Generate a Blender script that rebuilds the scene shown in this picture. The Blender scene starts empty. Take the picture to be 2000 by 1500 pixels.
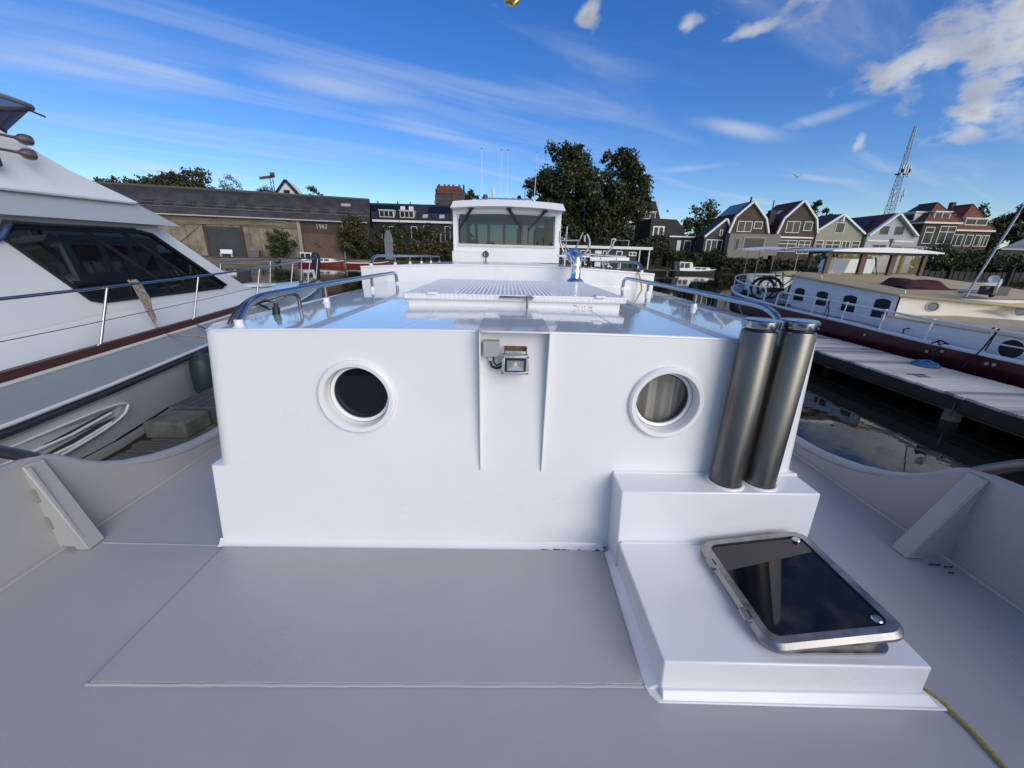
import bpy, math, random
import numpy as np
from mathutils import Vector, Matrix, Euler

random.seed(7)
D = bpy.data
SC = bpy.context.scene
COL = SC.collection
R = math.radians

# ------------------------------------------------------------------ camera, sky, sun, exposure
cam_d = D.cameras.new('camera')
cam_d.sensor_width = 36.0
cam_d.lens = 13.5
cam_d.clip_start = 0.05
cam_d.clip_end = 6000
cam = D.objects.new('camera', cam_d)
cam.location = (0, 0, 1.5)
cam.rotation_euler = (R(71.514), R(-1.390), R(-0.725))
COL.objects.link(cam)
SC.camera = cam

SUN_EL, SUN_AZ = 24.0, 147.0           # azimuth clockwise from +Y: behind the viewer, to the right
SC.view_settings.view_transform = 'Standard'
SC.view_settings.look = 'None'
SC.view_settings.gamma = 1.0
SC.view_settings.use_curve_mapping = False
SC.view_settings.exposure = 0.08
SKY_STRENGTH, SKY_SAT, CLOUD_LEVEL = 0.142, 1.3, 5.0

sun_d = D.lights.new('sun', 'SUN')
sun_d.energy = 2.15
sun_d.angle = R(48)
sun_d.color = (1.0, 0.91, 0.79)
sun = D.objects.new('sun', sun_d)
az, el = R(SUN_AZ), R(SUN_EL)
to_sun = Vector((math.sin(az) * math.cos(el), math.cos(az) * math.cos(el), math.sin(el)))
sun.rotation_euler = to_sun.to_track_quat('Z', 'Y').to_euler()
COL.objects.link(sun)

world = D.worlds.new('World')
SC.world = world
world.use_nodes = True
world.cycles.sampling_method = 'MANUAL'
world.cycles.sample_map_resolution = 512


def build_sky():
    nt = world.node_tree
    nt.nodes.clear()
    N, L = nt.nodes.new, nt.links.new
    out = N('ShaderNodeOutputWorld')
    bg = N('ShaderNodeBackground')
    bg.inputs['Strength'].default_value = SKY_STRENGTH
    L(bg.outputs[0], out.inputs[0])
    sky = N('ShaderNodeTexSky')
    sky.sky_type = 'NISHITA'
    sky.sun_disc = False
    sky.sun_elevation = R(SUN_EL)
    sky.sun_rotation = R(SUN_AZ)
    sky.air_density = 1.0
    sky.dust_density = 0.3
    sky.ozone_density = 3.5
    hsv = N('ShaderNodeHueSaturation')
    hsv.inputs['Saturation'].default_value = SKY_SAT
    hsv.inputs['Hue'].default_value = 0.516
    L(sky.outputs[0], hsv.inputs['Color'])
    tc = N('ShaderNodeTexCoord')
    sep = N('ShaderNodeSeparateXYZ')
    L(tc.outputs['Generated'], sep.inputs[0])

    def put(n, i, s):
        if isinstance(s, (int, float)): n.inputs[i].default_value = s
        elif isinstance(s, tuple): n.inputs[i].default_value = s
        else: L(s, n.inputs[i])

    def m(op, a, b=None, c=None, clamp=False):
        n = N('ShaderNodeMath'); n.operation = op; n.use_clamp = clamp
        for i, s in enumerate((a, b, c)):
            if s is not None: put(n, i, s)
        return n.outputs[0]

    def vm(op, a, b):
        n = N('ShaderNodeVectorMath'); n.operation = op
        put(n, 0, a); put(n, 1, b)
        return n.outputs['Value'] if op == 'DOT_PRODUCT' else n.outputs[0]

    def smooth(x, a, b):
        n = N('ShaderNodeMapRange'); n.interpolation_type = 'SMOOTHSTEP'
        L(x, n.inputs[0]); n.inputs[1].default_value = a; n.inputs[2].default_value = b
        return n.outputs[0]

    def noise(vec, detail, dist=0.0, rough=0.6):
        nz = N('ShaderNodeTexNoise')
        nz.inputs['Scale'].default_value = 1.0
        nz.inputs['Detail'].default_value = detail
        nz.inputs['Roughness'].default_value = rough
        nz.inputs['Distortion'].default_value = dist
        L(vec, nz.inputs['Vector'])
        return nz.outputs['Fac']

    x, y, z = sep.outputs
    zc = m('ADD', m('MAXIMUM', z, 0.0), 0.04)
    px, py = m('DIVIDE', x, zc), m('DIVIDE', y, zc)
    # cloud plane coordinates turned so that the streaks run along one axis
    ca, sa = math.cos(R(31)), math.sin(R(31))
    along = m('MULTIPLY_ADD', px, ca, m('MULTIPLY', py, sa))
    across = m('MULTIPLY_ADD', px, -sa, m('MULTIPLY', py, ca))
    cv = N('ShaderNodeCombineXYZ'); L(m('MULTIPLY_ADD', along, 0.32, 3.1), cv.inputs[0]); L(m('MULTIPLY_ADD', across, 1.75, 0.4), cv.inputs[1])
    streak = noise(cv.outputs[0], 5, 0.9, 0.52)
    lv = N('ShaderNodeVectorMath'); lv.operation = 'MULTIPLY'; L(tc.outputs['Generated'], lv.inputs[0]); lv.inputs[1].default_value = (17, 17, 30)
    lump = noise(lv.outputs[0], 6, 0.2, 0.55)

    cv = N('ShaderNodeCombineXYZ')
    L(m('MULTIPLY', m('ARCTAN2', x, y), 57.2958), cv.inputs[0]); L(m('MULTIPLY', m('ARCSINE', z), 57.2958), cv.inputs[1])
    ae = cv.outputs[0]

    def field(blobs):
        """soft union of tilted ellipses given as azimuth, elevation, half sizes, tilt, weight (degrees)"""
        best = None
        for a, e, ra, re, tilt, amp in blobs:
            ct, st = math.cos(R(tilt)), math.sin(R(tilt))
            d = vm('SUBTRACT', ae, (a, e, 0))
            u = vm('DOT_PRODUCT', d, (ct / ra, st / ra, 0))
            v = vm('DOT_PRODUCT', d, (-st / re, ct / re, 0))
            d2 = m('MULTIPLY_ADD', v, v, m('MULTIPLY_ADD', u, u, -math.log(amp)))
            best = d2 if best is None else m('MINIMUM', best, d2)
        return m('POWER', 0.36788, m('MAXIMUM', best, -0.4))

    cum = field([(54, 18.5, 12, 8, 0, 1.45), (41.5, 17.2, 4.5, 2.2, 10, 1.1), (47, 12.6, 5.0, 2.2, 22, 1.1), (36, 25.5, 12, 2.6, 0, 1.0),
                 (20.5, 23.7, 1.6, 1.1, 25, 1.0), (27, 22.4, 3.0, 0.8, 8, 0.95), (38.7, 11.7, 0.7, 1.5, -14, 1.0), (9, 25.4, 1.8, 1.2, 30, 0.95),
                 (105, 40, 45, 17, 0, 1.15), (-110, 40, 45, 17, 0, 1.1), (178, 48, 45, 20, 0, 1.15), (20, 62, 70, 16, 0, 1.05)])  # these four cloud banks are unseen, added to raise the ambient light
    cumm = m('MULTIPLY', smooth(m('MULTIPLY_ADD', lump, 2.6, m('MULTIPLY', cum, 0.95)), 1.72, 2.45), 0.92)
    wis = field([(27.5, 14.2, 6.5, 1.0, -13, 1.1), (36.0, 14.5, 5.6, 0.8, 9, 1.1), (23.5, 10.6, 5, 0.45, 2, 0.8), (36, 8.7, 5, 0.4, -10, 0.65),
                 (-22, 17.2, 12, 2.0, 1, 0.85), (-11, 15.0, 10, 1.5, -9, 0.75), (-40, 15.9, 13, 2.8, 6, 0.85), (-3, 12.6, 8, 1.0, -7, 0.6),
                 (-38, 7.4, 5.5, 0.8, -4, 1.0), (-32.3, 7.7, 2.0, 0.35, -6, 0.9), (4.5, 11.6, 3.2, 0.5, -14, 0.6)])
    wism = m('MULTIPLY', smooth(m('MULTIPLY_ADD', streak, 2.2, m('MULTIPLY', wis, 0.95)), 1.2, 2.7), 0.85)
    cir = m('MULTIPLY', smooth(streak, 0.46, 0.85), 0.42)
    high = m('MAXIMUM', cir, wism)

    def mix(f, a, b):
        n = N('ShaderNodeMix'); n.data_type = 'RGBA'; n.clamp_factor = True
        L(f, n.inputs[0]); put(n, 6, a); put(n, 7, b); return n.outputs[2]
    k = CLOUD_LEVEL
    body = mix(smooth(lump, 0.40, 0.72), (0.95 * k, 0.97 * k, 1.0 * k, 1), (0.50 * k, 0.545 * k, 0.63 * k, 1))
    c = mix(high, hsv.outputs[0], (0.86 * k, 0.94 * k, 1.04 * k, 1))
    c = mix(cumm, c, body)
    L(c, bg.inputs['Color'])


build_sky()

# ------------------------------------------------------------------ materials
MATS = {}


def mat(name, col, rough=0.5, metal=0.0, spec=0.5, var=0.0, vscale=3.0, bump=0.0, bscale=40.0, coat=0.0, coat_rough=0.05,
        stretch=(1, 1, 1), col2=None, rvar=0.0, emis=None, bdist=0.002, wave=0.0, wscale=2.5):
    if name in MATS: return MATS[name]
    ma = D.materials.new(name)
    ma.use_nodes = True
    nt = ma.node_tree
    N, L = nt.nodes.new, nt.links.new
    b = nt.nodes['Principled BSDF']
    b.inputs['Base Color'].default_value = (*col, 1)
    b.inputs['Roughness'].default_value = rough
    b.inputs['Metallic'].default_value = metal
    b.inputs['Specular IOR Level'].default_value = spec
    b.inputs['Coat Weight'].default_value = coat
    b.inputs['Coat Roughness'].default_value = coat_rough
    if emis:
        b.inputs['Emission Color'].default_value = (*emis[:3], 1); b.inputs['Emission Strength'].default_value = emis[3]
    tc = mp = None
    if var or bump or rvar or wave:
        tc = N('ShaderNodeTexCoord')
        mp = N('ShaderNodeMapping'); mp.inputs['Scale'].default_value = stretch
        L(tc.outputs['Object'], mp.inputs['Vector'])
    if var or rvar:
        nz = N('ShaderNodeTexNoise'); nz.inputs['Scale'].default_value = vscale; nz.inputs['Detail'].default_value = 7
        nz.inputs['Roughness'].default_value = 0.62
        L(mp.outputs[0], nz.inputs['Vector'])
        if var:
            cr = N('ShaderNodeValToRGB')
            c2 = col2 or tuple(min(1, c * (1 + var)) for c in col)
            cr.color_ramp.elements[0].position = 0.32; cr.color_ramp.elements[1].position = 0.68
            cr.color_ramp.elements[0].color = (*[c * (1 - var) for c in col], 1)
            cr.color_ramp.elements[1].color = (*c2, 1)
            L(nz.outputs['Fac'], cr.inputs[0]); L(cr.outputs[0], b.inputs['Base Color'])
        if rvar:
            mr = N('ShaderNodeMapRange'); L(nz.outputs['Fac'], mr.inputs[0])
            mr.inputs[1].default_value = 0.3; mr.inputs[2].default_value = 0.7
            mr.inputs[3].default_value = max(0.01, rough - rvar); mr.inputs[4].default_value = rough + rvar
            L(mr.outputs[0], b.inputs['Roughness'])
    if bump:
        nb = N('ShaderNodeTexNoise'); nb.inputs['Scale'].default_value = bscale; nb.inputs['Detail'].default_value = 4
        L(mp.outputs[0], nb.inputs['Vector'])
        bp = N('ShaderNodeBump'); bp.inputs['Strength'].default_value = bump; bp.inputs['Distance'].default_value = bdist
        L(nb.outputs['Fac'], bp.inputs['Height']); L(bp.outputs[0], b.inputs['Normal'])
        if wave:      # slow unevenness of the plate
            nw = N('ShaderNodeTexNoise'); nw.inputs['Scale'].default_value = wscale; nw.inputs['Detail'].default_value = 2
            L(tc.outputs['Object'], nw.inputs['Vector'])
            bw = N('ShaderNodeBump'); bw.inputs['Strength'].default_value = 1.0; bw.inputs['Distance'].default_value = wave
            L(nw.outputs['Fac'], bw.inputs['Height']); L(bw.outputs[0], bp.inputs['Normal'])
    MATS[name] = ma
    return ma


def glass_mat(name, tint, trans=0.5, rough=0.02):
    """thin tinted pane: part see-through, part mirror by angle"""
    ma = D.materials.new(name); ma.use_nodes = True
    nt = ma.node_tree; nt.nodes.clear()
    N, L = nt.nodes.new, nt.links.new
    out = N('ShaderNodeOutputMaterial'); mx = N('ShaderNodeMixShader'); mx2 = N('ShaderNodeMixShader')
    tr = N('ShaderNodeBsdfTransparent'); tr.inputs[0].default_value = (*tint, 1)
    df = N('ShaderNodeBsdfDiffuse'); df.inputs[0].default_value = (0.012, 0.013, 0.016, 1)
    gl = N('ShaderNodeBsdfGlossy'); gl.inputs['Roughness'].default_value = rough; gl.inputs[0].default_value = (0.95, 0.97, 1, 1)
    geo = N('ShaderNodeNewGeometry'); dt = N('ShaderNodeVectorMath'); dt.operation = 'DOT_PRODUCT'
    L(geo.outputs['Normal'], dt.inputs[0]); L(geo.outputs['Incoming'], dt.inputs[1])
    prev = dt.outputs['Value']
    for op, b_ in (('ABSOLUTE', None), ('SUBTRACT', None), ('POWER', 5.0), ('MULTIPLY_ADD', 0.955)):
        n_ = N('ShaderNodeMath'); n_.operation = op
        if op == 'SUBTRACT': n_.inputs[0].default_value = 1.0; L(prev, n_.inputs[1])
        else:
            L(prev, n_.inputs[0])
            if b_ is not None: n_.inputs[1].default_value = b_
            if op == 'MULTIPLY_ADD': n_.inputs[2].default_value = 0.045
        prev = n_.outputs[0]
    fr = prev.node
    mx2.inputs[0].default_value = trans
    L(df.outputs[0], mx2.inputs[1]); L(tr.outputs[0], mx2.inputs[2])
    L(fr.outputs[0], mx.inputs[0]); L(mx2.outputs[0], mx.inputs[1]); L(gl.outputs[0], mx.inputs[2])
    L(mx.outputs[0], out.inputs[0])
    MATS[name] = ma
    return ma


def leaf_mat(name, c1, c2, c3):
    ma = D.materials.new(name); ma.use_nodes = True
    nt = ma.node_tree
    N, L = nt.nodes.new, nt.links.new
    b = nt.nodes['Principled BSDF']
    b.inputs['Roughness'].default_value = 0.55
    b.inputs['Specular IOR Level'].default_value = 0.3
    geo = N('ShaderNodeNewGeometry')
    cr = N('ShaderNodeValToRGB')
    e = cr.color_ramp.elements
    e[0].position = 0; e[0].color = (*c1, 1)
    e[1].position = 1; e[1].color = (*c3, 1)
    k = e.new(0.55); k.color = (*c2, 1)
    L(geo.outputs['Random Per Island'], cr.inputs[0])
    L(cr.outputs[0], b.inputs['Base Color'])
    MATS[name] = ma
    return ma


WHITE = mat('white_boat_paint', (0.80, 0.80, 0.795), 0.30, var=0.03, vscale=1.1, bump=0.16, bscale=130, coat=0.35, coat_rough=0.10, rvar=0.05, wave=0.006, wscale=3.0)
ROOFW = mat('glossy_roof_paint', (0.72, 0.73, 0.745), 0.2, var=0.03, vscale=2.0, bump=0.07, bscale=30, coat=1.0, coat_rough=0.04, wave=0.005, wscale=2.2)
DECK = mat('grey_deck_paint', (0.40, 0.40, 0.40), 0.33, var=0.05, vscale=1.3, bump=0.35, bscale=260, rvar=0.09, coat=0.15, coat_rough=0.2, wave=0.004, wscale=1.6)
BULW = mat('grey_bulwark_paint', (0.37, 0.365, 0.355), 0.4, var=0.05, vscale=1.5, bump=0.16, bscale=120)
STEEL = mat('brushed_stainless', (0.175, 0.171, 0.164), 0.38, metal=1.0, var=0.22, vscale=7, rvar=0.10, stretch=(1, 1, 0.25), bump=0.05, bscale=60)
POLISH = mat('polished_stainless', (0.42, 0.43, 0.45), 0.18, metal=1.0, rvar=0.05, vscale=9)
CHROME = mat('chrome', (0.75, 0.76, 0.78), 0.06, metal=1.0)
WORN = mat('weathered_aluminium', (0.34, 0.335, 0.325), 0.40, metal=1.0, var=0.32, vscale=16, rvar=0.14, bump=0.12, bscale=60)
BLACK = mat('black_rubber', (0.012, 0.012, 0.013), 0.45)
DARKP = mat('dark_plastic', (0.03, 0.03, 0.032), 0.4)
GREYP = mat('grey_plastic', (0.36, 0.37, 0.35), 0.5)
TINT = glass_mat('tinted_pane', (0.42, 0.46, 0.50), 0.62)
CLEAR = glass_mat('clear_pane', (0.86, 0.9, 0.92), 0.93)
PORTG = glass_mat('port_pane', (0.8, 0.8, 0.78), 0.9)
STAN = mat('stanchion_steel', (0.30, 0.31, 0.32), 0.28, metal=1.0)
SMOKE = glass_mat('smoked_pane', (0.12, 0.13, 0.15), 0.55)
HPANE = mat('house_pane', (0.03, 0.036, 0.042), 0.15, spec=0.12, var=0.6, vscale=0.35)
CURT = mat('curtain_cloth', (0.30, 0.29, 0.26), 0.85, var=0.12, vscale=9, stretch=(1, 1, .1))
WOODB = mat('varnished_wood', (0.11, 0.035, 0.018), 0.3, var=0.25, vscale=5, stretch=(1, 1, 6), coat=0.4)
BRASS = mat('brass', (0.55, 0.36, 0.10), 0.25, metal=1.0)
TEAK = mat('dark_teak', (0.075, 0.026, 0.02), 0.4, var=0.3, vscale=3, stretch=(8, .5, 8))
YACHTW = mat('yacht_gelcoat', (0.74, 0.755, 0.74), 0.3, var=0.03, vscale=1.2, bump=0.05, bscale=30, coat=0.3)
YACHTG = mat('yacht_grey_paint', (0.31, 0.345, 0.37), 0.35, var=0.04, vscale=1.2, bump=0.15, bscale=150)
ROPEM = mat('rope_fibre', (0.24, 0.21, 0.18), 0.9, var=0.75, vscale=55, bump=0.8, bscale=120)
ROPEK = mat('black_rope', (0.015, 0.015, 0.018), 0.8)
ROPEY = mat('yellow_rope', (0.42, 0.29, 0.07), 0.7, var=0.25, vscale=120)

# ------------------------------------------------------------------ mesh helpers
WM = {}


class MB:
    def __init__(s): s.v = []; s.f = []

    def add(s, vs, fs):
        o = len(s.v); s.v += [tuple(map(float, v)) for v in vs]; s.f += [tuple(i + o for i in f) for f in fs]; return s

    def hexa(s, p):
        return s.add(p, [(0, 3, 2, 1), (4, 5, 6, 7), (0, 1, 5, 4), (1, 2, 6, 5), (2, 3, 7, 6), (3, 0, 4, 7)])

    def box(s, x0, x1, y0, y1, z0, z1):
        return s.hexa([(x0, y0, z0), (x1, y0, z0), (x1, y1, z0), (x0, y1, z0), (x0, y0, z1), (x1, y0, z1), (x1, y1, z1), (x0, y1, z1)])

    def obox(s, c, size, rot=(0, 0, 0)):
        m = Euler(rot).to_matrix(); c = Vector(c); h = Vector(size) / 2
        return s.hexa([c + m @ Vector((sx * h.x, sy * h.y, sz * h.z)) for sz in (-1, 1) for sx, sy in ((-1, -1), (1, -1), (1, 1), (-1, 1))])

    def bar(s, a, b, w, t, up=(0, 0, 1)):
        a, b = Vector(a), Vector(b); d = (b - a).normalized(); sd = d.cross(Vector(up))
        if sd.length < 1e-4: sd = Vector((1, 0, 0))
        sd.normalize(); u = sd.cross(d).normalized(); sd *= w / 2; u *= t / 2
        return s.hexa([a - sd - u, a + sd - u, b + sd - u, b - sd - u, a - sd + u, a + sd + u, b + sd + u, b - sd + u])

    def tube(s, path, r, n=10, closed=False, caps=True):
        P = [Vector(p) for p in path]; k = len(P)
        rr = r if isinstance(r, (list, tuple)) else [r] * k
        T = []
        for i in range(k):
            a = P[(i - 1) % k] if (closed or i) else P[0]; b = P[(i + 1) % k] if (closed or i < k - 1) else P[-1]
            T.append((b - a).normalized())
        ref = Vector((0, 0, 1)) if abs(T[0].z) < 0.9 else Vector((1, 0, 0))
        u = (ref - T[0] * ref.dot(T[0])).normalized()
        vs = []
        for i in range(k):
            u = (u - T[i] * u.dot(T[i])).normalized(); w = T[i].cross(u)
            for j in range(n):
                a = 2 * math.pi * j / n; vs.append(P[i] + (u * math.cos(a) + w * math.sin(a)) * rr[i])
        fs = []
        for i in range(k if closed else k - 1):
            for j in range(n):
                a, b = i * n + j, i * n + (j + 1) % n; c = ((i + 1) % k) * n
                fs.append((a, b, c + (j + 1) % n, c + j))
        if caps and not closed: fs += [tuple(range(n))[::-1], tuple((k - 1) * n + j for j in range(n))]
        return s.add(vs, fs)

    def lathe(s, prof, o=(0, 0, 0), axis=(0, 0, 1), n=24, close=False):
        q = Vector(axis).to_track_quat('Z', 'Y').to_matrix(); o = Vector(o); k = len(prof)
        vs = [o + q @ Vector((r * math.cos(2 * math.pi * j / n), r * math.sin(2 * math.pi * j / n), z)) for r, z in prof for j in range(n)]
        fs = [(i * n + j, i * n + (j + 1) % n, ((i + 1) % k) * n + (j + 1) % n, ((i + 1) % k) * n + j) for i in range(k if close else k - 1) for j in range(n)]
        return s.add(vs, fs)

    def prism(s, poly, d):
        d = Vector(d); k = len(poly); P = [Vector(p) for p in poly]
        return s.add(P + [p + d for p in P], [tuple(range(k))[::-1], tuple(range(k, 2 * k))] + [(i, (i + 1) % k, (i + 1) % k + k, i + k) for i in range(k)])

    def grid(s, fn, nu, nv):
        vs = [fn(i / nu, j / nv) for j in range(nv + 1) for i in range(nu + 1)]
        return s.add(vs, [(j * (nu + 1) + i, j * (nu + 1) + i + 1, (j + 1) * (nu + 1) + i + 1, (j + 1) * (nu + 1) + i) for j in range(nv) for i in range(nu)])


def rrect(w, h, r, n=5):
    """rounded rectangle outline centred on 0"""
    o = []
    for cx, cy, a0 in ((w / 2 - r, h / 2 - r, 0), (-w / 2 + r, h / 2 - r, 90), (-w / 2 + r, -h / 2 + r, 180), (w / 2 - r, -h / 2 + r, 270)):
        for i in range(n + 1):
            a = R(a0 + 90 * i / n); o.append((cx + r * math.cos(a), cy + r * math.sin(a)))
    return o


def arc(p0, pc, p1, n=6):
    """rounded corner points from p0 over corner pc to p1 (quadratic)"""
    p0, pc, p1 = Vector(p0), Vector(pc), Vector(p1)
    return [(1 - t) ** 2 * p0 + 2 * t * (1 - t) * pc + t * t * p1 for t in [i / n for i in range(n + 1)]]


def tag(o, label=None, cat=None, group=None, kind=None):
    if label: o['label'] = label
    if cat: o['category'] = cat
    if group: o['group'] = group
    if kind: o['kind'] = kind
    return o


def link(o, parent=None):
    COL.objects.link(o)
    if parent is not None:
        o.parent = parent
        o.matrix_parent_inverse = WM.get(parent, Matrix()).inverted()
    return o


def ob(name, mb, ma, parent=None, smooth=32, bevel=0.0, bseg=2, kind=None, label=None):
    me = D.meshes.new(name)
    me.from_pydata(mb.v, [], mb.f)
    me.materials.append(ma)
    if smooth:
        me.shade_smooth(); me.set_sharp_from_angle(angle=R(smooth))
    o = D.objects.new(name, me)
    link(o, parent)
    if bevel:
        b = o.modifiers.new('bevel', 'BEVEL'); b.width = bevel; b.segments = bseg; b.limit_method = 'ANGLE'; b.angle_limit = R(35)
        b.harden_normals = False
    if kind: o['kind'] = kind
    if label: o['label'] = label
    return o


def thing(name, label, cat, group=None, loc=(0, 0, 0), rz=0.0):
    o = D.objects.new(name, None)
    o.empty_display_size = 0.2
    COL.objects.link(o)
    o.location = loc; o.rotation_euler = (0, 0, rz)
    WM[o] = Matrix.Translation(Vector(loc)) @ Matrix.Rotation(rz, 4, 'Z')
    return tag(o, label, cat, group)


def copy_tree(o, parent=None):
    c = o.copy(); COL.objects.link(c)
    if parent is not None: c.parent = parent
    for ch in list(o.children): copy_tree(ch, c)
    return c


def fix_normals(o):
    import bmesh
    bm = bmesh.new(); bm.from_mesh(o.data); bmesh.ops.recalc_face_normals(bm, faces=bm.faces); bm.to_mesh(o.data); bm.free(); return o
# ------------------------------------------------------------------ water and ground
WZ = -0.65


def water_mat():
    ma = D.materials.new('harbour_water'); ma.use_nodes = True
    nt = ma.node_tree; N, L = nt.nodes.new, nt.links.new
    b = nt.nodes['Principled BSDF']
    b.inputs['Base Color'].default_value = (0.010, 0.012, 0.009, 1)
    b.inputs['Roughness'].default_value = 0.015
    b.inputs['IOR'].default_value = 1.33
    tc = N('ShaderNodeTexCoord')
    n1 = N('ShaderNodeTexNoise'); n1.inputs['Scale'].default_value = 0.9; n1.inputs['Detail'].default_value = 3
    n2 = N('ShaderNodeTexNoise'); n2.inputs['Scale'].default_value = 3.5; n2.inputs['Detail'].default_value = 2
    ad = N('ShaderNodeMath'); ad.operation = 'MULTIPLY_ADD'; ad.inputs[1].default_value = 0.25
    L(tc.outputs['Object'], n1.inputs['Vector']); L(tc.outputs['Object'], n2.inputs['Vector'])
    L(n2.outputs['Fac'], ad.inputs[0]); L(n1.outputs['Fac'], ad.inputs[2])
    bp = N('ShaderNodeBump'); bp.inputs['Strength'].default_value = 0.10; bp.inputs['Distance'].default_value = 0.05
    L(ad.outputs[0], bp.inputs['Height']); L(bp.outputs[0], b.inputs['Normal'])
    return ma


o = ob('water', MB().add([(-400, -300, WZ), (400, -300, WZ), (400, 120, WZ), (-400, 120, WZ)], [(0, 1, 2, 3)]), water_mat(), smooth=0)
tag(o, 'dark calm harbour water around the boats', kind='structure')
GROUND = mat('bank_soil', (0.045, 0.045, 0.025), 0.9, var=0.5, vscale=0.4, bump=0.5, bscale=3, bdist=.05)
o = ob('ground', MB().prism([(-2500, 40, -1.2), (-80, 52.5, -1.2), (-55, 59.8, -1.2), (-27, 68.0, -1.2), (-14, 69, -1.2), (20, 71, -1.2), (38, 67.5, -1.2), (62, 66, -1.2), (90, 58, -1.2), (2500, 40, -1.2), (2500, 3500, -1.2), (-2500, 3500, -1.2)], (0, 0, 1.45)), GROUND, smooth=0)
tag(o, 'dark overgrown far bank of the harbour', kind='structure')

# ------------------------------------------------------------------ the white cruiser in the foreground
boat = thing('motor_cruiser', 'white steel motor cruiser with grey aft deck filling the foreground', 'boat', loc=(0, 0, WZ))
LX, RX = -2.28, 2.42


def zr(x, y): return 1.178 - 0.024 * (x / 1.4) ** 2 + 0.008 * (y - 1.7)


def deck_patch():
    mb = MB()
    # slightly cambered deck sheet
    mb.grid(lambda u, v: ((LX - .02) + (RX - LX + .04) * u, -1.2 + 9.2 * v, 0.004 - 0.010 * abs(2 * u - 1) ** 2), 16, 20)
    return mb


ob('deck', deck_patch(), DECK, boat)
pl = MB().prism([(-1.472, 0.985, 0.0), (0.534, 0.985, 0.0), (0.545, 1.668, 0.0), (-1.466, 1.668, 0.0)], (0, 0, 0.012))
ob('deck_plate', pl, DECK, boat, bevel=0.006)
wb = MB()
wb.tube([(-1.478, 0.982, 0.006)] + [(-1.478 + 2.012 * i / 40, 0.983 + random.uniform(-.0015, .0015), 0.006 + random.uniform(-.001, .001)) for i in range(1, 41)], 0.006, 8)
ob('weld_bead', wb, DECK, boat)
ob('weld_bead', MB().tube([(-2.12, 1.70, -.004), (-1.49, 1.685, -.002)], 0.004, 6), DECK, boat)
ob('weld_bead', MB().tube([(-1.60, .84, -.0035), (-1.95, .45, -.0045)], 0.003, 6), DECK, boat)


# hull below the bulwarks
def half_beam(y):
    if y < 6: return 1.0
    return max(0.03, 1 - ((y - 6) / 9.0) ** 2.2)


ys = [-1.2, 0, 2, 4, 6, 7.5, 9, 10.5, 12, 13.2, 14.2, 14.9]
hv = MB()
for i, y in enumerate(ys):
    cx = 0.07; hb = 2.44 * half_beam(y)
    for sx in (-1, 1):
        for k, (dx, z) in enumerate(((0.0, 0.10 + max(0, y - 6) * .05), (0.02, -0.1), (0.12, -0.8))):
            hv.v.append((cx + sx * (hb - dx if hb > .3 else hb), y, z))
n = 6
for i in range(len(ys) - 1):
    for b in (0, 3):
        for k in range(2): hv.f.append((i * n + b + k, (i + 1) * n + b + k, (i + 1) * n + b + k + 1, i * n + b + k + 1))
ob('hull', hv, WHITE, boat)
fd = MB()
for i, y in enumerate(ys):
    hb = 2.40 * half_beam(y); fd.v += [(0.07 - hb, y, max(-.012, .0 + max(0, y - 6.5) * .05)), (0.07 + hb, y, max(-.012, max(0, y - 6.5) * .05))]
fd.f = [(2 * i, 2 * i + 1, 2 * i + 3, 2 * i + 2) for i in range(4, len(ys) - 1)]
ob('foredeck', fd, DECK, boat)


def top_z(y):
    P = [(-1.2, .62), (0.8, .535), (1.5, .505), (1.70, .492), (1.76, .47), (1.81, .435), (1.88, .372), (1.96, .311), (2.08, .245), (2.25, .183), (2.42, .140), (2.58, .113), (2.75, .100), (4.0, .09), (8, .12)]
    for (a, za), (b, zb) in zip(P, P[1:]):
        if y <= b: return za + (zb - za) * (y - a) / (b - a)
    return P[-1][1]


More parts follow.
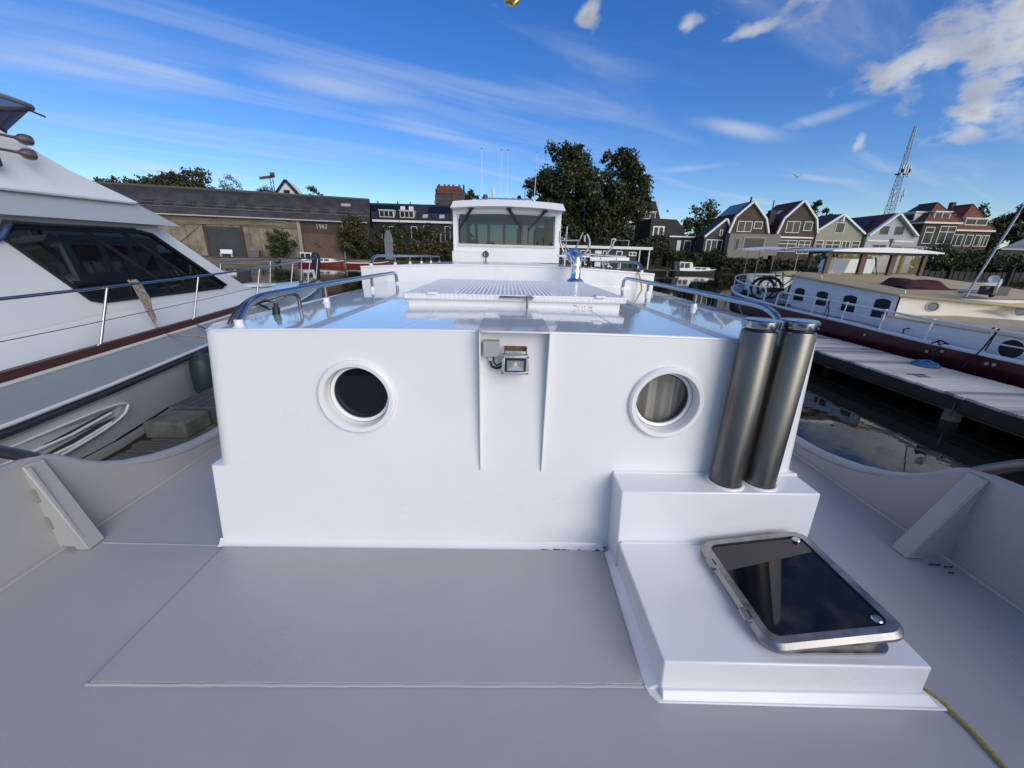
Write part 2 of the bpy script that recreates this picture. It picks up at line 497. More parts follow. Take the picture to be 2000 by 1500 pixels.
YB = [-1.2, -.4, .4, 1.0, 1.5, 1.7, 1.74, 1.78, 1.81, 1.84, 1.88, 1.92, 1.96, 2.02, 2.08, 2.16, 2.25, 2.33, 2.42, 2.5, 2.58, 2.66, 2.75, 3.0, 3.5, 4.5, 6.0, 8.0]
for X0, s in ((LX, -1), (RX, 1)):
    mb = MB()
    for y in YB:
        z = top_z(y); t = 0.045
        lean = 0.05 * s * z
        mb.v += [(X0 - .0 * s, y, -.02), (X0 + lean, y, z), (X0 + lean + t * s, y, z), (X0 + t * s, y, -.12)]
    k = 4
    for i in range(len(YB) - 1):
        for j in range(3): mb.f.append((i * k + j, (i + 1) * k + j, (i + 1) * k + j + 1, i * k + j + 1))
    bw = ob('bulwark', mb, BULW, boat, smooth=30)
    # rounded cap bar on the sweep
    path = [(X0 + .05 * s * top_z(y) + .018 * s, y, top_z(y) + .002) for y in YB if 1.0 <= y <= 8]
    rr = [0.02 if y < 1.95 else min(.034, .02 + (y - 1.95) * .03) for y in YB if 1.0 <= y <= 8]
    ob('cap_rail', MB().tube(path, rr, 10), mat('grey_cap_paint', (0.36, 0.37, 0.39), 0.28, var=.06, vscale=6, coat=.2), bw)
    # fillet where it meets the deck
    ob('fillet', MB().tube([(X0 - .004 * s, y, -.001) for y in YB if y >= -1.2], 0.013, 8), BULW, bw)
    # flat lighter lugs on the sheer
    # knee plate with flange and drain slots
    y0 = 1.645
    xi = -2.135 if s < 0 else 2.185
    zt = .478
    slot = []
    base = [(xi, .004), (xi, .045)]
    pts = [(xi, .004)]
    zpts = [(.05, 0), (.12, 0), (.13, 1), (.195, 1), (.205, 0), (.28, 0), (.29, 1), (.355, 1), (.365, 0), (zt, 0)]
    inner = []
    for z, q in zpts: inner.append((X0 + .05 * s * z - (0.018 * s if q else 0.0), z))
    # outline: along deck with a mouse hole, up the bulwark with slots, down the sloping edge
    poly = [(xi, y0, .0), (xi + (X0 - xi) * .45, y0, .0), (xi + (X0 - xi) * .48, y0, .018), (xi + (X0 - xi) * .93, y0, .022), (xi + (X0 - xi) * .97, y0, .0), (X0, y0, .0)]
    poly += [(x, y0, z) for x, z in inner] + [(X0 - .03 * s + .024 * s, y0, zt)]
    kn = ob('knee_bracket', MB().prism(poly, (0, .012, 0)), BULW, boat, smooth=20)
    fl = MB()
    A = (xi, 0.0); B = (X0 + .012 * s, zt + .008)
    fl.hexa([(A[0], y0 - .004, A[1]), (A[0], y0 + .085, A[1]), (A[0] + .014 * s, y0 + .085, A[1]), (A[0] + .014 * s, y0 - .004, A[1]),
             (B[0], y0 - .004, B[1]), (B[0], y0 + .085, B[1]), (B[0] + .014 * s, y0 + .085, B[1]), (B[0] + .014 * s, y0 - .004, B[1])])
    ob('flange', fl, BULW, kn, bevel=0.006)
    # stainless pipe rail rising aft from the bulwark top
    ob('pipe_rail', MB().tube([(X0 + .05 * s * .49 + .03 * s, 1.73, .485), (X0 + .06 * s, 1.60, .60), (X0 + .08 * s, 1.40, .735), (X0 + .09 * s, 1.1, .86), (X0 + .09 * s, .4, .95), (X0 + .09 * s, -.8, 1.0)], 0.028, 12), STEEL, boat)
# worn rope scuffs by the right knee
sc = MB()
for x, y, a, l in ((2.30, 1.60, .2, .07), (2.36, 1.585, -.3, .05), (2.33, 1.545, .4, .03)):
    sc.tube([(x - l * .5, y - .004, .0), (x - l * .2, y + .004, .0), (x + l * .15, y - .003, .0), (x + l * .5, y + .002, .0)], .0035, 5)
ob('scuff_mark', sc, mat('dark_scuff', (.05, .045, .04), .8), boat)

# cabin trunk ------------------------------------------------------------------
PL, PR, PZ, HS, HR = -0.689, 0.772, 0.853, 0.225, 0.158
YW = 1.70


def xl(z): return -1.430 + 0.072 * (z - .475) / .68
def xr(z): return 1.498 - 0.043 * (z - .475) / .68


def cabin_wall():
    mb = MB()
    # height, corner radius, widening: the foot of the trunk is a little wider with sharp corners
    rows = [(-.01, .010, .012), (.475, .010, .022), (.475, .075, 0), (PZ - HS, .075, 0), (PZ + HS, .075, 0), (None, .075, 0)]

    def prow(z, rad, wide):
        pts = []
        zt = (lambda x, y: zr(x, y)) if z is None else (lambda x, y: z)
        zz = 1.155 if z is None else z
        a, b = xl(zz) - wide, xr(zz)
        pts.append((a, 4.6)); pts.append((a, YW + rad))
        for i in range(1, 7):
            t = R(90 * i / 7); pts.append((a + rad - rad * math.cos(t), YW + rad - rad * math.sin(t)))
        xs = [a + rad, a + rad + .015, PL - HS, PL - .1, PL + .1, PL + HS, -.2, .07, .3, PR - HS, PR - .1, PR + .1, PR + HS, b - rad - .015, b - rad]
        pts += [(x, YW) for x in xs]
        for i in range(1, 7):
            t = R(90 * i / 7); pts.append((b - rad + rad * math.sin(t), YW + rad - rad * math.cos(t)))
        pts.append((b, YW + rad)); pts.append((b, 4.6))
        return [(x, y, zt(x, y)) for x, y in pts]
    P = [prow(*r) for r in rows]; k = len(P[0])
    for p in P: mb.v += p
    for r in range(len(rows) - 1):
        for i in range(k - 1):
            if r == 3 and (abs((P[3][i][0] + P[3][i + 1][0]) / 2 - PL) < HS or abs((P[3][i][0] + P[3][i + 1][0]) / 2 - PR) < HS): continue
            if r == 1 and P[1][i][1] == P[1][i + 1][1] == P[2][i][1] == P[2][i + 1][1]: continue
            mb.f.append((r * k + i, r * k + i + 1, (r + 1) * k + i + 1, (r + 1) * k + i))
    for cx in (PL, PR):
        n = 48; sq = []
        for i in range(n):
            a = 2 * math.pi * i / n; c, s = math.cos(a), math.sin(a); m = HS / max(abs(c), abs(s)); sq.append((cx + c * m, YW, PZ + s * m))
        ci = [(cx + HR * math.cos(2 * math.pi * i / n), YW, PZ + HR * math.sin(2 * math.pi * i / n)) for i in range(n)]
        mb.add(sq + ci, [(i, (i + 1) % n, n + (i + 1) % n, n + i) for i in range(n)])
    return mb


wall = ob('cabin_wall', cabin_wall(), WHITE, boat, smooth=30)
fb = MB()
fb.prism([(-1.50, YW + .002, -.002), (-1.50, YW - .032, 0.006), (-1.50, YW - .012, .012), (-1.50, YW + .002, .034)], (2.05, 0, 0))
ob('base_fillet', fb, WHITE, boat, smooth=50)
rs = MB()
for i in range(9): rs.obox((.20 + .27 * random.random(), YW - .033 + random.uniform(-.003, .003), .010), (random.uniform(.008, .035), .006, .002), (0, 0, random.uniform(-.2, .2)))
rs.obox((.515, YW - .036, .011), (.02, .014, .003))
ob('rust_stain', rs, mat('rust_stain_paint', (.16, .075, .035), .8, var=.4, vscale=40), boat)

rf = MB().grid(lambda u, v: (lambda y: (lambda a, b: (a + (b - a) * u, y, zr(a + (b - a) * u, y)))(xl(1.155) + (.025 if v == 0 else 0), xr(1.155) - (.025 if v == 0 else 0)))(YW + 2.92 * v), 28, 24)
ob('cabin_roof', rf, ROOFW, boat, smooth=60)
# rolled edge between wall and roof
ed = []
for i in range(25):
    x = (xl(1.155) + .075) + (xr(1.155) - xl(1.155) - .15) * i / 24; ed.append((x, YW + .006, zr(x, YW) - .004))
left_e = [(xl(1.155) + .006, 4.6 - (4.6 - YW - .09) * i / 8, zr(-1.36, 3) - .004) for i in range(9)] + [(xl(1.155) + .03, YW + .03, zr(-1.34, YW) - .004)]
right_e = [(xr(1.155) - .03, YW + .03, zr(1.43, YW) - .004)] + [(xr(1.155) - .006, YW + .09 + (4.6 - YW - .09) * i / 8, zr(1.45, 3) - .004) for i in range(9)]
ob('roof_edge', MB().tube(left_e + ed + right_e, 0.008, 8), WHITE, boat)
ob('weld_bead', MB().tube([(-.455, 1.712, zr(-.45, 1.71)), (-.405, 2.3, zr(-.4, 2.3))], 0.004, 6), ROOFW, boat)
ob('weld_bead', MB().tube([(.56, 1.712, zr(.56, 1.71)), (.535, 2.45, zr(.53, 2.4))], 0.003, 6), ROOFW, boat)

for cx, nm in ((PL, 'l'), (PR, 'r')):
    pr = ob('porthole_ring', MB().lathe([(HR - .012, -.05), (HR - .012, .012), (HR - .006, .022), (HR + .012, .024), (HR + .021, .016), (HR + .023, -.004), (HR + .023, -.02), (HR - .012, -.05)], (cx, YW, PZ), (0, -1, 0), 64), WHITE, boat, smooth=40)
    ob('inner_rim', MB().lathe([(HR - .014, -.045), (HR - .016, -.040), (HR - .030, -.044), (HR - .030, -.070), (HR - .012, -.07)], (cx, YW, PZ), (0, -1, 0), 64), WHITE, pr)
    ob('seal', MB().lathe([(HR - .029, -.052), (HR - .036, -.054), (HR - .036, -.064)], (cx, YW, PZ), (0, -1, 0), 48), BLACK, pr)
    ob('porthole_glass', MB().lathe([(0.0001, -.058), (HR - .030, -.058)], (cx, YW, PZ), (0, -1, 0), 48), PORTG if cx > 0 else SMOKE, pr)
cu = MB().grid(lambda u, v: (PR - .30 + .41 * u, YW + .115 + .018 * math.sin(u * 26 + math.sin(v * 2) * .8) + .01 * math.sin(u * 61), PZ - .35 + .55 * v), 60, 6)
ob('curtain', cu, mat('pale_curtain_cloth', (.52, .50, .45), .9, var=.1, vscale=7, stretch=(1, 1, .1)), boat, smooth=60)
ob('wood_post', MB().box(PL + .095, PL + .22, YW + .16, YW + .19, .3, 1.1), WOODB, boat, bevel=.004)

# lamp hood, side fins, floodlight ------------------------------------------------
HX0, HX1 = -0.116, 0.199
hd = MB()
outl = [(HX0, 2.43), (HX0, 1.655)] + [tuple(p)[:2] for p in arc((HX0, 1.655, 0), (HX0, 1.622, 0), (HX0 + .033, 1.622, 0), 5)] + [tuple(p)[:2] for p in arc((HX1 - .033, 1.622, 0), (HX1, 1.622, 0), (HX1, 1.655, 0), 5)] + [(HX1, 2.43)]
hd.prism([(x, y, 1.186 + .004 * (y - 1.7) - (0.010 if y > 2.4 else 0)) for x, y in outl], (0, 0, 0.009))
ob('lamp_hood', hd, ROOFW, boat, bevel=.003)
for x in (HX0 + .002, HX1 - .008):
    ob('side_fin', MB().prism([(x, YW, .472), (x, YW - .008, .472), (x, YW - .018, .53), (x, 1.636, 1.186), (x, YW, 1.186)], (.006, 0, 0)), WHITE, boat, bevel=.0015)
ob('junction_box', MB().box(-.098, -.024, YW - .045, YW - .001, 1.070, 1.142), GREYP, boat, bevel=.004)
fl = ob('floodlight', MB().box(-.014, .106, 1.628, 1.665, 1.002, 1.088), mat('silver_lamp_housing', (.45, .46, .47), .4, metal=.6), boat, bevel=.005)
fr = MB()
for a in ((-.014, .106, 1.076, 1.088), (-.014, .106, 1.002, 1.014), (-.014, .0, 1.014, 1.076), (.092, .106, 1.014, 1.076)): fr.box(a[0], a[1], 1.621, 1.627, a[2], a[3])
ob('bezel', fr, mat('silver_lamp_bezel', (.6, .61, .62), .3, metal=.7), fl, bevel=.002)
bz = MB()
for a in ((.0, .092, 1.066, 1.076), (.0, .092, 1.014, 1.022), (.0, .009, 1.022, 1.066), (.083, .092, 1.022, 1.066)): bz.box(a[0], a[1], 1.6235, 1.6275, a[2], a[3])
ob('black_gasket', bz, BLACK, fl)
rfm = MB().add([(.009, 1.6265, 1.022), (.083, 1.6265, 1.022), (.083, 1.6265, 1.066), (.009, 1.6265, 1.066), (.032, 1.640, 1.040), (.060, 1.640, 1.040), (.060, 1.640, 1.058), (.032, 1.640, 1.058)],
               [(0, 1, 5, 4), (1, 2, 6, 5), (2, 3, 7, 6), (3, 0, 4, 7), (4, 5, 6, 7)])
# recess for the reflector sits in front of the housing face
rfm.v = [(x, y - .0135 if y < 1.63 else y - .0135, z) for x, y, z in rfm.v]
ob('reflector', rfm, mat('lamp_reflector', (.72, .74, .76), .25, metal=.9), fl, smooth=0)
ob('led_chip', MB().box(.040, .053, 1.622, 1.6262, 1.040, 1.056), mat('led_phosphor', (.75, .66, .22), .5), fl)
for x in (-.009, .101):
    for z in (1.008, 1.082): ob('screw', MB().lathe([(0.0001, .003), (.0035, .003), (.0035, 0)], (x, 1.621, z), (0, -1, 0), 10), DARKP, fl)
br = MB().box(-.002, .094, 1.655, 1.662, 1.100, 1.122).box(-.004, .001, 1.64, 1.662, 1.06, 1.122).box(.091, .096, 1.64, 1.662, 1.06, 1.122)
ob('bracket', br, mat('rusty_bracket', (.10, .055, .035), .6, var=.4, vscale=40), fl, bevel=.001)
ob('lettering', MB().box(.040, .088, 1.6202, 1.6206, 1.0805, 1.0835), mat('lamp_print', (.8, .8, .8), .5), fl)
cb = MB().tube([(-.066, YW - .022, 1.07), (-.066, YW - .024, 1.045), (-.058, 1.668, 1.024), (-.038, 1.662, 1.018), (-.022, 1.655, 1.024), (-.012, 1.65, 1.034)], .006, 8)
cb.tube([(-.052, YW - .022, 1.066), (-.050, 1.672, 1.044), (-.036, 1.66, 1.030), (-.024, 1.655, 1.040), (-.012, 1.65, 1.046)], .004, 8)
ob('lamp_cable', cb, BLACK, boat)
ob('cable_gland', MB().lathe([(.009, 0), (.010, .008), (.008, .02)], (-.066, YW - .022, 1.07), (0, 0, -1), 10), mat('pale_plastic', (.6, .6, .58), .5), boat)

# exhaust pipes -----------------------------------------------------------------
for x in (1.090, 1.256):
    y = 1.622; r = .070
    ep = ob('exhaust_pipe', MB().lathe([(r, .470), (r, 1.215), (r - .003, 1.222), (r - .010, 1.224)], (x, y, 0), n=40), STEEL, boat, smooth=50)
    ob('cap_gap_shade', MB().lathe([(r - .012, 1.222), (r - .012, 1.236)], (x, y, 0), n=32), BLACK, ep)  # black band paints the shade in the gap between pipe and cap
    ob('pipe_cap', MB().lathe([(r - .02, 1.236), (r, 1.236), (r + .002, 1.240), (r + .002, 1.264), (r - .004, 1.270), (.0001, 1.273)], (x, y, 0), n=40), POLISH, ep, smooth=40)
    ob('weld_ring', MB().tube([(x + (r + .006) * math.cos(2 * math.pi * i / 28), y + (r + .006) * math.sin(2 * math.pi * i / 28), .474) for i in range(28)], .008, 8, closed=True), WHITE, ep)

# stepped locker -----------------------------------------------------------------
ob('locker_upper', MB().hexa([(.575, 1.535, .0), (1.515, 1.535, .0), (1.515, YW, .0), (.575, YW, .0), (.556, 1.530, .471), (1.500, 1.530, .471), (1.500, YW + .004, .471), (.556, YW + .004, .471)]), WHITE, boat, bevel=.007)
ob('locker_lower', MB().hexa([(.585, .962, .0), (1.545, .950, .0), (1.545, 1.53, .0), (.585, 1.53, .0), (.575, .955, .170), (1.515, .938, .170), (1.525, 1.531, .182), (.572, 1.531, .182)]), WHITE, boat, bevel=.007)
fb = MB()
fb.hexa([(.533, .972, 0), (.60, .972, 0), (.60, 1.66, 0), (.545, 1.66, 0), (.548, .972, .010), (.60, .972, .045), (.60, 1.66, .045), (.560, 1.66, .010)])
ob('locker_fillet', fb, WHITE, boat, smooth=50, bevel=.003)
fr = [(.535, .985, .001), (.545, .955, .001), (.572, .928, .001), (1.60, .905, .001), (1.585, 1.0, .001), (1.56, 1.0, .001), (.6, 1.0, .001)]
fb = MB().prism(fr, (0, 0, .009))
fb.hexa([(.585, .932, .008), (1.575, .912, .008), (1.55, .97, .008), (.585, .97, .008), (.588, .952, .036), (1.548, .938, .036), (1.548, .97, .036), (.588, .97, .036)])
ob('locker_fillet', fb, WHITE, boat, smooth=50, bevel=.003)
ob('locker_fillet', MB().tube([(.585, 1.528, .183), (1.0, 1.528, .181), (1.5, 1.529, .179)], .008, 6), WHITE, boat)
ob('locker_fillet', MB().tube([(.56, YW - .002, .472), (1.5, YW - .002, .472)], .010, 6), WHITE, boat)

# deck hatch with smoked lid, propped open ------------------------------------------
hz = .176
HXc, HYc, HW, HH = 1.19, 1.240, .475, .520


def ring(w0, h0, r0, z0, w1, h1, r1, z1, f=lambda p: p):
    a, b = rrect(w0, h0, r0), rrect(w1, h1, r1); k = len(a)
    return [f((x, y, z0)) for x, y in a] + [f((x, y, z1)) for x, y in b], [(i, (i + 1) % k, k + (i + 1) % k, k + i) for i in range(k)]


hatch = ob('deck_hatch', MB().add(*ring(HW, HH, .06, 0, HW, HH, .06, .008, lambda p: (HXc + p[0], HYc + p[1], hz + p[2]))).add(*ring(HW, HH, .06, .008, HW - .05, HH - .05, .045, .008, lambda p: (HXc + p[0], HYc + p[1], hz + p[2]))).add(*ring(HW - .05, HH - .05, .045, .008, HW - .05, HH - .05, .045, .030, lambda p: (HXc + p[0], HYc + p[1], hz + p[2]))).add(*ring(HW - .05, HH - .05, .045, .030, HW - .066, HH - .066, .04, .030, lambda p: (HXc + p[0], HYc + p[1], hz + p[2]))).add(*ring(HW - .066, HH - .066, .04, .030, HW - .066, HH - .066, .04, .002, lambda p: (HXc + p[0], HYc + p[1], hz + p[2]))), WORN, boat, smooth=40)
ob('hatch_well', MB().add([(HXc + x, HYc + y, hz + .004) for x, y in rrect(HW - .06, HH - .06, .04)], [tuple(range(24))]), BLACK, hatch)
ob('seal', MB().tube([(HXc + x, HYc + y, hz + .031) for x, y in rrect(HW - .058, HH - .058, .042)], .005, 6, closed=True), BLACK, hatch)
LA = R(8.6); hx, hzz = HXc - HW / 2 - .012, hz + .018
LW, LH = .505, .545


def lid(p):
    x, y, z = p; x += LW / 2
    return (hx + x * math.cos(LA) - z * math.sin(LA), HYc - .004 + y, hzz + x * math.sin(LA) + z * math.cos(LA))


lm = MB()
for a in ((LW, LH, .065, 0, LW, LH, .065, .012), (LW, LH, .065, .012, LW - .03, LH - .03, .052, .026), (LW - .03, LH - .03, .052, .026, LW - .085, LH - .085, .035, .026), (LW - .085, LH - .085, .035, .026, LW - .085, LH - .085, .035, .0), (LW - .085, LH - .085, .035, 0, LW, LH, .065, 0)):
    lm.add(*ring(*a, lid))
hl = ob('hatch_lid', lm, WORN, boat, smooth=25, bevel=.002)
SMOKED = mat('smoked_acrylic', (.006, .0065, .008), .03, spec=.6, rvar=.02, vscale=3)
ob('lid_glass', MB().add([lid((x, y, .019)) for x, y in rrect(LW - .083, LH - .083, .036)], [tuple(range(24))]), SMOKED, hl, smooth=0)
ob('seal', MB().tube([lid((x, y, .021)) for x, y in rrect(LW - .086, LH - .086, .036)], .004, 6, closed=True), BLACK, hl)
nrm = Vector((-math.sin(LA), 0, math.cos(LA)))
for y in (-.205, .205):
    kb = ob('lid_knob', MB().lathe([(.017, 0), (.0175, .008), (.014, .012), (.0001, .0125)], lid((LW / 2 - .072, y, .019)), nrm, 20), POLISH, hl, smooth=40)
for y in (-.13, .13):
    hg = MB()
    o0 = lid((-LW / 2 + .004, y, .016))
    hg.obox((o0[0] + .008, o0[1], o0[2] + .006), (.034, .06, .009), (0, -LA, 0)).tube([(o0[0] - .007, o0[1] - .024, o0[2]), (o0[0] - .007, o0[1] + .024, o0[2])], .0085, 10)
    ob('hinge', hg, WORN, hl, bevel=.002)
    ob('hinge_slot', MB().obox((o0[0] + .012, o0[1], o0[2] + .0115), (.006, .034, .003), (0, -LA, 0)), BLACK, hl)

# tread plate roof hatch ------------------------------------------------------------
tz0 = zr(0, 3) + .002
TX0, TX1, TY0, TY1 = -.655, .775, 2.50, 4.02
th = ob('roof_hatch_coaming', MB().box(TX0 + .02, TX1 - .03, TY0 + .03, TY1 - .02, 1.165, 1.232), WHITE, boat, bevel=.006)
tl = ob('roof_hatch_lid', MB().box(TX0, TX1, TY0, TY1, 1.222, 1.262), WHITE, boat, bevel=.006)
tp = MB()
k = 0
nx, ny = 50, 53
for i in range(nx):
    for j in range(ny):
        x = TX0 + (TX1 - TX0) * (i + .5) / nx; y = TY0 + (TY1 - TY0) * (j + .5) / ny
        a = R(45) if (i + j) % 2 else R(-45)
        c, s = math.cos(a), math.sin(a); l, w = .0115, .0042
        v = [(x + c * l, y + s * l, 1.2625), (x - s * w, y + c * w, 1.2625), (x - c * l, y - s * l, 1.2625), (x + s * w, y - c * w, 1.2625), (x, y, 1.2660)]
        tp.add(v, [(0, 1, 4), (1, 2, 4), (2, 3, 4), (3, 0, 4)])
for i in range(nx):
    for j in range(2):
        x = TX0 + (TX1 - TX0) * (i + .5) / nx; z = 1.233 + .018 * j
        a = R(40) if (i + j) % 2 else R(-40)
        c, s = math.cos(a), math.sin(a); l, w = .0125, .0042; y = TY0 - .0005
        v = [(x + c * l, y, z + s * l * .8), (x - s * w, y, z + c * w), (x - c * l, y, z - s * l * .8), (x + s * w, y, z - c * w), (x, y - .0035, z)]
        tp.add(v, [(0, 1, 4), (1, 2, 4), (2, 3, 4), (3, 0, 4)])
ob('tread_pattern', tp, WHITE, tl, smooth=0, kind='stuff')
for x in (-.47, .60): ob('hinge_lug', MB().box(x - .03, x + .03, TY0 - .014, TY0 + .04, 1.255, 1.272), WHITE, tl, bevel=.004)
ob('hasp', MB().box(-.04, .125, TY0 - .03, TY0 + .01, 1.246, 1.256), STEEL, tl, bevel=.003)
ob('hasp_pin', MB().tube([(.135, TY0 - .022, 1.175), (.135, TY0 - .022, 1.262)], .007, 8).obox((.158, TY0 - .02, 1.25), (.03, .01, .02), (0, .5, 0)), STEEL, tl)
st = MB()
for i in range(7): st.obox((.44 + .02 * i + random.uniform(-.008, .008), TY0 + .0285, 1.195 + random.uniform(-.006, .01)), (random.uniform(.006, .014), .002, random.uniform(.004, .01)))
ob('tan_stain', st, mat('tan_smear', (.45, .36, .2), .8), th)


# roof hand rails -------------------------------------------------------------------
def handrail(xs, ysl, h, r, zf, endfwd):
    y0, y1 = ysl[0], ysl[-1]; x0, x1 = xs[0], xs[-1]
    za, zb = zf(x0, y0), zf(x1, y1)
    dx = (x1 - x0) / (y1 - y0)
    path = [(x0, y0, za + .02)] + arc((x0 + dx * .04, y0 + .05, za + h * .55), (x0 + dx * .09, y0 + .10, za + h), (x0 + dx * .25, y0 + .27, za + h + .003), 8)
    path += [(x0 + dx * t * (y1 - y0), y0 + t * (y1 - y0), za + h + .003 + (zb - za) * t) for t in (.3, .5, .7)]
    path += arc((x1 - dx * .14, y1 - .16, zb + h), (x1 - dx * .02, y1 - .03, zb + h), (x1 - dx * .015, y1 - .02, zb + h * .65), 8) + [(x1, y1, zb + .01)]
    hr = ob('handrail', MB().tube(path, r, 14), POLISH, boat, smooth=60)
    for x, y in list(zip(xs, ysl))[1:-1]:
        ob('rail_post', MB().tube([(x, y, zf(x, y) + .02), (x, y, zf(x, y) + h)], r * .72, 10), STEEL, hr)
    for x, y in zip(xs, ysl):
        ob('rail_foot', MB().lathe([(r * 1.75, 0), (r * 1.15, .008), (r * 1.1, .034), (r * .9, .036)], (x, y, zf(x, y) - .001), n=16), WHITE, hr, smooth=40)


handrail([-1.215, -1.213, -1.192, -1.18], [1.765, 2.655, 3.53, 4.3], .118, .0175, zr, True)
handrail([1.395, 1.386, 1.371, 1.30], [1.90, 2.85, 3.80, 4.40], .118, .0175, zr, True)
ob('grab_bar', MB().tube(arc((-1.33, 1.80, 1.04), (-1.33, 1.86, 1.24), (-1.30, 2.10, 1.27), 10) + [(-1.26, 2.25, 1.26)] + arc((-1.25, 2.3, 1.258), (-1.245, 2.36, 1.256), (-1.24, 2.36, 1.22), 5) + [(-1.24, 2.36, 1.17)], .011, 10), STEEL, boat)
ob('rod_holder', MB().tube([(-1.265, 2.14, 1.125), (-1.262, 2.15, 1.20)], .019, 12).tube([(-1.262, 2.15, 1.20), (-1.26, 2.152, 1.222)], .012, 10), BLACK, boat)
# upper house, wheelhouse --------------------------------------------------------------
UY = 4.60


def z2(x, y): return 1.388 - .052 * (x / 1.65) ** 2 - .004 * (y - 4.6)


def house_ring():
    mb = MB()
    n = 26
    xs = [-1.665 + 3.38 * i / n for i in range(n + 1)]
    # aft face
    for x in xs: mb.v += [(x, UY, .0 if abs(x) > 1.4 else .9), (x, UY, z2(x, UY))]
    mb.f += [(2 * i, 2 * i + 1, 2 * i + 3, 2 * i + 2) for i in range(n)]
    for x in (-1.665, 1.715):
        mb.add([(x, UY, 0), (x, UY, z2(x, UY)), (x * .92, 9.8, z2(x, 9.8)), (x * .92, 9.8, 0)], [(0, 1, 2, 3)])
    return mb


ob('upper_house_wall', house_ring(), WHITE, boat, smooth=30)
ob('upper_house_roof', MB().grid(lambda u, v: (lambda x, y: (x, y, z2(x, y)))((-1.665 + 3.38 * u) * (1 - .08 * v), UY + 5.2 * v), 26, 8), mat('matt_roof_paint', (.50, .51, .53), .24, var=.03, vscale=1.5, coat=.5, coat_rough=.08), boat, smooth=60)
ob('roof_edge', MB().tube([(-1.665 + 3.38 * i / 20, UY + .003, z2(-1.665 + 3.38 * i / 20, UY)) for i in range(21)], .012, 8), WHITE, boat)
ob('base_fillet', MB().tube([(-1.38 + 2.8 * i / 20, UY - .004, zr(-1.38 + 2.8 * i / 20, UY)) for i in range(21)], .014, 8), WHITE, boat)
for sx, xs, ysl in ((-1, [-1.585, -1.575, -1.555, -1.54, -1.52, -1.50], [4.72, 5.7, 6.5, 7.3, 8.1, 9.0]), (1, [1.60, 1.585, 1.57, 1.55, 1.53, 1.51], [4.72, 5.7, 6.5, 7.3, 8.1, 9.0])):
    handrail(xs, ysl, .115, .0175, z2, True)

WY = 8.5
wz0 = 1.37
wh = ob('wheelhouse_wall', MB(), WHITE, boat)  # mesh filled below
mb = MB()
XA, XB = -1.115, 1.100
wx0, wx1, wzb, wzt = -1.0, 0.985, 1.70, 2.275


def wt(x): return wzt + .035 * (1 - (x / 1.0) ** 2)


# front frame around the windscreen, sides, back with openings
P = lambda x, z: (x - 0 + (0.0), WY + .02 * 0, z)
mb.prism([(XA, WY, wz0), (XB, WY, wz0), (XB - .003, WY, wzb), (XA + .003, WY, wzb)], (0, .06, 0))
mb.prism([(XA, WY, wzb), (wx0, WY, wzb), (wx0, WY, wt(wx0)), (XA + .005, WY, wt(wx0))], (0, .06, 0))
mb.prism([(wx1, WY, wzb), (XB, WY, wzb), (XB - .003, WY, wt(wx1)), (wx1, WY, wt(wx1))], (0, .06, 0))
n = 14
top = [(wx0 + (wx1 - wx0) * i / n, WY, wt(wx0 + (wx1 - wx0) * i / n)) for i in range(n + 1)]
mb.prism([(XA, WY, wt(wx0))] + top + [(XB, WY, wt(wx1)), (XB, WY, 2.50), (XA, WY, 2.50)], (0, .06, 0))
for x in (XA, XB):
    t = .05 if x < 0 else -.05
    mb.box(min(x, x + t), max(x, x + t), WY + .06, WY + 2.2, wz0, 1.72)
    mb.box(min(x, x + t), max(x, x + t), WY + .06, WY + 2.2, 2.30, 2.5)
    for y in (WY + .06, WY + .75, WY + 1.45, WY + 2.1): mb.box(min(x, x + t), max(x, x + t), y, y + .1, 1.72, 2.30)
for a in ((XA, XB, 1.37, 1.62), (XA, XB, 2.25, 2.5)): mb.box(a[0], a[1], WY + 2.2, WY + 2.25, a[2], a[3])
for x in (XA, -.52, -.12, .33, .72, XB - .08): mb.box(x, x + .075, WY + 2.2, WY + 2.25, 1.62, 2.25)
me = wh.data; me.from_pydata(mb.v, [], mb.f); me.shade_smooth(); me.set_sharp_from_angle(angle=R(30))
ob('wheelhouse_sole', MB().box(XA + .05, XB - .05, WY + .06, WY + 2.2, 1.36, 1.38), WOODB, boat)
ob('dashboard', MB().box(XA + .06, XB - .06, WY + .1, WY + .55, 1.38, 1.70).lathe([(.001, .12), (.10, .1), (.11, 0)], (-.36, WY + .3, 1.66), n=16), DARKP, boat)
ob('helm_seat', MB().box(.62, .98, WY + .9, WY + 1.3, 1.38, 2.12), mat('blue_seat', (.03, .05, .12), .7), boat, bevel=.05)
ob('curtain', MB().grid(lambda u, v: (.80 + .2 * u, WY + .5 + .03 * math.sin(u * 30), 1.70 + .58 * v), 30, 3), mat('tan_curtain', (.25, .17, .12), .9), boat, smooth=60)
ob('curtain', MB().grid(lambda u, v: (.22 + .10 * u, WY + .9 + .02 * math.sin(u * 20), 1.76 + .33 * v), 12, 3), CURT, boat, smooth=60)
for xa, xb in ((XA + .075, -.52), (-.445, -.12), (-.045, .33), (.405, .72), (.795, XB - .08)):
    ob('aft_pane', MB().add([(xa, WY + 2.22, 1.62), (xb, WY + 2.22, 1.62), (xb, WY + 2.22, 2.25), (xa, WY + 2.22, 2.25)], [(0, 1, 2, 3)]), TINT, boat, smooth=0)
fr = MB()
fr.tube([(wx0 + .0, WY - .004, wzb)] + [(wx0, WY - .004, wt(wx0))] + top[1:-1] + [(wx1, WY - .004, wt(wx1)), (wx1, WY - .004, wzb)], .018, 8, closed=True)
ob('windscreen_frame', fr, mat('pale_window_frame', (.55, .56, .57), .35), boat)
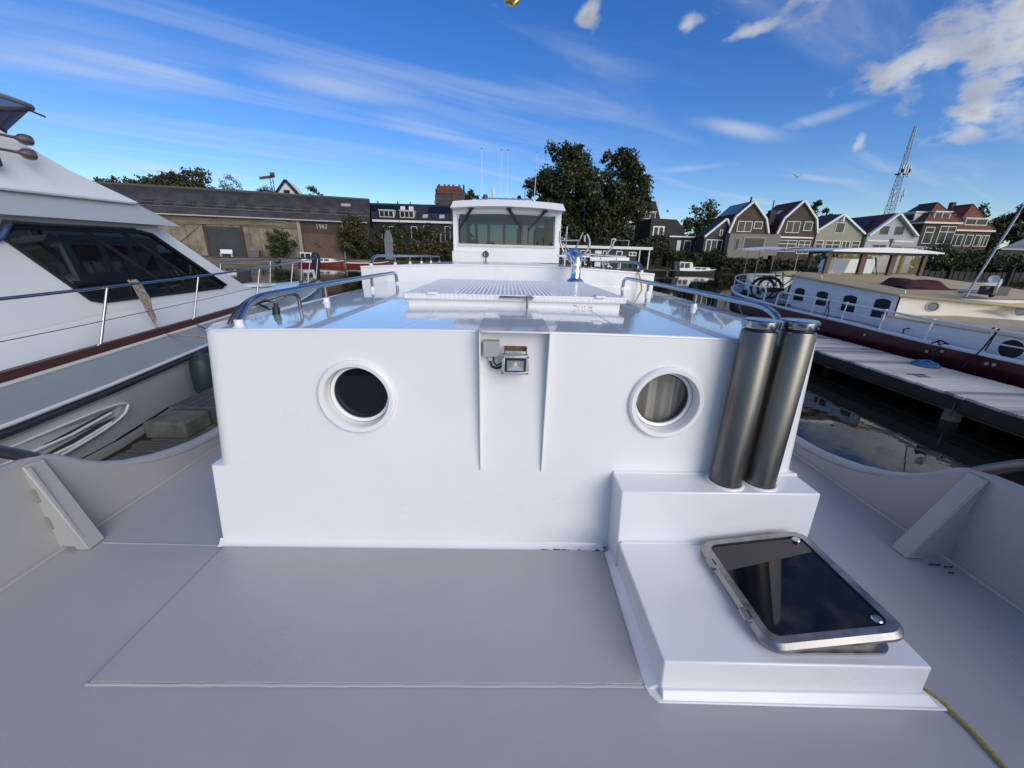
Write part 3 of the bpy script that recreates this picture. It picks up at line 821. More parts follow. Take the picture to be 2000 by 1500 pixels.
sill = ob('windscreen_sill', MB().box(wx0 - .02, wx1 + .02, WY - .022, WY - .001, wzb - .035, wzb + .005), mat('beige_sill', (.62, .6, .55), .4), boat)
ob('windscreen', MB().add([(wx0, WY + .012, wzb)] + [(x, WY + .012, z) for x, y, z in top] + [(wx1, WY + .012, wzb)], [tuple(range(n + 3))]), TINT, boat, smooth=0)
# visor roof
vz = lambda x: 2.455 + .05 * (1 - (x / 1.1) ** 2)
mb = MB(); n = 16
A, B, C_, D_ = [], [], [], []
for i in range(n + 1):
    t = i / n; xa = -1.125 + 2.26 * t; xb = -1.075 + 2.17 * t
    A.append((xa, WY - .30, vz(xa) - .095)); B.append((xb, WY - .14, vz(xb) + .04)); C_.append((xb, WY + 2.4, vz(xb) + .05)); D_.append((xa, WY + .0, vz(xa) - .10))
rows = [D_, A, B, C_]; k = n + 1
for r_ in rows: mb.v += r_
for r_ in range(3): mb.f += [(r_ * k + i, r_ * k + i + 1, (r_ + 1) * k + i + 1, (r_ + 1) * k + i) for i in range(n)]
E1 = [(-1.125, WY + 2.4, vz(1.1) - .1), (1.135, WY + 2.4, vz(1.1) - .1)]
mb.add([D_[0], A[0], B[0], C_[0], E1[0]], [(0, 1, 2, 3, 4)]); mb.add([D_[-1], A[-1], B[-1], C_[-1], E1[1]], [(0, 1, 2, 3, 4)])
mb.add([D_[0], D_[-1], E1[1], E1[0]], [(0, 1, 2, 3)])
ob('visor_roof', mb, WHITE, boat, smooth=30)
ob('roof_locker', MB().box(XA - .01, -.49, WY - .16, WY + .001, wz0 - .02, 1.565), WHITE, boat, bevel=.01)
# search light
sl = ob('spotlight', MB().lathe([(.001, .0), (.062, 0), (.066, .04), (.05, .05), (.042, .035), (.02, .03), (.0001, .03)], (-.43, WY - .16, 1.515), (0, -1, 0), 24).tube([(-.43, WY - .14, 1.45), (-.43, WY - .14, 1.37)], .015, 8), STEEL, boat, smooth=35)
ob('lens', MB().lathe([(.0001, .034), (.02, .034)], (-.43, WY - .16, 1.515), (0, -1, 0), 16), DARKP, sl)
# pantograph wipers
for (ax, az_, bx, bz) in ((-.735, 2.395, -.985, 2.0), (.0, 2.395, .275, 2.03), (.735, 2.36, .43, 2.0)):
    w = ob('wiper', MB().tube([(ax, WY - .05, az_), (bx, WY - .035, bz)], .017, 6).tube([(ax + .04, WY - .05, az_ - .002), (bx + .02, WY - .035, bz + .02)], .012, 6).obox((ax + .02, WY - .05, az_), (.09, .05, .04)), BLACK, boat)
    ob('wiper_blade', MB().box(bx - .010, bx + .010, WY - .03, WY - .012, bz - .26, bz + .19), BLACK, w)
# roof gear
zt = 2.54
ob('roof_rail', MB().tube([(-.55, WY - .02, zt - .03)] + arc((-.53, WY - .02, zt + .0), (-.50, WY - .02, zt + .035), (-.44, WY - .02, zt + .036), 4) + arc((.46, WY - .02, zt + .036), (.52, WY - .02, zt + .035), (.55, WY - .02, zt + .0), 4) + [(.57, WY - .02, zt - .03)], .012, 8), POLISH, boat)
for x, h in ((-.55, .96), (-.155, .95), (-.02, .95), (.545, .93)):
    an = ob('whip_antenna', MB().tube([(x, WY + .3, zt - .02), (x + (.006 if x < .3 else .03), WY + .3, zt + h)], [.007, .0035], 6), mat('antenna_white', (.7, .71, .73), .4), boat)
    ob('antenna_foot', MB().lathe([(.016, 0), (.012, .06), (.006, .1)], (x, WY + .3, zt - .03), n=10), STEEL, an)
    ob('antenna_tip', MB().lathe([(.001, 0), (.007, .01), (.006, .03), (.001, .035)], (x + (.006 if x < .3 else .03), WY + .3, zt + h), n=8), DARKP, an)
ob('radome_antenna', MB().lathe([(.03, 0), (.045, .05), (.05, .1), (.032, .11), (.034, .27), (.028, .29), (.001, .29)], (-.305, WY + .3, zt - .02), n=16), mat('antenna_dome', (.62, .62, .58), .5), boat)
ob('camera_dome', MB().lathe([(.02, 0), (.015, .06), (.045, .08), (.055, .12), (.04, .165), (.001, .175)], (-.47, WY + .3, zt - .02), n=16), DARKP, boat)
ob('gps_antenna', MB().lathe([(.01, 0), (.01, .09), (.035, .10), (.038, .13), (.001, .145)], (.125, WY + .3, zt - .02), n=14), mat('gps_white', (.6, .6, .56), .5), boat)
ob('horn', MB().lathe([(.012, 0), (.018, .07), (.05, .12), (.052, .125)], (.30, WY + .2, zt + .06), (-.6, -.8, .1), 14).tube([(.32, WY + .25, zt - .02), (.31, WY + .25, zt + .06)], .012, 8).tube([(.345, WY + .28, zt - .02), (.35, WY + .28, zt + .23)], .005, 6), DARKP, boat)

# cowl vent
cv = ob('cowl_vent', MB().lathe([(.118, 0), (.118, .008), (.108, .03), (.088, .075), (.082, .08), (.066, .085), (.056, .10), (.055, .2), (.057, .215)], (.745, 4.30, zr(.745, 4.3)), n=36), CHROME, boat, smooth=50)
hz0 = zr(.745, 4.3)
head = arc((.745, 4.30, hz0 + .205), (.745, 4.29, hz0 + .315), (.735, 4.42, hz0 + .325), 9)
ob('cowl_head', MB().tube(head, [.056, .057, .059, .062, .064, .067, .070, .073, .076, .078], 26, caps=False).lathe([(.078, 0), (.082, .006), (.078, .014), (.072, .012)], head[-1], (head[-1] - head[-2]), 26), CHROME, cv, smooth=60)

# folded boarding ladder on the upper roof
GAL = mat('galvanised_tube', (.36, .37, .38), .38, metal=.9, var=.15, vscale=8)
ly = 6.2
bl = ob('folded_gangway', MB().tube([(.87, ly, 1.545), (1.20, ly, 1.55), (1.45, ly, 1.535), (1.83, ly, 1.525)], .020, 10), GAL, boat)
TUBES = []
TUBES.append(MB().tube([(.80, ly + .05, 1.87), (.80, ly + .05, 1.74), (.87, ly + .05, 1.57)], .014, 8))
TUBES.append(MB().tube([(.82, ly + .06, 1.735), (1.12, ly + .06, 1.745)], .012, 8))
TUBES.append(MB().tube([(1.03, ly + .06, 1.56), (1.15, ly + .06, 1.86)], .013, 8))
TUBES.append(MB().tube([(.85, ly + .05, 1.70), (.98, ly + .06, 1.58)], .01, 8))
TUBES.append(MB().tube(arc((1.16, ly - .1, 1.55), (1.30, ly - .1, 1.68), (1.18, ly - .1, 1.83), 7) + [(1.15, ly - .1, 1.81), (1.16, ly - .1, 1.72)], .019, 10))
TUBES.append(MB().tube([(1.50, ly - .05, 1.55), (1.58, ly - .05, 1.64), (1.61, ly - .05, 1.74)] + arc((1.625, ly - .05, 1.75), (1.63, ly - .05, 1.79), (1.575, ly - .05, 1.765), 4), .018, 10))
TUBES.append(MB().tube([(.93, ly + .25, 1.39), (.93, ly + .25, 1.95)], .012, 8))
for tb in TUBES: ob('frame_tube', tb, GAL, bl)
rl = MB()
rl.box(.78, 1.28, ly - .02, ly + .02, 1.50, 1.53).box(1.26, 1.86, ly - .10, ly - .06, 1.455, 1.515).box(.86, 1.2, ly, ly + .03, 1.46, 1.475)
for x in (.88, 1.0, 1.12, 1.35, 1.48): rl.box(x, x + .02, ly - .02, ly + .01, 1.37, 1.50)
rl.tube([(1.44, ly - .06, 1.46), (1.62, ly - .06, 1.36)], .012, 6).tube([(1.55, ly - .08, 1.46), (1.545, ly - .08, 1.35)], .018, 8).tube([(1.73, ly - .08, 1.46), (1.73, ly - .08, 1.34)], .014, 8)
ob('side_rail', rl, mat('pale_aluminium', (.55, .56, .56), .4, metal=.6), bl, bevel=.003)
ob('bolt_hole', MB().lathe([(.0001, 0), (.01, 0)], (1.42, ly - .101, 1.487), (0, -1, 0), 10).lathe([(.0001, 0), (.01, 0)], (1.66, ly - .101, 1.487), (0, -1, 0), 10).lathe([(.0001, .0), (.017, 0)], (1.832, ly - .001, 1.525), (1, 0, 0), 10), BLACK, bl)
for x, z, r in ((1.255, 1.43, .065), (1.905, 1.42, .05), (1.17, 1.40, .035), (1.33, 1.40, .04)):
    wl = ob('wheel', MB().lathe([(r * .5, -.02), (r, -.022), (r, .022), (r * .5, .02), (r * .5, -.02)], (x, ly - .02, z), (.95, -.2, 0), 20), BLACK, bl, smooth=40)
ob('buoy', MB().lathe([(.001, -.04), (.03, -.03), (.042, 0), (.03, .03), (.001, .04)], (1.02, ly + .05, 1.60), (1, 0, .1), 14), mat('pale_blue_float', (.3, .36, .45), .4), boat)

# yellow lines lying on the cruiser
o = ob('yellow_line', MB().tube([(1.575, .985, .012), (1.60, .93, .012), (1.608, .84, .009), (1.60, .75, .009), (1.585, .6, .009), (1.56, .3, .009)], .0065, 8), ROPEY)
tag(o, 'thin yellow line running aft from the white locker across the deck', 'rope')
o = ob('yellow_line', MB().tube([(1.38, 6.4, 1.365), (1.50, 5.4, 1.36), (1.52, 4.75, 1.36), (1.515, 4.58, 1.352), (1.53, 4.55, 1.30), (1.555, 4.52, 1.2), (1.55, 4.45, 1.04), (1.5, 4.3, 1.02)], .009, 8), ROPEY)
tag(o, 'yellow line hanging over the corner of the upper house wall', 'rope')
# brass snap hook on a halyard overhead
hk = ob('brass_snap_hook', MB().tube([(0.0 + .018 * math.cos(t), 1.2, 2.115 + .024 * math.sin(t)) for t in [2 * math.pi * i / 16 for i in range(16)]], .006, 8, closed=True).tube([(0, 1.2, 2.14), (0, 1.2, 2.2)], .008, 8), BRASS)
ob('halyard', MB().tube([(0, 1.2, 2.19), (0.02, 1.2, 6)], .004, 6), mat('pale_halyard', (.5, .5, .48), .8), hk)
tag(hk, 'small brass snap hook hanging from a line at the top edge', 'hook')
# ------------------------------------------------------------------ yacht moored on the left
yt = thing('motor_yacht', 'cream flybridge motor yacht with grey side band moored on the left', 'boat', loc=(-5.9, 4, WZ))
CX = -5.95
# plan: half width of the gunwale and of the rub rail along Y
YS = [-3, -1, 1, 2.2, 3.0, 3.9, 5.0, 5.6, 6.8, 8.0, 9.3, 10.6, 11.6, 12.3, 12.75]
GW = [1.86, 1.86, 1.85, 1.82, 1.78, 1.56, 1.42, 1.30, 1.18, 1.06, .90, .68, .44, .20, .03]
GW = [1.84, 1.84, 1.82, 1.80, 1.76, 1.66, 1.52, 1.44, 1.28, 1.10, .89, .63, .39, .17, .02]
RW = [1.88, 1.88, 1.87, 1.86, 1.84, 1.76, 1.62, 1.55, 1.39, 1.20, .97, .69, .42, .19, .02]
BWd = [1.74, 1.74, 1.74, 1.76, 1.77, 1.70, 1.45, 1.32, 1.05, .80, .55, .32, .15, .05, .0]
GZ = [.36, .36, .37, .375, .38, .40, .42, .43, .455, .49, .53, .57, .60, .62, .63]
RZ = [.02, .02, .03, .03, .04, .06, .09, .11, .15, .20, .27, .35, .42, .48, .52]


def side_strip(A, Az, B, Bz, s):
    mb = MB()
    for y, a, za, b, zb in zip(YS, A, Az, B, Bz): mb.v += [(CX + s * a, y, za), (CX + s * b, y, zb)]
    mb.f = [(2 * i, 2 * i + 2, 2 * i + 3, 2 * i + 1) for i in range(len(YS) - 1)]
    return mb


def cat(*ms):
    o = MB()
    for m_ in ms: o.add(m_.v, m_.f)
    return o


def off(L_, d): return [a + d for a in L_]


BZ = [-.58] * len(YS)
KZ = [-.72] * len(YS)
KW = [b - .03 for b in BWd]
hull = ob('hull', cat(side_strip(off(RW, -.012), off(RZ, -.07), BWd, off(BZ, .0), 1), side_strip(off(RW, -.012), off(RZ, -.07), BWd, BZ, -1), side_strip(BWd, BZ, KW, KZ, 1), side_strip(BWd, BZ, KW, KZ, -1)), mat('yacht_hull_gelcoat', (.60, .61, .58), .25, var=.04, vscale=1, coat=.4, bump=.03, bscale=8), yt, smooth=50)
ob('boot_stripe', side_strip(off(BWd, .006), off(BZ, .085), off(BWd, .006), off(BZ, .045), 1), mat('dark_boot_stripe', (.02, .025, .03), .4), hull, smooth=0)
# grey upper strake, white lips, black rubbing strake
ob('upper_strake', cat(side_strip(GW, off(GZ, -.03), off(RW, .0), off(RZ, .03), 1), side_strip(GW, off(GZ, -.03), RW, off(RZ, .03), -1)), YACHTG, yt, smooth=50)
ob('white_lip', MB().tube([(CX + a + .004, y, z + .03) for y, a, z in zip(YS, RW, RZ)], .020, 8), YACHTW, yt)
ob('rubbing_strake', MB().tube([(CX + a + .006, y, z - .03) for y, a, z in zip(YS, RW, RZ)], .034, 10), mat('rubber_strake', (.035, .037, .045), .3), yt)
ob('strake_trim', MB().tube([(CX + a + .004, y, z - .072) for y, a, z in zip(YS, RW, RZ)], .010, 6), mat('tan_trim', (.42, .38, .30), .5), yt)
ob('gunwale_lip', MB().tube([(CX + a - .01, y, z - .022) for y, a, z in zip(YS, GW, GZ)], .022, 8), mat('cream_lip', (.66, .65, .58), .4), yt)
tk = cat(side_strip(off(GW, -.02), off(GZ, .0), off(GW, -.03), off(GZ, .075), 1), side_strip(off(GW, -.03), off(GZ, .075), off(GW, -.09), off(GZ, .078), 1))
ob('teak_toe_rail', tk, TEAK, yt, smooth=30)
ob('side_deck', cat(side_strip(off(GW, -.08), off(GZ, -.005), [max(0, a - .5) for a in GW], off(GZ, .0), 1)), YACHTW, yt)
# foredeck
fd = MB()
for y, a, z in zip(YS, GW, GZ):
    c = max(0, a - .06); fd.v += [(CX + c, y, z), (CX + c * .75, y, z + .10 * min(1, c)), (CX, y, z + .15 * min(1, c)), (CX - c * .75, y, z + .10 * min(1, c)), (CX - c, y, z)]
for i in range(7, len(YS) - 1):
    for j in range(4): fd.f.append((i * 5 + j, i * 5 + j + 1, i * 5 + 5 + j + 1, i * 5 + 5 + j))
ob('foredeck', fd, YACHTW, yt, smooth=60)

# deckhouse: side panels lean inwards; built from plan/height profile, mirrored
def ywall(z): return 0.98 - .10 * (z - .45)          # half width of the house by height


def sp(y, z, o=0.0, s=1): return (CX + s * (ywall(z) + o), y, z)


coam = [(2.0, .44), (7.85, .60), (8.6, .62), (7.7, .74), (6.9, .68), (4.8, .645), (2.0, .52)]
prof = [(0.0, .40), (7.6, .55), (8.35, .62), (7.55, .86), (6.05, 1.78), (5.9, 1.80), (0.0, 1.76)]
# window opening in the side
WIN = [(4.20, 1.545), (4.33, 1.655), (5.78, 1.69), (5.95, 1.66), (7.12, .88), (7.02, .845), (4.90, .835), (4.78, .87)]
hs = MB()
outer = [(0, .40), (4.6, .48), (7.6, .55), (8.35, .62), (7.62, .84), (6.10, 1.78), (3.0, 1.76), (0, 1.76)]
for s in (1, -1):
    O_ = [sp(y, z, 0, s) for y, z in outer]; I_ = [sp(y, z, 0, s) for y, z in WIN]
    if s == 1:
        # ring between outline and window opening
        v = O_ + I_
        o0, o1, o2, o3, o4, o5, o6, o7 = range(8); w0, w1, w2, w3, w4, w5, w6, w7 = range(8, 16)
        hs.add(v, [(o0, o1, w7, w0, o7), (o1, o2, w5, w6), (o1, w6, w7), (o2, o3, o4, w4, w5), (o4, o5, w3, w4), (o5, o6, w1, w2, w3), (o6, o7, w0, w1)])
    else:
        hs.add(O_, [tuple(range(8))])
# front slope panels and roof
a_, b_, c_, d_ = outer[3], outer[4], outer[5], outer[7]
hs.add([sp(*a_), sp(*b_), sp(*b_, 0, -1), sp(*a_, 0, -1)], [(0, 1, 2, 3)])
hs.add([sp(*b_), sp(*c_), sp(*c_, 0, -1), sp(*b_, 0, -1)], [(0, 1, 2, 3)])
hs.add([sp(*c_), sp(0, 1.76), sp(0, 1.76, 0, -1), sp(*c_, 0, -1)], [(0, 1, 2, 3)])
ob('deckhouse', hs, YACHTW, yt, smooth=25)
# coaming ledge at the foot of the house
def gun0(y):
    for (y0, a0, z0), (y1, a1, z1) in zip(zip(YS, GW, GZ), list(zip(YS, GW, GZ))[1:]):
        if y <= y1: return a0 + (a1 - a0) * (y - y0) / (y1 - y0), z0 + (z1 - z0) * (y - y0) / (y1 - y0)


cl = MB()
for y, z in ((0, .56), (3.77, .56), (4.8, .63), (5.8, .66), (6.8, .68), (7.7, .70), (8.5, .68)):
    cl.v += [(CX + ywall(z) + .002, y, z + .05), (CX + ywall(z) + .075, y, z - .01), (CX + max(ywall(z) + .10, gun0(y)[0] - .075), y, gun0(y)[1] + .035)]
cl.f = [(3 * i + j, 3 * i + 3 + j, 3 * i + 4 + j, 3 * i + 1 + j) for i in range(6) for j in range(2)]
ob('coaming', cl, YACHTW, yt, smooth=20)
wn = ob('side_window', MB().add([sp(y, z, -.012) for y, z in WIN], [tuple(range(8))]), SMOKE, yt, smooth=0)
ob('window_frame', MB().tube([sp(y, z, .012) for y, z in WIN], .022, 8, closed=True), BLACK, wn)
ob('window_trim', MB().tube([sp(4.30, 1.70, .02), sp(4.6, 1.695, .02), sp(5.70, 1.715, .02)], .022, 8).tube([sp(4.28, 1.70, .025), sp(4.16, 1.56, .025), sp(4.10, 1.52, .02)], .038, 8), POLISH, wn)
for a, b in (((5.05, 1.66), (6.05, .85)), ((5.5, 1.68), (6.65, .86))):
    ob('window_bar', MB().tube([sp(*a, -.03), sp(*b, -.03)], .034, 8), BLACK, wn)
ob('saloon_floor', MB().box(CX - .9, CX + .88, 0, 7.6, .45, .50), DARKP, yt)
ob('saloon_table', MB().box(CX - .3, CX + .5, 4.6, 5.6, .5, .95).box(CX - .8, CX - .5, 3, 6, .5, 1.3), mat('saloon_brown', (.05, .03, .02), .5), yt, bevel=.03)
# brow (grey band) and flybridge
BR0 = [(0, 1.70), (6.12, 1.785), (5.55, 2.03), (4.1, 1.985), (0, 1.96)]
bw = MB()
for s in (1, -1):
    top = [(CX + s * (1.17 if z < 1.9 else 1.10), y, z) for y, z in BR0]; bw.add(top, [tuple(range(5))])
k = [(CX + s * (1.17 if z < 1.9 else 1.10), y, z) for s in (1, -1) for y, z in BR0]
bw.add(k, [(0, 1, 6, 5), (1, 2, 7, 6), (2, 3, 8, 7), (3, 4, 9, 8)])
ob('brow', bw, mat('yacht_brow_grey', (.42, .45, .47), .4, bump=.1, bscale=150), yt, smooth=20)
fy = MB()
FO = [(0, 1.96), (4.1, 1.995), (5.57, 2.035), (5.02, 2.245), (4.92, 2.285), (4.40, 2.575), (0, 2.62)]
FI = [1.13, 1.13, 1.13, 1.05, 1.02, .93, .93]
L_ = [(CX + w, y, z) for (y, z), w in zip(FO, FI)]; R_ = [(CX - w, y, z) for (y, z), w in zip(FO, FI)]
mid = [(0, 2.27), (4.0, 2.28), (4.92, 2.275)]
fy.add(L_, [(0, 1, 2, 3, 4, 5, 6)]); fy.add(R_, [tuple(range(7))])
for i in range(2, 6): fy.add([L_[i], L_[i + 1], R_[i + 1], R_[i]], [(0, 1, 2, 3)])
fy.add([L_[0], L_[2], R_[2], R_[0]], [(0, 1, 2, 3)])
ob('flybridge', fy, YACHTW, yt, smooth=28, bevel=.02)
ob('brow_lip', MB().tube([(CX + 1.14, y, z) for y, z in ((0, 1.965), (2, 1.975), (4.1, 1.995), (5.5, 2.03))], .022, 8), YACHTW, yt)
def se(c): return math.copysign(abs(c) ** .2, c)


ob('flybridge_screen', MB().grid(lambda u, v: (CX + (.90 + .05 * v) * se(math.cos(math.pi * u)), 3.42 + (1.22 + .30 * v) * se(math.sin(math.pi * u)), 2.56 + .30 * v), 40, 3), glass_mat('purple_screen', (.55, .38, .38), .62), yt, smooth=60)
ob('screen_rim', MB().tube([(CX + .955 * se(math.cos(math.pi * i / 40)), 3.42 + 1.525 * se(math.sin(math.pi * i / 40)), 2.87) for i in range(41)], .024, 8), mat('grey_rim', (.2, .22, .24), .4), yt)
ob('screen_foot', MB().tube([(CX + .90 * se(math.cos(math.pi * i / 40)), 3.42 + 1.22 * se(math.sin(math.pi * i / 40)), 2.575) for i in range(41)], .022, 8), BLACK, yt)
ob('flag_socket', MB().tube([(CX + .90, 4.78, 2.83), (CX + .93, 4.92, 2.80)], .009, 8), DARKP, yt)
for dz, dy, dx in ((0.015, .03, 1.05), (-.125, -.03, 1.10)):
    ob('trumpet_horn', MB().lathe([(.010, -.9), (.012, -.30), (.014, -.13), (.024, -.10), (.044, -.075), (.052, -.04), (.048, .0), (.038, -.005), (.02, -.05)], (CX + dx + .05, 4.50 + dy, 2.47 + dz), (.05, 1, .02), 20), mat('bronze_horn', (.22, .17, .15), .35, metal=.7), yt, smooth=50)
ob('deck_lamp', MB().box(CX + 1.10, CX + 1.17, 3.95, 4.17, 2.18, 2.28), mat('green_black_lamp', (.02, .035, .03), .3), yt, bevel=.015)
# long side vents moulded in the hull
for k_, (z0, z1, y1) in enumerate(((-.16, -.225, 3.92), (-.255, -.33, 3.90))):
    def hx(y, z): return CX + 1.845 - .02 - .10 * max(0, y - 3.0) - (.02 * (.0 - z) / .6)
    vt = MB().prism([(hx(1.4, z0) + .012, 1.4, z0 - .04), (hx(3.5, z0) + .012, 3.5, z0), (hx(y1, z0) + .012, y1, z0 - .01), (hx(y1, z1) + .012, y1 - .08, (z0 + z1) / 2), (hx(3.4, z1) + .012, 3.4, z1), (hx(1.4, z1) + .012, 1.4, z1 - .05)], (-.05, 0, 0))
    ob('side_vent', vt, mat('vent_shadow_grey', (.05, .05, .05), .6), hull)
    ob('vent_lip', MB().tube([(hx(1.4, z1) + .02, 1.4, z1 - .062), (hx(3.4, z1) + .02, 3.4, z1 - .012), (hx(3.8, z1) + .02, y1 - .08, (z0 + z1) / 2 - .004)], .014, 8), YACHTW, hull)
hx = lambda y: CX + 1.845 - .10 * max(0, y - 3.0)
ob('vent_surround', MB().tube([(hx(1.4), 1.4, -.17), (hx(3.4), 3.4, -.115)] + arc((hx(3.6), 3.65, -.115), (hx(4.1), 4.10, -.13), (hx(4.08), 4.06, -.20), 6) + arc((hx(4.0), 4.0, -.26), (hx(3.85), 3.85, -.34), (hx(3.3), 3.3, -.37), 5) + [(hx(1.4), 1.4, -.46)], .013, 8), YACHTW, hull)


# pulpit rail and stanchions
def gun(y, A, Z_):
    for (y0, a0, z0), (y1, a1, z1) in zip(zip(YS, A, Z_), list(zip(YS, A, Z_))[1:]):
        if y <= y1: return a0 + (a1 - a0) * (y - y0) / (y1 - y0), z0 + (z1 - z0) * (y - y0) / (y1 - y0)


for s in (1, -1):
    path = []
    for y in [1.0, 2.5, 3.8, 4.6, 6.0, 7.5, 9.0, 10.4, 11.6, 12.4, 12.75]:
        a, z = gun(min(y, 12.7), GW, GZ); path.append((CX + s * (max(a, .04) - .05 + .03), y + .05, z + .66 - .0 * y))
    pr = ob('pulpit_rail', MB().tube(path, .0155, 10), POLISH, yt, smooth=60)
    ob('life_line', MB().tube([(x, y, z - .34) for x, y, z in path], .004, 6), STEEL, pr)
    for y in (2.2, 4.08, 5.66, 7.6, 9.4, 10.9, 12.0, 12.6):
        a, z = gun(y, GW, GZ)
        ob('stanchion', MB().tube([(CX + s * (a - .05), y, z - .01), (CX + s * (max(a, .04) - .02), y + .26, z + .655)], .0135, 10).lathe([(.032, 0), (.03, .012), (.018, .02), (.018, .10)], (CX + s * (a - .05), y, z - .01), (0, .2, 1), 12), STAN, pr)
# bow fittings
for x, y, z in ((CX + .2, 11.4, .72), (CX + .55, 10.5, .66)):
    ob('bollard', MB().lathe([(.06, 0), (.06, .03), (.035, .04), (.035, .09), (.055, .10), (.055, .13), (.001, .14)], (x, y, z - .05), n=14), STEEL, yt, smooth=40)
ob('fairlead', MB().box(CX + .97, CX + 1.02, 8.7, 8.85, .55, .68), YACHTW, yt, bevel=.015)
ob('anchor_cover', MB().lathe([(.001, .50), (.09, .48), (.13, .38), (.12, .1), (.08, 0), (.06, -.35)], (CX + .05, 12.55, .95), n=16), mat('navy_cover', (.015, .02, .032), .7), yt, smooth=60)
ob('cabin_hatch', MB().box(CX - .3, CX + .3, 9.2, 9.8, .66, .72), YACHTW, yt, bevel=.02)

# mooring ropes on the yacht
cl = MB()
for i in range(4):
    o_ = i * .030
    cl.tube([(-4.66 + o_, 4.95 + .03 * math.sin(i), 1.10), (-4.63 + o_, 4.97, 1.05), (-4.60 + o_ * .6, 5.0, .85), (-4.585 + o_ * .3, 5.03 + .01 * i, .66), (-4.575 + o_ * .4, 5.05, .60), (-4.56, 5.04, .66), (-4.60 + o_, 5.0, .88), (-4.635 + o_, 4.98, 1.03)], .016, 8)
o = ob('rope_coil', cl, ROPEM); tag(o, 'beige flecked rope coil hanging on the left yacht\'s rail', 'rope')
lm = MB()
lm.tube([(-4.585, 5.05, .62), (-4.56, 5.06, .50), (-4.54, 5.04, .44), (-4.58, 4.98, .42), (-4.66, 4.86, .44), (-4.70, 4.72, .47), (-4.62, 4.70, .42), (-4.52, 4.80, .38), (-4.47, 4.95, .40), (-4.50, 5.03, .46), (-4.58, 4.88, .45)], .013, 6)
lm.tube([(-4.66, 4.62, .44), (-4.55, 4.72, .38), (-4.48, 4.9, .38)], .013, 6)
lm.tube([(-4.5, 5.0, .42), (-4.2, 5.12, .38), (-3.5, 5.3, .28), (-2.5, 5.6, .14)], .013, 6)
o = ob('mooring_rope', lm, ROPEM); tag(o, 'beige mooring rope looped on the teak rail and led to the cruiser', 'rope')
o = ob('mooring_rope', MB().tube([(-4.55, 5.68, .44), (-4.3, 5.6, .35), (-3.6, 5.2, .0), (-3.2, 4.9, -.25)], .008, 6), ROPEK); tag(o, 'thin dark rope dropping from a stanchion of the left yacht', 'rope')
cl = MB()
random.seed(3)
p = [(-4.66 + random.uniform(-.10, .10), 8.4 + random.uniform(-.3, .3), .60 + random.uniform(-.05, .10)) for i in range(22)]
cl.tube(p, .014, 6)
o = ob('rope_bundle', cl, ROPEM); tag(o, 'small tangle of beige rope on the yacht\'s teak rail near its bow', 'rope')
o = ob('rope_bundle', MB().tube([(-4.74, 7.55, .62), (-4.70, 7.5, .50), (-4.66, 7.62, .44), (-4.62, 7.7, .36), (-4.72, 7.45, .52), (-4.80, 7.4, .5), (-4.68, 7.6, .55), (-4.58, 7.75, .52)], .014, 6), ROPEK); tag(o, 'black knotted line round a stanchion foot of the left yacht', 'rope')
o = ob('fender', MB().lathe([(.001, .30), (.03, .28), (.05, .24), (.12, .18), (.15, .05), (.15, -.25), (.10, -.34), (.001, -.36)], (-4.22, 5.22, -.14), n=18), mat('green_fender', (.02, .04, .042), .5)); tag(o, 'dark green fender hanging between the left yacht and the jetty', 'fender')

# ------------------------------------------------------------------ finger jetty on the left
jt = thing('finger_jetty', 'weathered finger jetty of wooden slats between the cruiser and left yacht', 'jetty', loc=(-3.4, 3, WZ))
WEATH = mat('weathered_plank', (.15, .14, .115), .8, var=.35, vscale=5, stretch=(1, 9, 4), bump=.5, bscale=60)
WEATH2 = mat('weathered_plank_dark', (.095, .09, .075), .85, var=.35, vscale=5, stretch=(1, 9, 4), bump=.5, bscale=60)
base = None
for i in range(34):
    y = 1.2 + i * .125
    if base is None or i % 3 == 0:
        mb = MB().box(-3.68 + random.uniform(-.07, .07), -2.62, y, y + .105 + random.uniform(-.006, .006), -.40, -.365)
        po = ob('plank', mb, WEATH if i % 2 else WEATH2, jt, smooth=0, bevel=.004)
    else:
        po = D.objects.new('plank', base.data); link(po, jt); po.location = (random.uniform(-.04, .04), y - by, random.uniform(-.004, .004))
        b = po.modifiers.new('bevel', 'BEVEL'); b.width = .004
    if base is None: base, by = po, y
ob('beam', MB().box(-3.60, -3.48, .8, 5.6, -.52, -.405).box(-2.80, -2.68, .8, 5.6, -.52, -.405), WEATH2, jt)
CONC = mat('mossy_concrete', (.125, .13, .11), .85, var=.35, vscale=5, bump=.5, bscale=30, bdist=.004)
o = ob('mooring_block', MB().box(-3.66, -3.24, 3.60, 3.95, -.37, -.19), CONC, bevel=.02); tag(o, 'mossy concrete block on the finger jetty beside the cruiser', 'block')
gs = thing('grating_step', 'galvanised grating step on the finger jetty', 'step', loc=(-3.4, 4.4, -.37))
for i in range(12): ob('grating_bar', MB().box(-3.66, -3.10, 4.0 + i * .05, 4.012 + i * .05, -.20, -.17), GAL, gs)
for i in range(6): ob('cross_bar', MB().box(-3.66 + i * .11, -3.652 + i * .11, 3.98, 4.60, -.195, -.168), GAL, gs)
ob('step_frame', MB().box(-3.68, -3.08, 3.965, 3.985, -.36, -.165).box(-3.68, -3.08, 4.60, 4.62, -.36, -.165).box(-3.09, -3.075, 3.985, 4.60, -.30, -.166).box(-3.69, -3.675, 3.985, 4.60, -.36, -.166), GAL, gs)
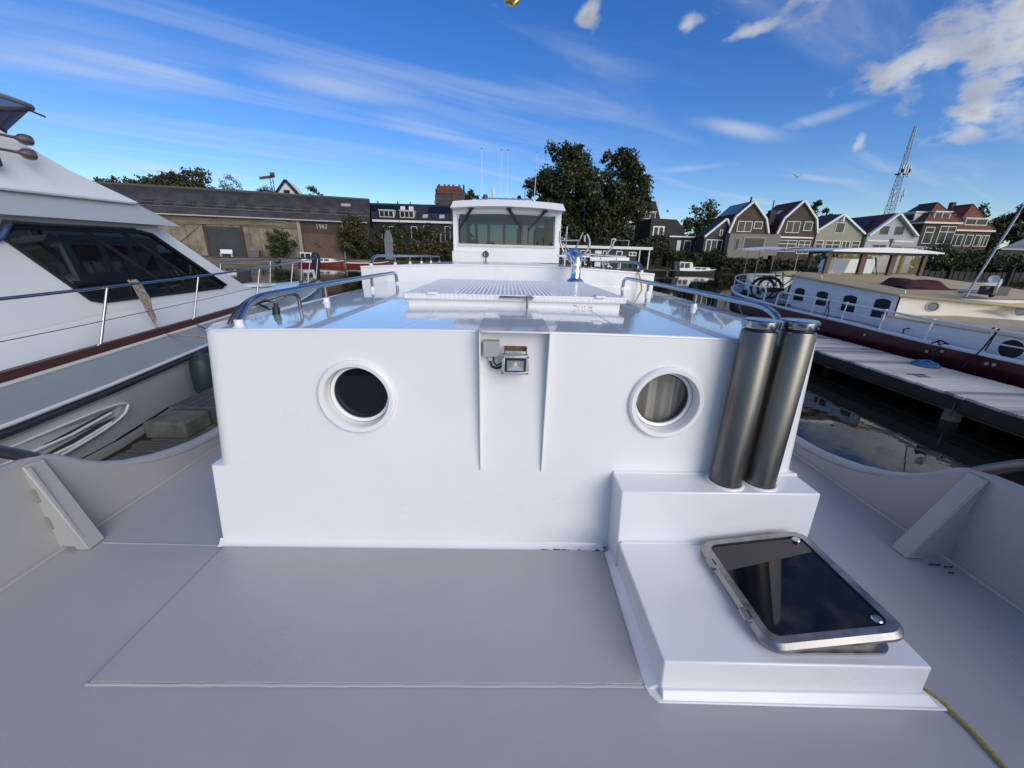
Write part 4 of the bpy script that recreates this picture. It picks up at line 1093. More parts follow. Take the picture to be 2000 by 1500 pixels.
# ------------------------------------------------------------------ pontoon on the right
PZT = -.20
pt = thing('pontoon', 'long weathered plank pontoon between the cruiser and the maroon barge', 'pontoon', loc=(7.1, 8, WZ))
PLK = [mat('pontoon_plank_%d' % i, c, .75, var=.3, vscale=3.5, stretch=(.6, 14, 6), bump=.5, bscale=70) for i, c in enumerate(((.68, .64, .56), (.50, .47, .42), (.30, .285, .255), (.58, .55, .48)))]


def px0(y): return 6.33 + .035 * (y - 4.2)
def px1(y): return 7.74 + .035 * (y - 5)


random.seed(11)
protos = []
for i in range(4): protos.append(None)
y = 2.0; i = 0
while y < 24:
    k = random.randrange(4)
    w = .142
    if protos[k] is None:
        me = D.meshes.new('plank'); mb = MB().box(-.71, .71, 0, w - .012, -.035, 0); me.from_pydata(mb.v, [], mb.f); me.materials.append(PLK[k]); protos[k] = me
    po = D.objects.new('plank', protos[k]); link(po, pt)
    po.matrix_parent_inverse = WM[pt].inverted()
    po.location = ((px0(y) + px1(y)) / 2 + random.uniform(-.012, .012), y, PZT + random.uniform(-.004, .003)); po.rotation_euler = (0, 0, R(-2.0) + random.uniform(-.004, .004))
    y += w; i += 1
DARKB = mat('wet_dark_timber', (.022, .022, .02), .6, var=.5, vscale=2, bump=.5, bscale=20)
ob('edge_beam', MB().prism([(px0(2) - .01, 2, PZT - .22), (px0(2) + .07, 2, PZT - .22), (px0(2) + .07, 2, PZT - .037), (px0(2) - .01, 2, PZT - .037)], (.77, 22, 0)), DARKB, pt, bevel=.008)
ob('edge_beam', MB().prism([(px1(2) - .08, 2, PZT - .22), (px1(2), 2, PZT - .22), (px1(2), 2, PZT - .037), (px1(2) - .08, 2, PZT - .037)], (.77, 22, 0)), DARKB, pt)
ob('joist', MB().prism([(6.9, 2, PZT - .2), (7.0, 2, PZT - .2), (7.0, 2, PZT - .037), (6.9, 2, PZT - .037)], (.77, 22, 0)), DARKB, pt)
ob('waler', MB().prism([(px0(3) + .2, 3, -.52), (px0(3) + .24, 3, -.52), (px0(3) + .24, 3, -.49), (px0(3) + .2, 3, -.49)], (.25, 7, 0)), WEATH2, pt)
PILE = mat('grey_pile', (.22, .20, .17), .85, var=.4, vscale=4, bump=.6, bscale=25, bdist=.006)
for x, y, r in ((6.62, 5.15, .10), (7.35, 5.3, .11), (7.48, 5.6, .11), (6.75, 8.2, .10), (7.1, 8.0, .10), (6.85, 11, .1), (6.9, 14, .1), (6.95, 17, .1)):
    ob('pile', MB().lathe([(r * .95, -1.5), (r, -.3), (r, -.24), (.001, -.24)], (x, y, 0), n=14), PILE, pt, smooth=40)
ob('hanging_bolt', MB().tube([(px0(5) - .02, 4.95, -.30), (px0(5) - .02, 4.95, -.52)], .012, 6), STEEL, pt)


def painted_mark(cx, cy, sc):
    m_ = MB()
    for a, b in (((-.17, .0), (.17, .0)), ((-.07, .0), (-.07, .19)), ((.07, .0), (.07, .19)), ((-.13, .19), (-.02, .19)), ((.02, .19), (.13, .19)), ((-.17, .0), (-.17, .04)), ((.17, .0), (.17, .04))):
        m_.bar((cx + a[0] * sc, cy - a[1] * sc, PZT + .007), (cx + b[0] * sc, cy - b[1] * sc, PZT + .007), .03 * sc, .004)
    return m_


ob('painted_numeral', painted_mark(6.78, 5.98, .8), mat('dark_mark_paint', (.05, .05, .055), .7), pt)
ob('painted_numeral', painted_mark(7.1, 10.9, .9), mat('dark_mark_paint', (.05, .05, .055), .7), pt)
hc = MB(); random.seed(5)
for j in range(3):
    hc.tube([(7.55 + .16 * math.cos(a + j) * (1 - .2 * j), 6.55 + .2 * math.sin(a + j) * (1 - .2 * j), PZT + .03 + .022 * j + .01 * math.sin(3 * a)) for a in [i * .5 for i in range(13)]], .02, 6)
o = ob('hose_bundle', hc, mat('blue_hose', (.05, .16, .30), .5, var=.5, vscale=14)); tag(o, 'small blue hose bundle lying on the pontoon against the maroon hull', 'hose')
o = ob('power_cable', MB().tube([(7.9, 13.2, .35), (7.55, 12.4, -.0), (7.3, 11.6, -.17), (7.25, 10.8, -.185), (7.5, 9.8, -.185), (7.62, 8.9, -.185)], .010, 6), mat('pale_cable', (.35, .28, .2), .6)); tag(o, 'pale cable trailing along the pontoon beside the barge\'s stern', 'cable')

# ------------------------------------------------------------------ barge on the right
bg = thing('dutch_barge', 'grey and maroon barge with a wooden wheelhouse lying at the right-hand pontoon', 'boat', loc=(10.1, 9, WZ))
BC = 10.35
MAROON = mat('maroon_hull_paint', (.062, .008, .011), .28, var=.12, vscale=2, coat=.3)
BGREY = mat('barge_grey_paint', (.74, .76, .78), .35, var=.03, vscale=1.4, bump=.15, bscale=25)
BSUNCREAM = mat('barge_sunlit_cream', (.74, .70, .60), .4, var=.05, vscale=2, bump=.2, bscale=25)  # cream holds the warm sunlight of the trunk front, put into the colour
BROOF = mat('barge_sand_roof', (.47, .37, .21), .6, var=.08, vscale=3, bump=.2, bscale=90)
BWH = mat('barge_white_paint', (.72, .73, .75), .3)
MAHOG = mat('mahogany', (.055, .015, .013), .5, var=.25, vscale=4, stretch=(1, 1, 5), coat=.1)
# plan outline of the near (port) side and stern, then mirrored
side = [(8.9, 1.0, .22), (8.35, 2.6, .16), (8.12, 4.0, .12), (8.0, 5.6, .10), (8.0, 7.1, .118), (8.0, 9.0, .19), (8.0, 11.0, .238), (8.0, 12.0, .30), (8.02, 13.0, .345), (8.10, 13.7, .40), (8.28, 14.35, .47), (8.6, 14.95, .54), (9.05, 15.4, .60), (9.6, 15.68, .63), (BC, 15.75, .64)]


def mir(P_): return P_ + [(2 * BC - x, y, z) for x, y, z in P_[::-1][1:]]


full = mir(side)
hb = MB(); k = len(full)
for x, y, z in full: hb.v.append((x, y, z))
for x, y, z in full: hb.v.append((x + (.05 if x < BC else -.05), min(y, 15.5), -.2))
for x, y, z in full: hb.v.append((BC + (x - BC) * .9, y if y < 12.5 else 12.5 + (y - 12.5) * .7, -.9))
hb.f = [(r_ * k + i, r_ * k + i + 1, (r_ + 1) * k + i + 1, (r_ + 1) * k + i) for r_ in range(2) for i in range(k - 1)]
hull = ob('hull', hb, MAROON, bg, smooth=60)
ob('toe_rail', MB().tube([(x, y, z + .02) for x, y, z in full], .036, 8), BWH, bg)
ob('deck', MB().add([(x + (.02 if x < BC else -.02), y, z - .01) for x, y, z in full], [tuple(range(k))]), mat('barge_deck_grey', (.35, .36, .36), .6), bg, smooth=0)
for y, z in ((8.35, .02), (7.0, -.03), (6.75, .03), (6.05, -.01), (5.95, .0), (9.9, .08)):
    ob('hull_fitting', MB().lathe([(.001, .02), (.025, .018), (.03, 0)], (8.0, y, z), (-1, 0, 0), 10), mat('dull_fitting', (.4, .33, .3), .5), hull)
# trunk cabin: side wall, angled front, raised foredeck
rz = lambda y: .86 + .078 * (y - 8.25)
CXL = 8.42
# side wall with arched window recesses
wins = [(11.16, .645, .38), (10.33, .615, .40), (9.45, .585, .42), (8.60, .58, .45)]
sw = MB().prism([(CXL, 8.25, .08), (CXL, 11.62, .25), (CXL, 11.58, rz(11.58)), (CXL, 8.25, rz(8.25))], (.05, 0, 0))
tr = ob('trunk_side', sw, BGREY, bg)
for y, z, h in wins:
    ah = [(y - .22, z - h / 2), (y + .22, z - h / 2), (y + .22, z + h / 2 - .05), (y + .12, z + h / 2 - .006), (y, z + h / 2 + .012), (y - .12, z + h / 2 - .006), (y - .22, z + h / 2 - .05)]
    wd = ob('arched_window', MB().tube([(CXL - .006, a, b) for a, b in ah], .026, 8, closed=True), BGREY, tr)
    ob('pane', MB().add([(CXL - .008, a, b) for a, b in ah], [tuple(range(7))]), HPANE, wd, smooth=0)
    ob('window_rail', MB().box(CXL - .016, CXL - .010, y - .22, y + .22, z - .06, z - .04), mat('window_rail_grey', (.12, .13, .15), .4), wd)
ob('trunk_front', MB().prism([(CXL, 8.25, .35), (9.85, 7.25, .55), (BC, 7.2, .56), (2 * BC - 9.85, 7.25, .55), (2 * BC - CXL, 8.25, .35), (2 * BC - CXL, 8.25, .86), (2 * BC - 9.85, 7.25, .93), (BC, 7.2, .95), (9.85, 7.25, .93), (CXL, 8.25, .86)], (0, .04, 0)), BSUNCREAM, bg, smooth=20)
ob('trunk_side', MB().box(2 * BC - CXL - .05, 2 * BC - CXL, 8.25, 11.6, .2, .9), BGREY, bg)
ob('trunk_aft', MB().box(CXL + .05, 2 * BC - CXL - .05, 11.54, 11.58, .25, 1.1), BGREY, bg)
def front_pt(t): return (CXL + (9.85 - CXL) * t, 8.25 - 1.0 * t, 0)
nf = Vector((-1.0, -1.43, 0)).normalized()
for t in (.30, .98):
    x, y, _ = front_pt(t); z = .695 + .04 * t
    ph = ob('porthole', MB().lathe([(.075, -.06), (.082, .012), (.098, .014), (.102, .0), (.102, -.02)], (x, y, z), nf, 28), mat('porthole_rim_white', (.6, .6, .58), .4), bg, smooth=50)
    ob('pane', MB().lathe([(.0001, .004), (.08, .004)], (x, y, z), nf, 24), mat('pale_port_glass', (.30, .30, .29), .08), ph)
    ob('rim_seal', MB().lathe([(.07, .006), (.08, .010), (.082, .004)], (x, y, z), nf, 24), BLACK, ph)
rp = [(CXL - .05, 11.62), (CXL - .05, 8.24), (9.84, 7.19), (BC, 7.14), (2 * BC - 9.84, 7.19), (2 * BC - CXL + .05, 8.24), (2 * BC - CXL + .05, 11.62)]
rm = MB()
k = len(rp)
for x, y in rp: rm.v.append((x, y, rz(y) + .012 + .0))
for x, y in rp: rm.v.append((x, y, rz(y) + .058))
for x, y in rp: rm.v.append((BC + (x - BC) * .82, y + (.25 if y < 11.5 else -.0), rz(y + .2) + .12))
rm.f = [(r_ * k + i, r_ * k + (i + 1) % k, (r_ + 1) * k + (i + 1) % k, (r_ + 1) * k + i) for r_ in range(2) for i in range(k)] + [tuple(range(2 * k, 3 * k))]
rmo = ob('trunk_roof', rm, BROOF, bg, smooth=25)
ob('roof_trim', MB().tube([(x, y, rz(y) + .035) for x, y in rp[:4]], .028, 8), mat('tan_roof_trim', (.52, .42, .22), .5), rmo)
ob('roof_grab_rail', MB().tube([(CXL + .10, 8.28, rz(8.3) + .06), (CXL + .10, 8.3, rz(8.3) + .13), (CXL + .12, 9.2, rz(9.2) + .14), (CXL + .12, 9.25, rz(9.2) + .07)], .012, 6).tube([(CXL + .1, 10.6, rz(10.6) + .06), (CXL + .08, 10.65, rz(10.6) + .14), (CXL + .06, 11.5, rz(11.5) + .14), (CXL + .06, 11.55, rz(11.5) + .06)], .012, 6), BSUNCREAM, rmo)
# raised foredeck forward of the trunk
fo = MB()
FP = [(8.20, 8.3), (8.18, 7.0), (8.20, 5.6), (8.32, 4.0), (8.6, 2.6)]
for x, y in FP: fo.v += [(x, y, .08), (x - .01, y, .46 + (.0 if y > 7 else .01)), (9.2, y, .56), (2 * BC - 9.2, y, .56), (2 * BC - x + .01, y, .46), (2 * BC - x, y, .08)]
fside, ftop = MB(), MB()
fside.v = fo.v; ftop.v = fo.v
for i in range(len(FP) - 1):
    for j in (0, 4): fside.f.append((i * 6 + j, i * 6 + 6 + j, i * 6 + 7 + j, i * 6 + 1 + j))
    for j in (1, 2, 3): ftop.f.append((i * 6 + j, i * 6 + 6 + j, i * 6 + 7 + j, i * 6 + 1 + j))
fside.f.append((0, 1, 2, 3, 4, 5))
fs = ob('foredeck_side', fside, BGREY, bg, smooth=30)
ob('foredeck', ftop, mat('barge_sand_deck', (.50, .42, .28), .6, var=.08, vscale=2), bg, smooth=30)
ob('deck_edge_trim', MB().tube([(x - .012, y, .463) for x, y in FP], .022, 8), mat('sand_edge', (.55, .47, .32), .5), fs)
ph = ob('porthole', MB().lathe([(.14, -.03), (.15, .02), (.17, .018), (.175, 0)], (8.17, 5.95, .265), (-1, -.15, 0), 28), BGREY, bg, smooth=50)
ob('pane', MB().lathe([(.0001, .012), (.15, .012)], (8.165, 5.95, .265), (-1, -.15, 0), 28), HPANE, ph)
ob('mooring_cleat', MB().tube([(8.16, 7.62, .30), (8.06, 7.62, .28), (8.05, 7.60, .20)], .016, 8), DARKP, bg)
ob('hatch_box', MB().box(8.75, 9.2, 5.6, 6.1, .5, .68), MAHOG, bg, bevel=.01)
# wheelhouse, mahogany frames and panes
WF, WB, X0_, X1_ = 11.25, 11.98, 9.0, 11.86
zb0, zs, zt_ = 1.02, 1.13, 1.83
whs = ob('barge_wheelhouse', MB().box(X0_, X1_, WF, WF + .06, zb0, zs).box(X0_, X1_, WF, WF + .06, zt_ - .06, zt_).box(X0_, X0_ + .06, WF + .06, WB, .9, 1.16).box(X0_, X0_ + .06, WF + .06, WB, zt_ - .06, zt_).box(X1_ - .06, X1_, WF + .06, WB, .9, 1.16).box(X1_ - .06, X1_, WF + .06, WB, zt_ - .06, zt_).box(X0_, X1_, WB, WB + .05, .9, 1.16), MAHOG, bg, bevel=.006)
posts = [(X0_, .13), (X0_ + .98, .16), (X0_ + 1.84, .15), (X1_ - .10, .10)]
for x, w in posts: ob('window_post', MB().box(x, x + w, WF - .012, WF + .07, zs - .02, zt_ - .05), MAHOG, whs, bevel=.006)
ob('window_post', MB().box(X0_ - .004, X0_ + .06, WB - .1, WB, 1.15, zt_ - .05), MAHOG, whs, bevel=.006)
for x in (X1_ - .06,): ob('window_post', MB().box(x, x + .06, WB - .1, WB, 1.15, zt_), MAHOG, whs)
for (xa, xb) in ((X0_ + .13, X0_ + .98), (X0_ + 1.14, X0_ + 1.84), (X0_ + 1.99, X1_ - .10)):
    ob('windscreen_pane', MB().add([(xa, WF + .03, zs), (xb, WF + .03, zs), (xb, WF + .03, zt_ - .06), (xa, WF + .03, zt_ - .06)], [(0, 1, 2, 3)]), CLEAR, whs, smooth=0)
ob('side_pane', MB().add([(X0_ + .03, WF + .07, 1.16), (X0_ + .03, WB, 1.16), (X0_ + .03, WB, zt_ - .06), (X0_ + .03, WF + .07, zt_ - .06)], [(0, 1, 2, 3)]), CLEAR, whs, smooth=0)
ob('barge_wiper', MB().tube([(X0_ + 1.60, WF - .03, 1.08), (X0_ + 1.40, WF - .03, 1.55)], .012, 6).tube([(X0_ + 1.44, WF - .03, 1.46), (X0_ + 1.36, WF - .03, 1.70)], .022, 6), BLACK, whs)
ob('wheelhouse_roof', MB().prism([(X0_ - .12, WF - .30, 1.825), (X0_ + 2.98, WF - .30, 1.825)] + [(X0_ - .12 + 3.1 * i / 20, WF - .30, 1.855 + .10 * (1 - (2 * i / 20 - 1) ** 2)) for i in range(20, -1, -1)], (0, 1.95, .02)), BWH, bg, smooth=40)
aw = MB().grid(lambda u, v: (X0_ - .42 + 2.6 * u, WF + 1.6 + 2.35 * v, 1.88 + .10 * (1 - (2 * u - 1) ** 2) + .05 * v + .015 * math.sin(v * 9)), 16, 12)
ob('canvas_awning', aw, mat('white_canvas', (.62, .65, .68), .8), bg, smooth=60)
for x, y in ((8.72, 13.1), (8.78, 14.0), (8.95, 14.95), (10.8, 14.9), (10.9, 13.3)):
    ob('awning_pole', MB().tube([(x, y, .45), (x, y, 1.92)], .013, 6), mat('grey_pole', (.3, .31, .32), .4, metal=.6), bg)
ob('deck_floodlight', MB().box(8.90, 8.98, WF - .05, WF + .05, 1.70, 1.80).box(9.2, 9.38, WF - .10, WF - .04, 1.69, 1.77), DARKP, bg, bevel=.01)
ob('navigation_lamp', MB().lathe([(.03, 0), (.03, .12), (.06, .13), (.06, .2), (.001, .22)], (X0_ + 1.6, WF - .1, 1.98), n=12), STEEL, bg)
ob('radar_arm', MB().tube([(X0_ + 1.6, WF - .1, 2.0), (X0_ + 2.6, WF - .1, 2.0)], .022, 8), STEEL, bg)
# maroon cover, cowl, pole, loudhailer
random.seed(2)
cvx = MB().grid(lambda u, v: (8.84 + 1.15 * u, 8.60 + .85 * v, rz(8.9) + .12 + .17 * min(1, 6 * u, 3.2 * (1 - u) + .25) * min(1, 5 * v + .02, 5 * (1 - v) + .02) + .016 * math.sin(17 * u + 5 * v) * min(1, 4 * v) + .02 * math.sin(9 * v + 6 * u) - .05 * u * u), 40, 20)
cvx.prism([(8.84, 8.60, rz(8.9)), (9.99, 8.60, rz(8.9)), (9.99, 9.45, rz(8.9)), (8.84, 9.45, rz(8.9))], (0, 0, .125))
o = ob('boat_cover', cvx, mat('maroon_canvas', (.050, .006, .012), .9, bump=.4, bscale=40), smooth=50); tag(o, 'maroon canvas cover lying on the barge\'s sand coloured roof', 'cover')
ob('cowl_vent', MB().tube([(9.7, 8.3, 1.02), (9.58, 7.72, 1.03)], .04, 12).lathe([(.045, -.08), (.075, -.01), (.085, .01), (.078, .012), (.04, -.06), (.001, -.07)], (9.56, 7.62, 1.03), (-.1, -1, 0), 22), CHROME, bg, smooth=50)
ob('flag_pole', MB().tube([(8.98, 7.55, .95), (9.12, 7.53, 1.62), (9.30, 7.5, 2.45)], .019, 10).tube([(9.30, 7.5, 2.45), (9.6, 7.46, 3.7)], .009, 8), mat('grey_spar', (.30, .31, .33), .4, metal=.5), bg)
lh = ob('loudhailer', MB().lathe([(.001, .02), (.055, .0), (.075, -.01), (.070, .02), (.04, .09), (.032, .16), (.022, .22), (.001, .22)], (9.22, 7.4, 1.30), (.8, .55, -.12), 18).tube([(9.38, 7.42, 1.30), (9.36, 7.42, 1.05)], .022, 8), mat('white_plastic', (.62, .63, .63), .5), bg, smooth=50)
ob('windlass', MB().box(9.3, 9.62, 7.4, 7.65, 1.0, 1.16).tube([(9.2, 7.5, 1.12), (9.7, 7.5, 1.12)], .05, 12), DARKP, bg, bevel=.01)
# rails
postY = [11.02, 10.04, 9.07, 8.08, 7.12, 6.17, 5.25, 4.3]


def sz(y):
    for a, b in zip(side, side[1:]):
        if a[1] <= y <= b[1]:
            t = (y - a[1]) / (b[1] - a[1]); return a[0] + (b[0] - a[0]) * t, a[2] + (b[2] - a[2]) * t


def rail_h(y): return .43 if y > 8 else .42
tp = []
for y in postY: x, z = sz(y); tp.append((x + .03, y, z + rail_h(y)))
x, z = sz(11.45)
sr = ob('side_rail', MB().tube([(x + .03, 11.5, z + .03)] + arc((x + .03, 11.48, z + .30), (x + .03, 11.44, z + .42), (x + .03, 11.3, z + .425), 5) + tp, .023, 10), BWH, bg, smooth=60)
ob('middle_rail', MB().tube([(x + .03, 11.47, z + .22)] + [(a, b, c - .20) for a, b, c in tp], .011, 8), BWH, sr)
for (a, b, c) in tp:
    x, z = sz(b); ob('rail_post', MB().tube([(x, b, z + .03), (a, b, c)], .013, 8).lathe([(.001, .04), (.03, .03), (.034, 0), (.03, -.03), (.001, -.04)], (a, b, c), n=10), BWH, sr)
st = [(8.03, 12.2), (8.05, 13.0), (8.12, 13.7), (8.3, 14.35), (8.62, 14.92), (9.05, 15.36), (9.6, 15.62), (10.1, 15.7), (10.7, 15.6)]
tp = [(x + .02, y, sz(min(y, 15.7))[1] + .42) for x, y in st]
ss = ob('stern_rail', MB().tube([(8.05, 12.12, .33)] + arc((8.05, 12.1, .6), (8.05, 12.1, .74), (8.05, 12.25, .745), 5) + tp[1:], .023, 10), BWH, bg, smooth=60)
ob('middle_rail', MB().tube([(a, b, c - .2) for a, b, c in tp[2:]], .012, 8), BWH, ss)
for i in (1, 3, 5, 7): a, b, c = tp[i]; ob('rail_post', MB().tube([(a, b, c - .42), (a, b, c)], .013, 8), BWH, ss)
# stern bulwark
sbp = [(8.45, 12.55), (8.42, 13.2), (8.52, 13.9), (8.8, 14.5), (9.2, 14.95), (9.7, 15.2), (10.2, 15.25), (10.9, 15.15)]
sb = MB()
for i, (x, y) in enumerate(sbp):
    zt2 = [.42, .72, .93, 1.02, 1.06, 1.08, 1.08, 1.08][i]; sb.v += [(x, y, .3), (x + .0, y, zt2)]
sb.f = [(2 * i, 2 * i + 2, 2 * i + 3, 2 * i + 1) for i in range(len(sbp) - 1)]
so = ob('stern_bulwark', sb, BGREY, bg, smooth=60)
for i in range(4): ob('louvre', MB().obox((8.424 - .006, 12.9 + .07 * i, .52 + .008 * i), (.012, .028, .12)), DARKP, so)
ob('deck_gear', MB().lathe([(.12, 0), (.13, .05), (.08, .1), (.09, .16), (.001, .17)], (8.3, 13.6, .42), n=14).box(8.2, 8.36, 13.05, 13.3, .40, .46), DARKP, bg, smooth=30)
ob('door_mat', MB().box(8.08, 8.40, 11.4, 12.3, .315, .335), BLACK, bg)
for y in (9.55, 6.85, 6.12):
    x, z = sz(y); a = MB()
    if y > 9: a.tube([(8.02, y, z + .45), (7.98, y + .02, z + .38), (8.0, y - .05, z + .2), (7.97, y - .10, z + .02), (8.0, y + .06, z + .03), (8.0, y + .03, z + .22), (7.99, y - .02, z + .40)], .012, 6); lb = 'black rope tied round the barge rail opposite its arched windows'
    elif y > 6.5: a.tube([(8.02, y + .05, z + .06), (7.96, y, z + .10), (7.95, y - .05, z + .02), (8.0, y - .1, z + .07), (7.95, y - .02, z - .1), (7.96, y - .03, z - .28)], .014, 6).tube([(7.96, y + .1, z + .02), (8.0, y, z + .10), (8.0, y - .15, z + .06)], .014, 6); lb = 'black rope knotted low on the barge rail above the blue hose'
    else: a.tube([(8.03, y, z + .44), (7.98, y + .06, z + .1), (7.9, y + .16, z - .25)], .010, 6).tube([(8.03, y, z + .44), (7.99, y + .02, z + .08)], .010, 6).tube([(8.0, y - .03, z + .45), (8.05, y + .02, z + .42), (8.0, y + .05, z + .46)], .016, 6); lb = 'black rope hanging from the barge rail beside the dark porthole'
    o = ob('tied_rope', a, ROPEK); tag(o, lb, 'rope')


# bicycles on the barge's stern
def bicycle(label, loc, rz_, lean, tone):
    t = thing('bicycle', label, 'bicycle', 'bicycles parked on the barge stern')
    BK = mat('bike_paint_%d' % tone, ((.012, .012, .014), (.03, .032, .036))[tone], .35)
    r = .33
    for x in (-.52, .52):
        w = ob('wheel', MB().tube([(x + r * math.cos(2 * math.pi * i / 28), 0, r + r * math.sin(2 * math.pi * i / 28)) for i in range(28)], .02, 6, closed=True), BLACK, t)
        ob('rim', MB().tube([(x + (r - .03) * math.cos(2 * math.pi * i / 28), 0, r + (r - .03) * math.sin(2 * math.pi * i / 28)) for i in range(28)], .009, 6, closed=True), STEEL, w)
        sp_ = MB()
        for i in range(14): a = 2 * math.pi * i / 14; sp_.tube([(x, 0, r), (x + (r - .03) * math.cos(a), 0, r + (r - .03) * math.sin(a))], .0025, 4)
        ob('spokes', sp_, STEEL, w)
    f = MB().tube([(-.52, 0, r), (-.12, 0, .30), (.34, 0, .80)], .016, 8).tube([(-.12, 0, .30), (-.24, 0, .86)], .016, 8).tube([(-.22, 0, .78), (.36, 0, .74)], .015, 8).tube([(-.52, 0, r), (-.21, 0, .72)], .01, 6).tube([(.33, 0, .88), (.38, 0, .62), (.44, 0, .5), (.52, 0, r)], .015, 8)
    ob('frame', f, BK, t, smooth=60)
    ob('saddle', MB().hexa([(-.36, -.09, .90), (-.12, -.02, .90), (-.12, .02, .90), (-.36, .09, .90), (-.36, -.08, .96), (-.10, -.02, .95), (-.10, .02, .95), (-.36, .08, .96)]), BLACK, t, bevel=.015)
    ob('handlebar', MB().tube([(.18, -.28, 1.05), (.30, -.24, 1.08), (.33, 0, 1.02), (.30, .24, 1.08), (.18, .28, 1.05)], .013, 8).tube([(.33, 0, .86), (.33, 0, 1.03)], .014, 8), BK, t)
    ob('rear_rack', MB().box(-.78, -.30, -.07, .07, .72, .735).tube([(-.74, .06, .72), (-.52, .03, r)], .007, 6), BK, t)
    ob('mudguard', MB().tube([(-.52 + .365 * math.cos(R(a)), 0, r + .365 * math.sin(R(a))) for a in range(20, 190, 15)], .018, 6), BK, t)
    ob('chain_guard', MB().obox((-.30, -.03, .31), (.42, .02, .12)), BK, t, bevel=.01)
    ob('crank', MB().tube([(-.12, -.05, .30), (-.05, -.06, .15)], .01, 6).obox((-.05, -.10, .15), (.08, .09, .02)).tube([(-.12, .05, .30), (-.19, .06, .45)], .01, 6).obox((-.19, .10, .45), (.08, .09, .02)), DARKP, t)
    bk = MB(); x0, x1, z0, z1 = .44, .70, .78, 1.02
    for z in (z0, (z0 + z1) / 2, z1): bk.tube([(x0, -.16, z), (x1, -.16, z), (x1, .16, z), (x0, .16, z)], .008, 6, closed=True)
    bk.box(x0, x1, -.15, .15, z0, z0 + .01)
    bk.grid(lambda u, v: (x0 + .02 + (x1 - x0 - .04) * u, -.155, z0 + (z1 - z0) * v), 1, 1).grid(lambda u, v: (x0 + .01, -.15 + .3 * u, z0 + (z1 - z0) * v), 1, 1)
    ob('basket', bk, BK, t)
    t.location = loc; t.rotation_euler = (lean, 0, rz_)
    return t


bicycle('black bicycle with front basket parked nearest on the barge stern', (8.66, 12.30, .345), R(-50), R(6), 0)
bicycle('dark bicycle standing behind the nearer one on the barge stern', (8.98, 12.45, .36), R(-46), R(5), 1)
# ------------------------------------------------------------------ far bank: helpers
def window(parent, x0, x1, z0, z1, y, fmat, mull=1, t=.10, trans=False, proud=.07, pane=None):
    """framed window standing proud of a facade at depth y; bars split it, the pane lies behind them"""
    m_ = MB()
    m_.box(x0, x1, y - proud, y - .002, z0, z0 + t).box(x0, x1, y - proud, y - .002, z1 - t, z1)
    m_.box(x0, x0 + t, y - proud, y - .002, z0 + t, z1 - t).box(x1 - t, x1, y - proud, y - .002, z0 + t, z1 - t)
    for i in range(1, mull):
        x = x0 + (x1 - x0) * i / mull; m_.box(x - t / 2, x + t / 2, y - proud + .01, y - .002, z0 + t, z1 - t)
    if trans:
        z = z0 + (z1 - z0) * .68; m_.box(x0 + t, x1 - t, y - proud + .012, y - .002, z - t / 2, z + t / 2)
    w = ob('window', m_, fmat, parent, smooth=0)
    ob('pane', MB().box(x0 + t * .5, x1 - t * .5, y - .03, y - .004, z0 + t * .5, z1 - t * .5), pane or HPANE, w, smooth=0)
    return w


WTRIM = mat('white_house_trim', (.74, .74, .72), .5, var=.06, vscale=1)
CTRIM = mat('cream_house_trim', (.68, .65, .55), .5, var=.06, vscale=1)


def brick(name, c, c2, s=2.2):
    ma = D.materials.new(name); ma.use_nodes = True
    nt = ma.node_tree; N, L = nt.nodes.new, nt.links.new
    b = nt.nodes['Principled BSDF']; b.inputs['Roughness'].default_value = .85
    tc = N('ShaderNodeTexCoord'); mp = N('ShaderNodeMapping'); mp.inputs['Rotation'].default_value = (R(90), 0, 0)
    L(tc.outputs['Object'], mp.inputs[0])
    bt = N('ShaderNodeTexBrick'); bt.inputs['Scale'].default_value = s
    bt.inputs['Color1'].default_value = (*c, 1); bt.inputs['Color2'].default_value = (*c2, 1); bt.inputs['Mortar'].default_value = (*[x * 1.5 for x in c], 1)
    bt.inputs['Mortar Size'].default_value = .012
    L(mp.outputs[0], bt.inputs['Vector'])
    nz = N('ShaderNodeTexNoise'); nz.inputs['Scale'].default_value = .6; nz.inputs['Detail'].default_value = 6; L(tc.outputs['Object'], nz.inputs['Vector'])
    mx = N('ShaderNodeMix'); mx.data_type = 'RGBA'; mx.blend_type = 'MULTIPLY'; mx.inputs[0].default_value = .6
    mr = N('ShaderNodeMapRange'); L(nz.outputs['Fac'], mr.inputs[0]); mr.inputs[1].default_value = .25; mr.inputs[2].default_value = .75; mr.inputs[3].default_value = .55; mr.inputs[4].default_value = 1.25
    L(bt.outputs['Color'], mx.inputs[6]); L(mr.outputs[0], mx.inputs[7]); L(mx.outputs[2], b.inputs['Base Color'])
    MATS[name] = ma
    return ma


BRN = brick('brown_brick', (.062, .046, .036), (.085, .06, .045))
BRN2 = brick('dark_brown_brick', (.040, .033, .029), (.055, .043, .036))
REDB = brick('red_infill_brick', (.098, .062, .048), (.12, .078, .062))
DKBR = brick('sooty_brick', (.05, .04, .032), (.065, .05, .04))
TILE_D = mat('dark_roof_tile', (.026, .025, .025), .75, var=.3, vscale=1.2, bump=.6, bscale=5, bdist=.05, stretch=(1, 1, 3))
TILE_R = mat('red_roof_tile', (.15, .048, .024), .8, var=.35, vscale=1.0, bump=.6, bscale=5, bdist=.05, stretch=(1, 1, 3))
TILE_M = mat('maroon_roof_tile', (.075, .02, .016), .8, var=.35, vscale=1.0, bump=.6, bscale=5, bdist=.05)
SOLAR = mat('solar_panel', (.008, .01, .02), .15, spec=.6)
SAGE = mat('sage_boarding', (.30, .30, .215), .7, var=.08, vscale=1.5)
PALE = mat('pale_grey_boarding', (.40, .41, .40), .7, var=.06, vscale=1.5)
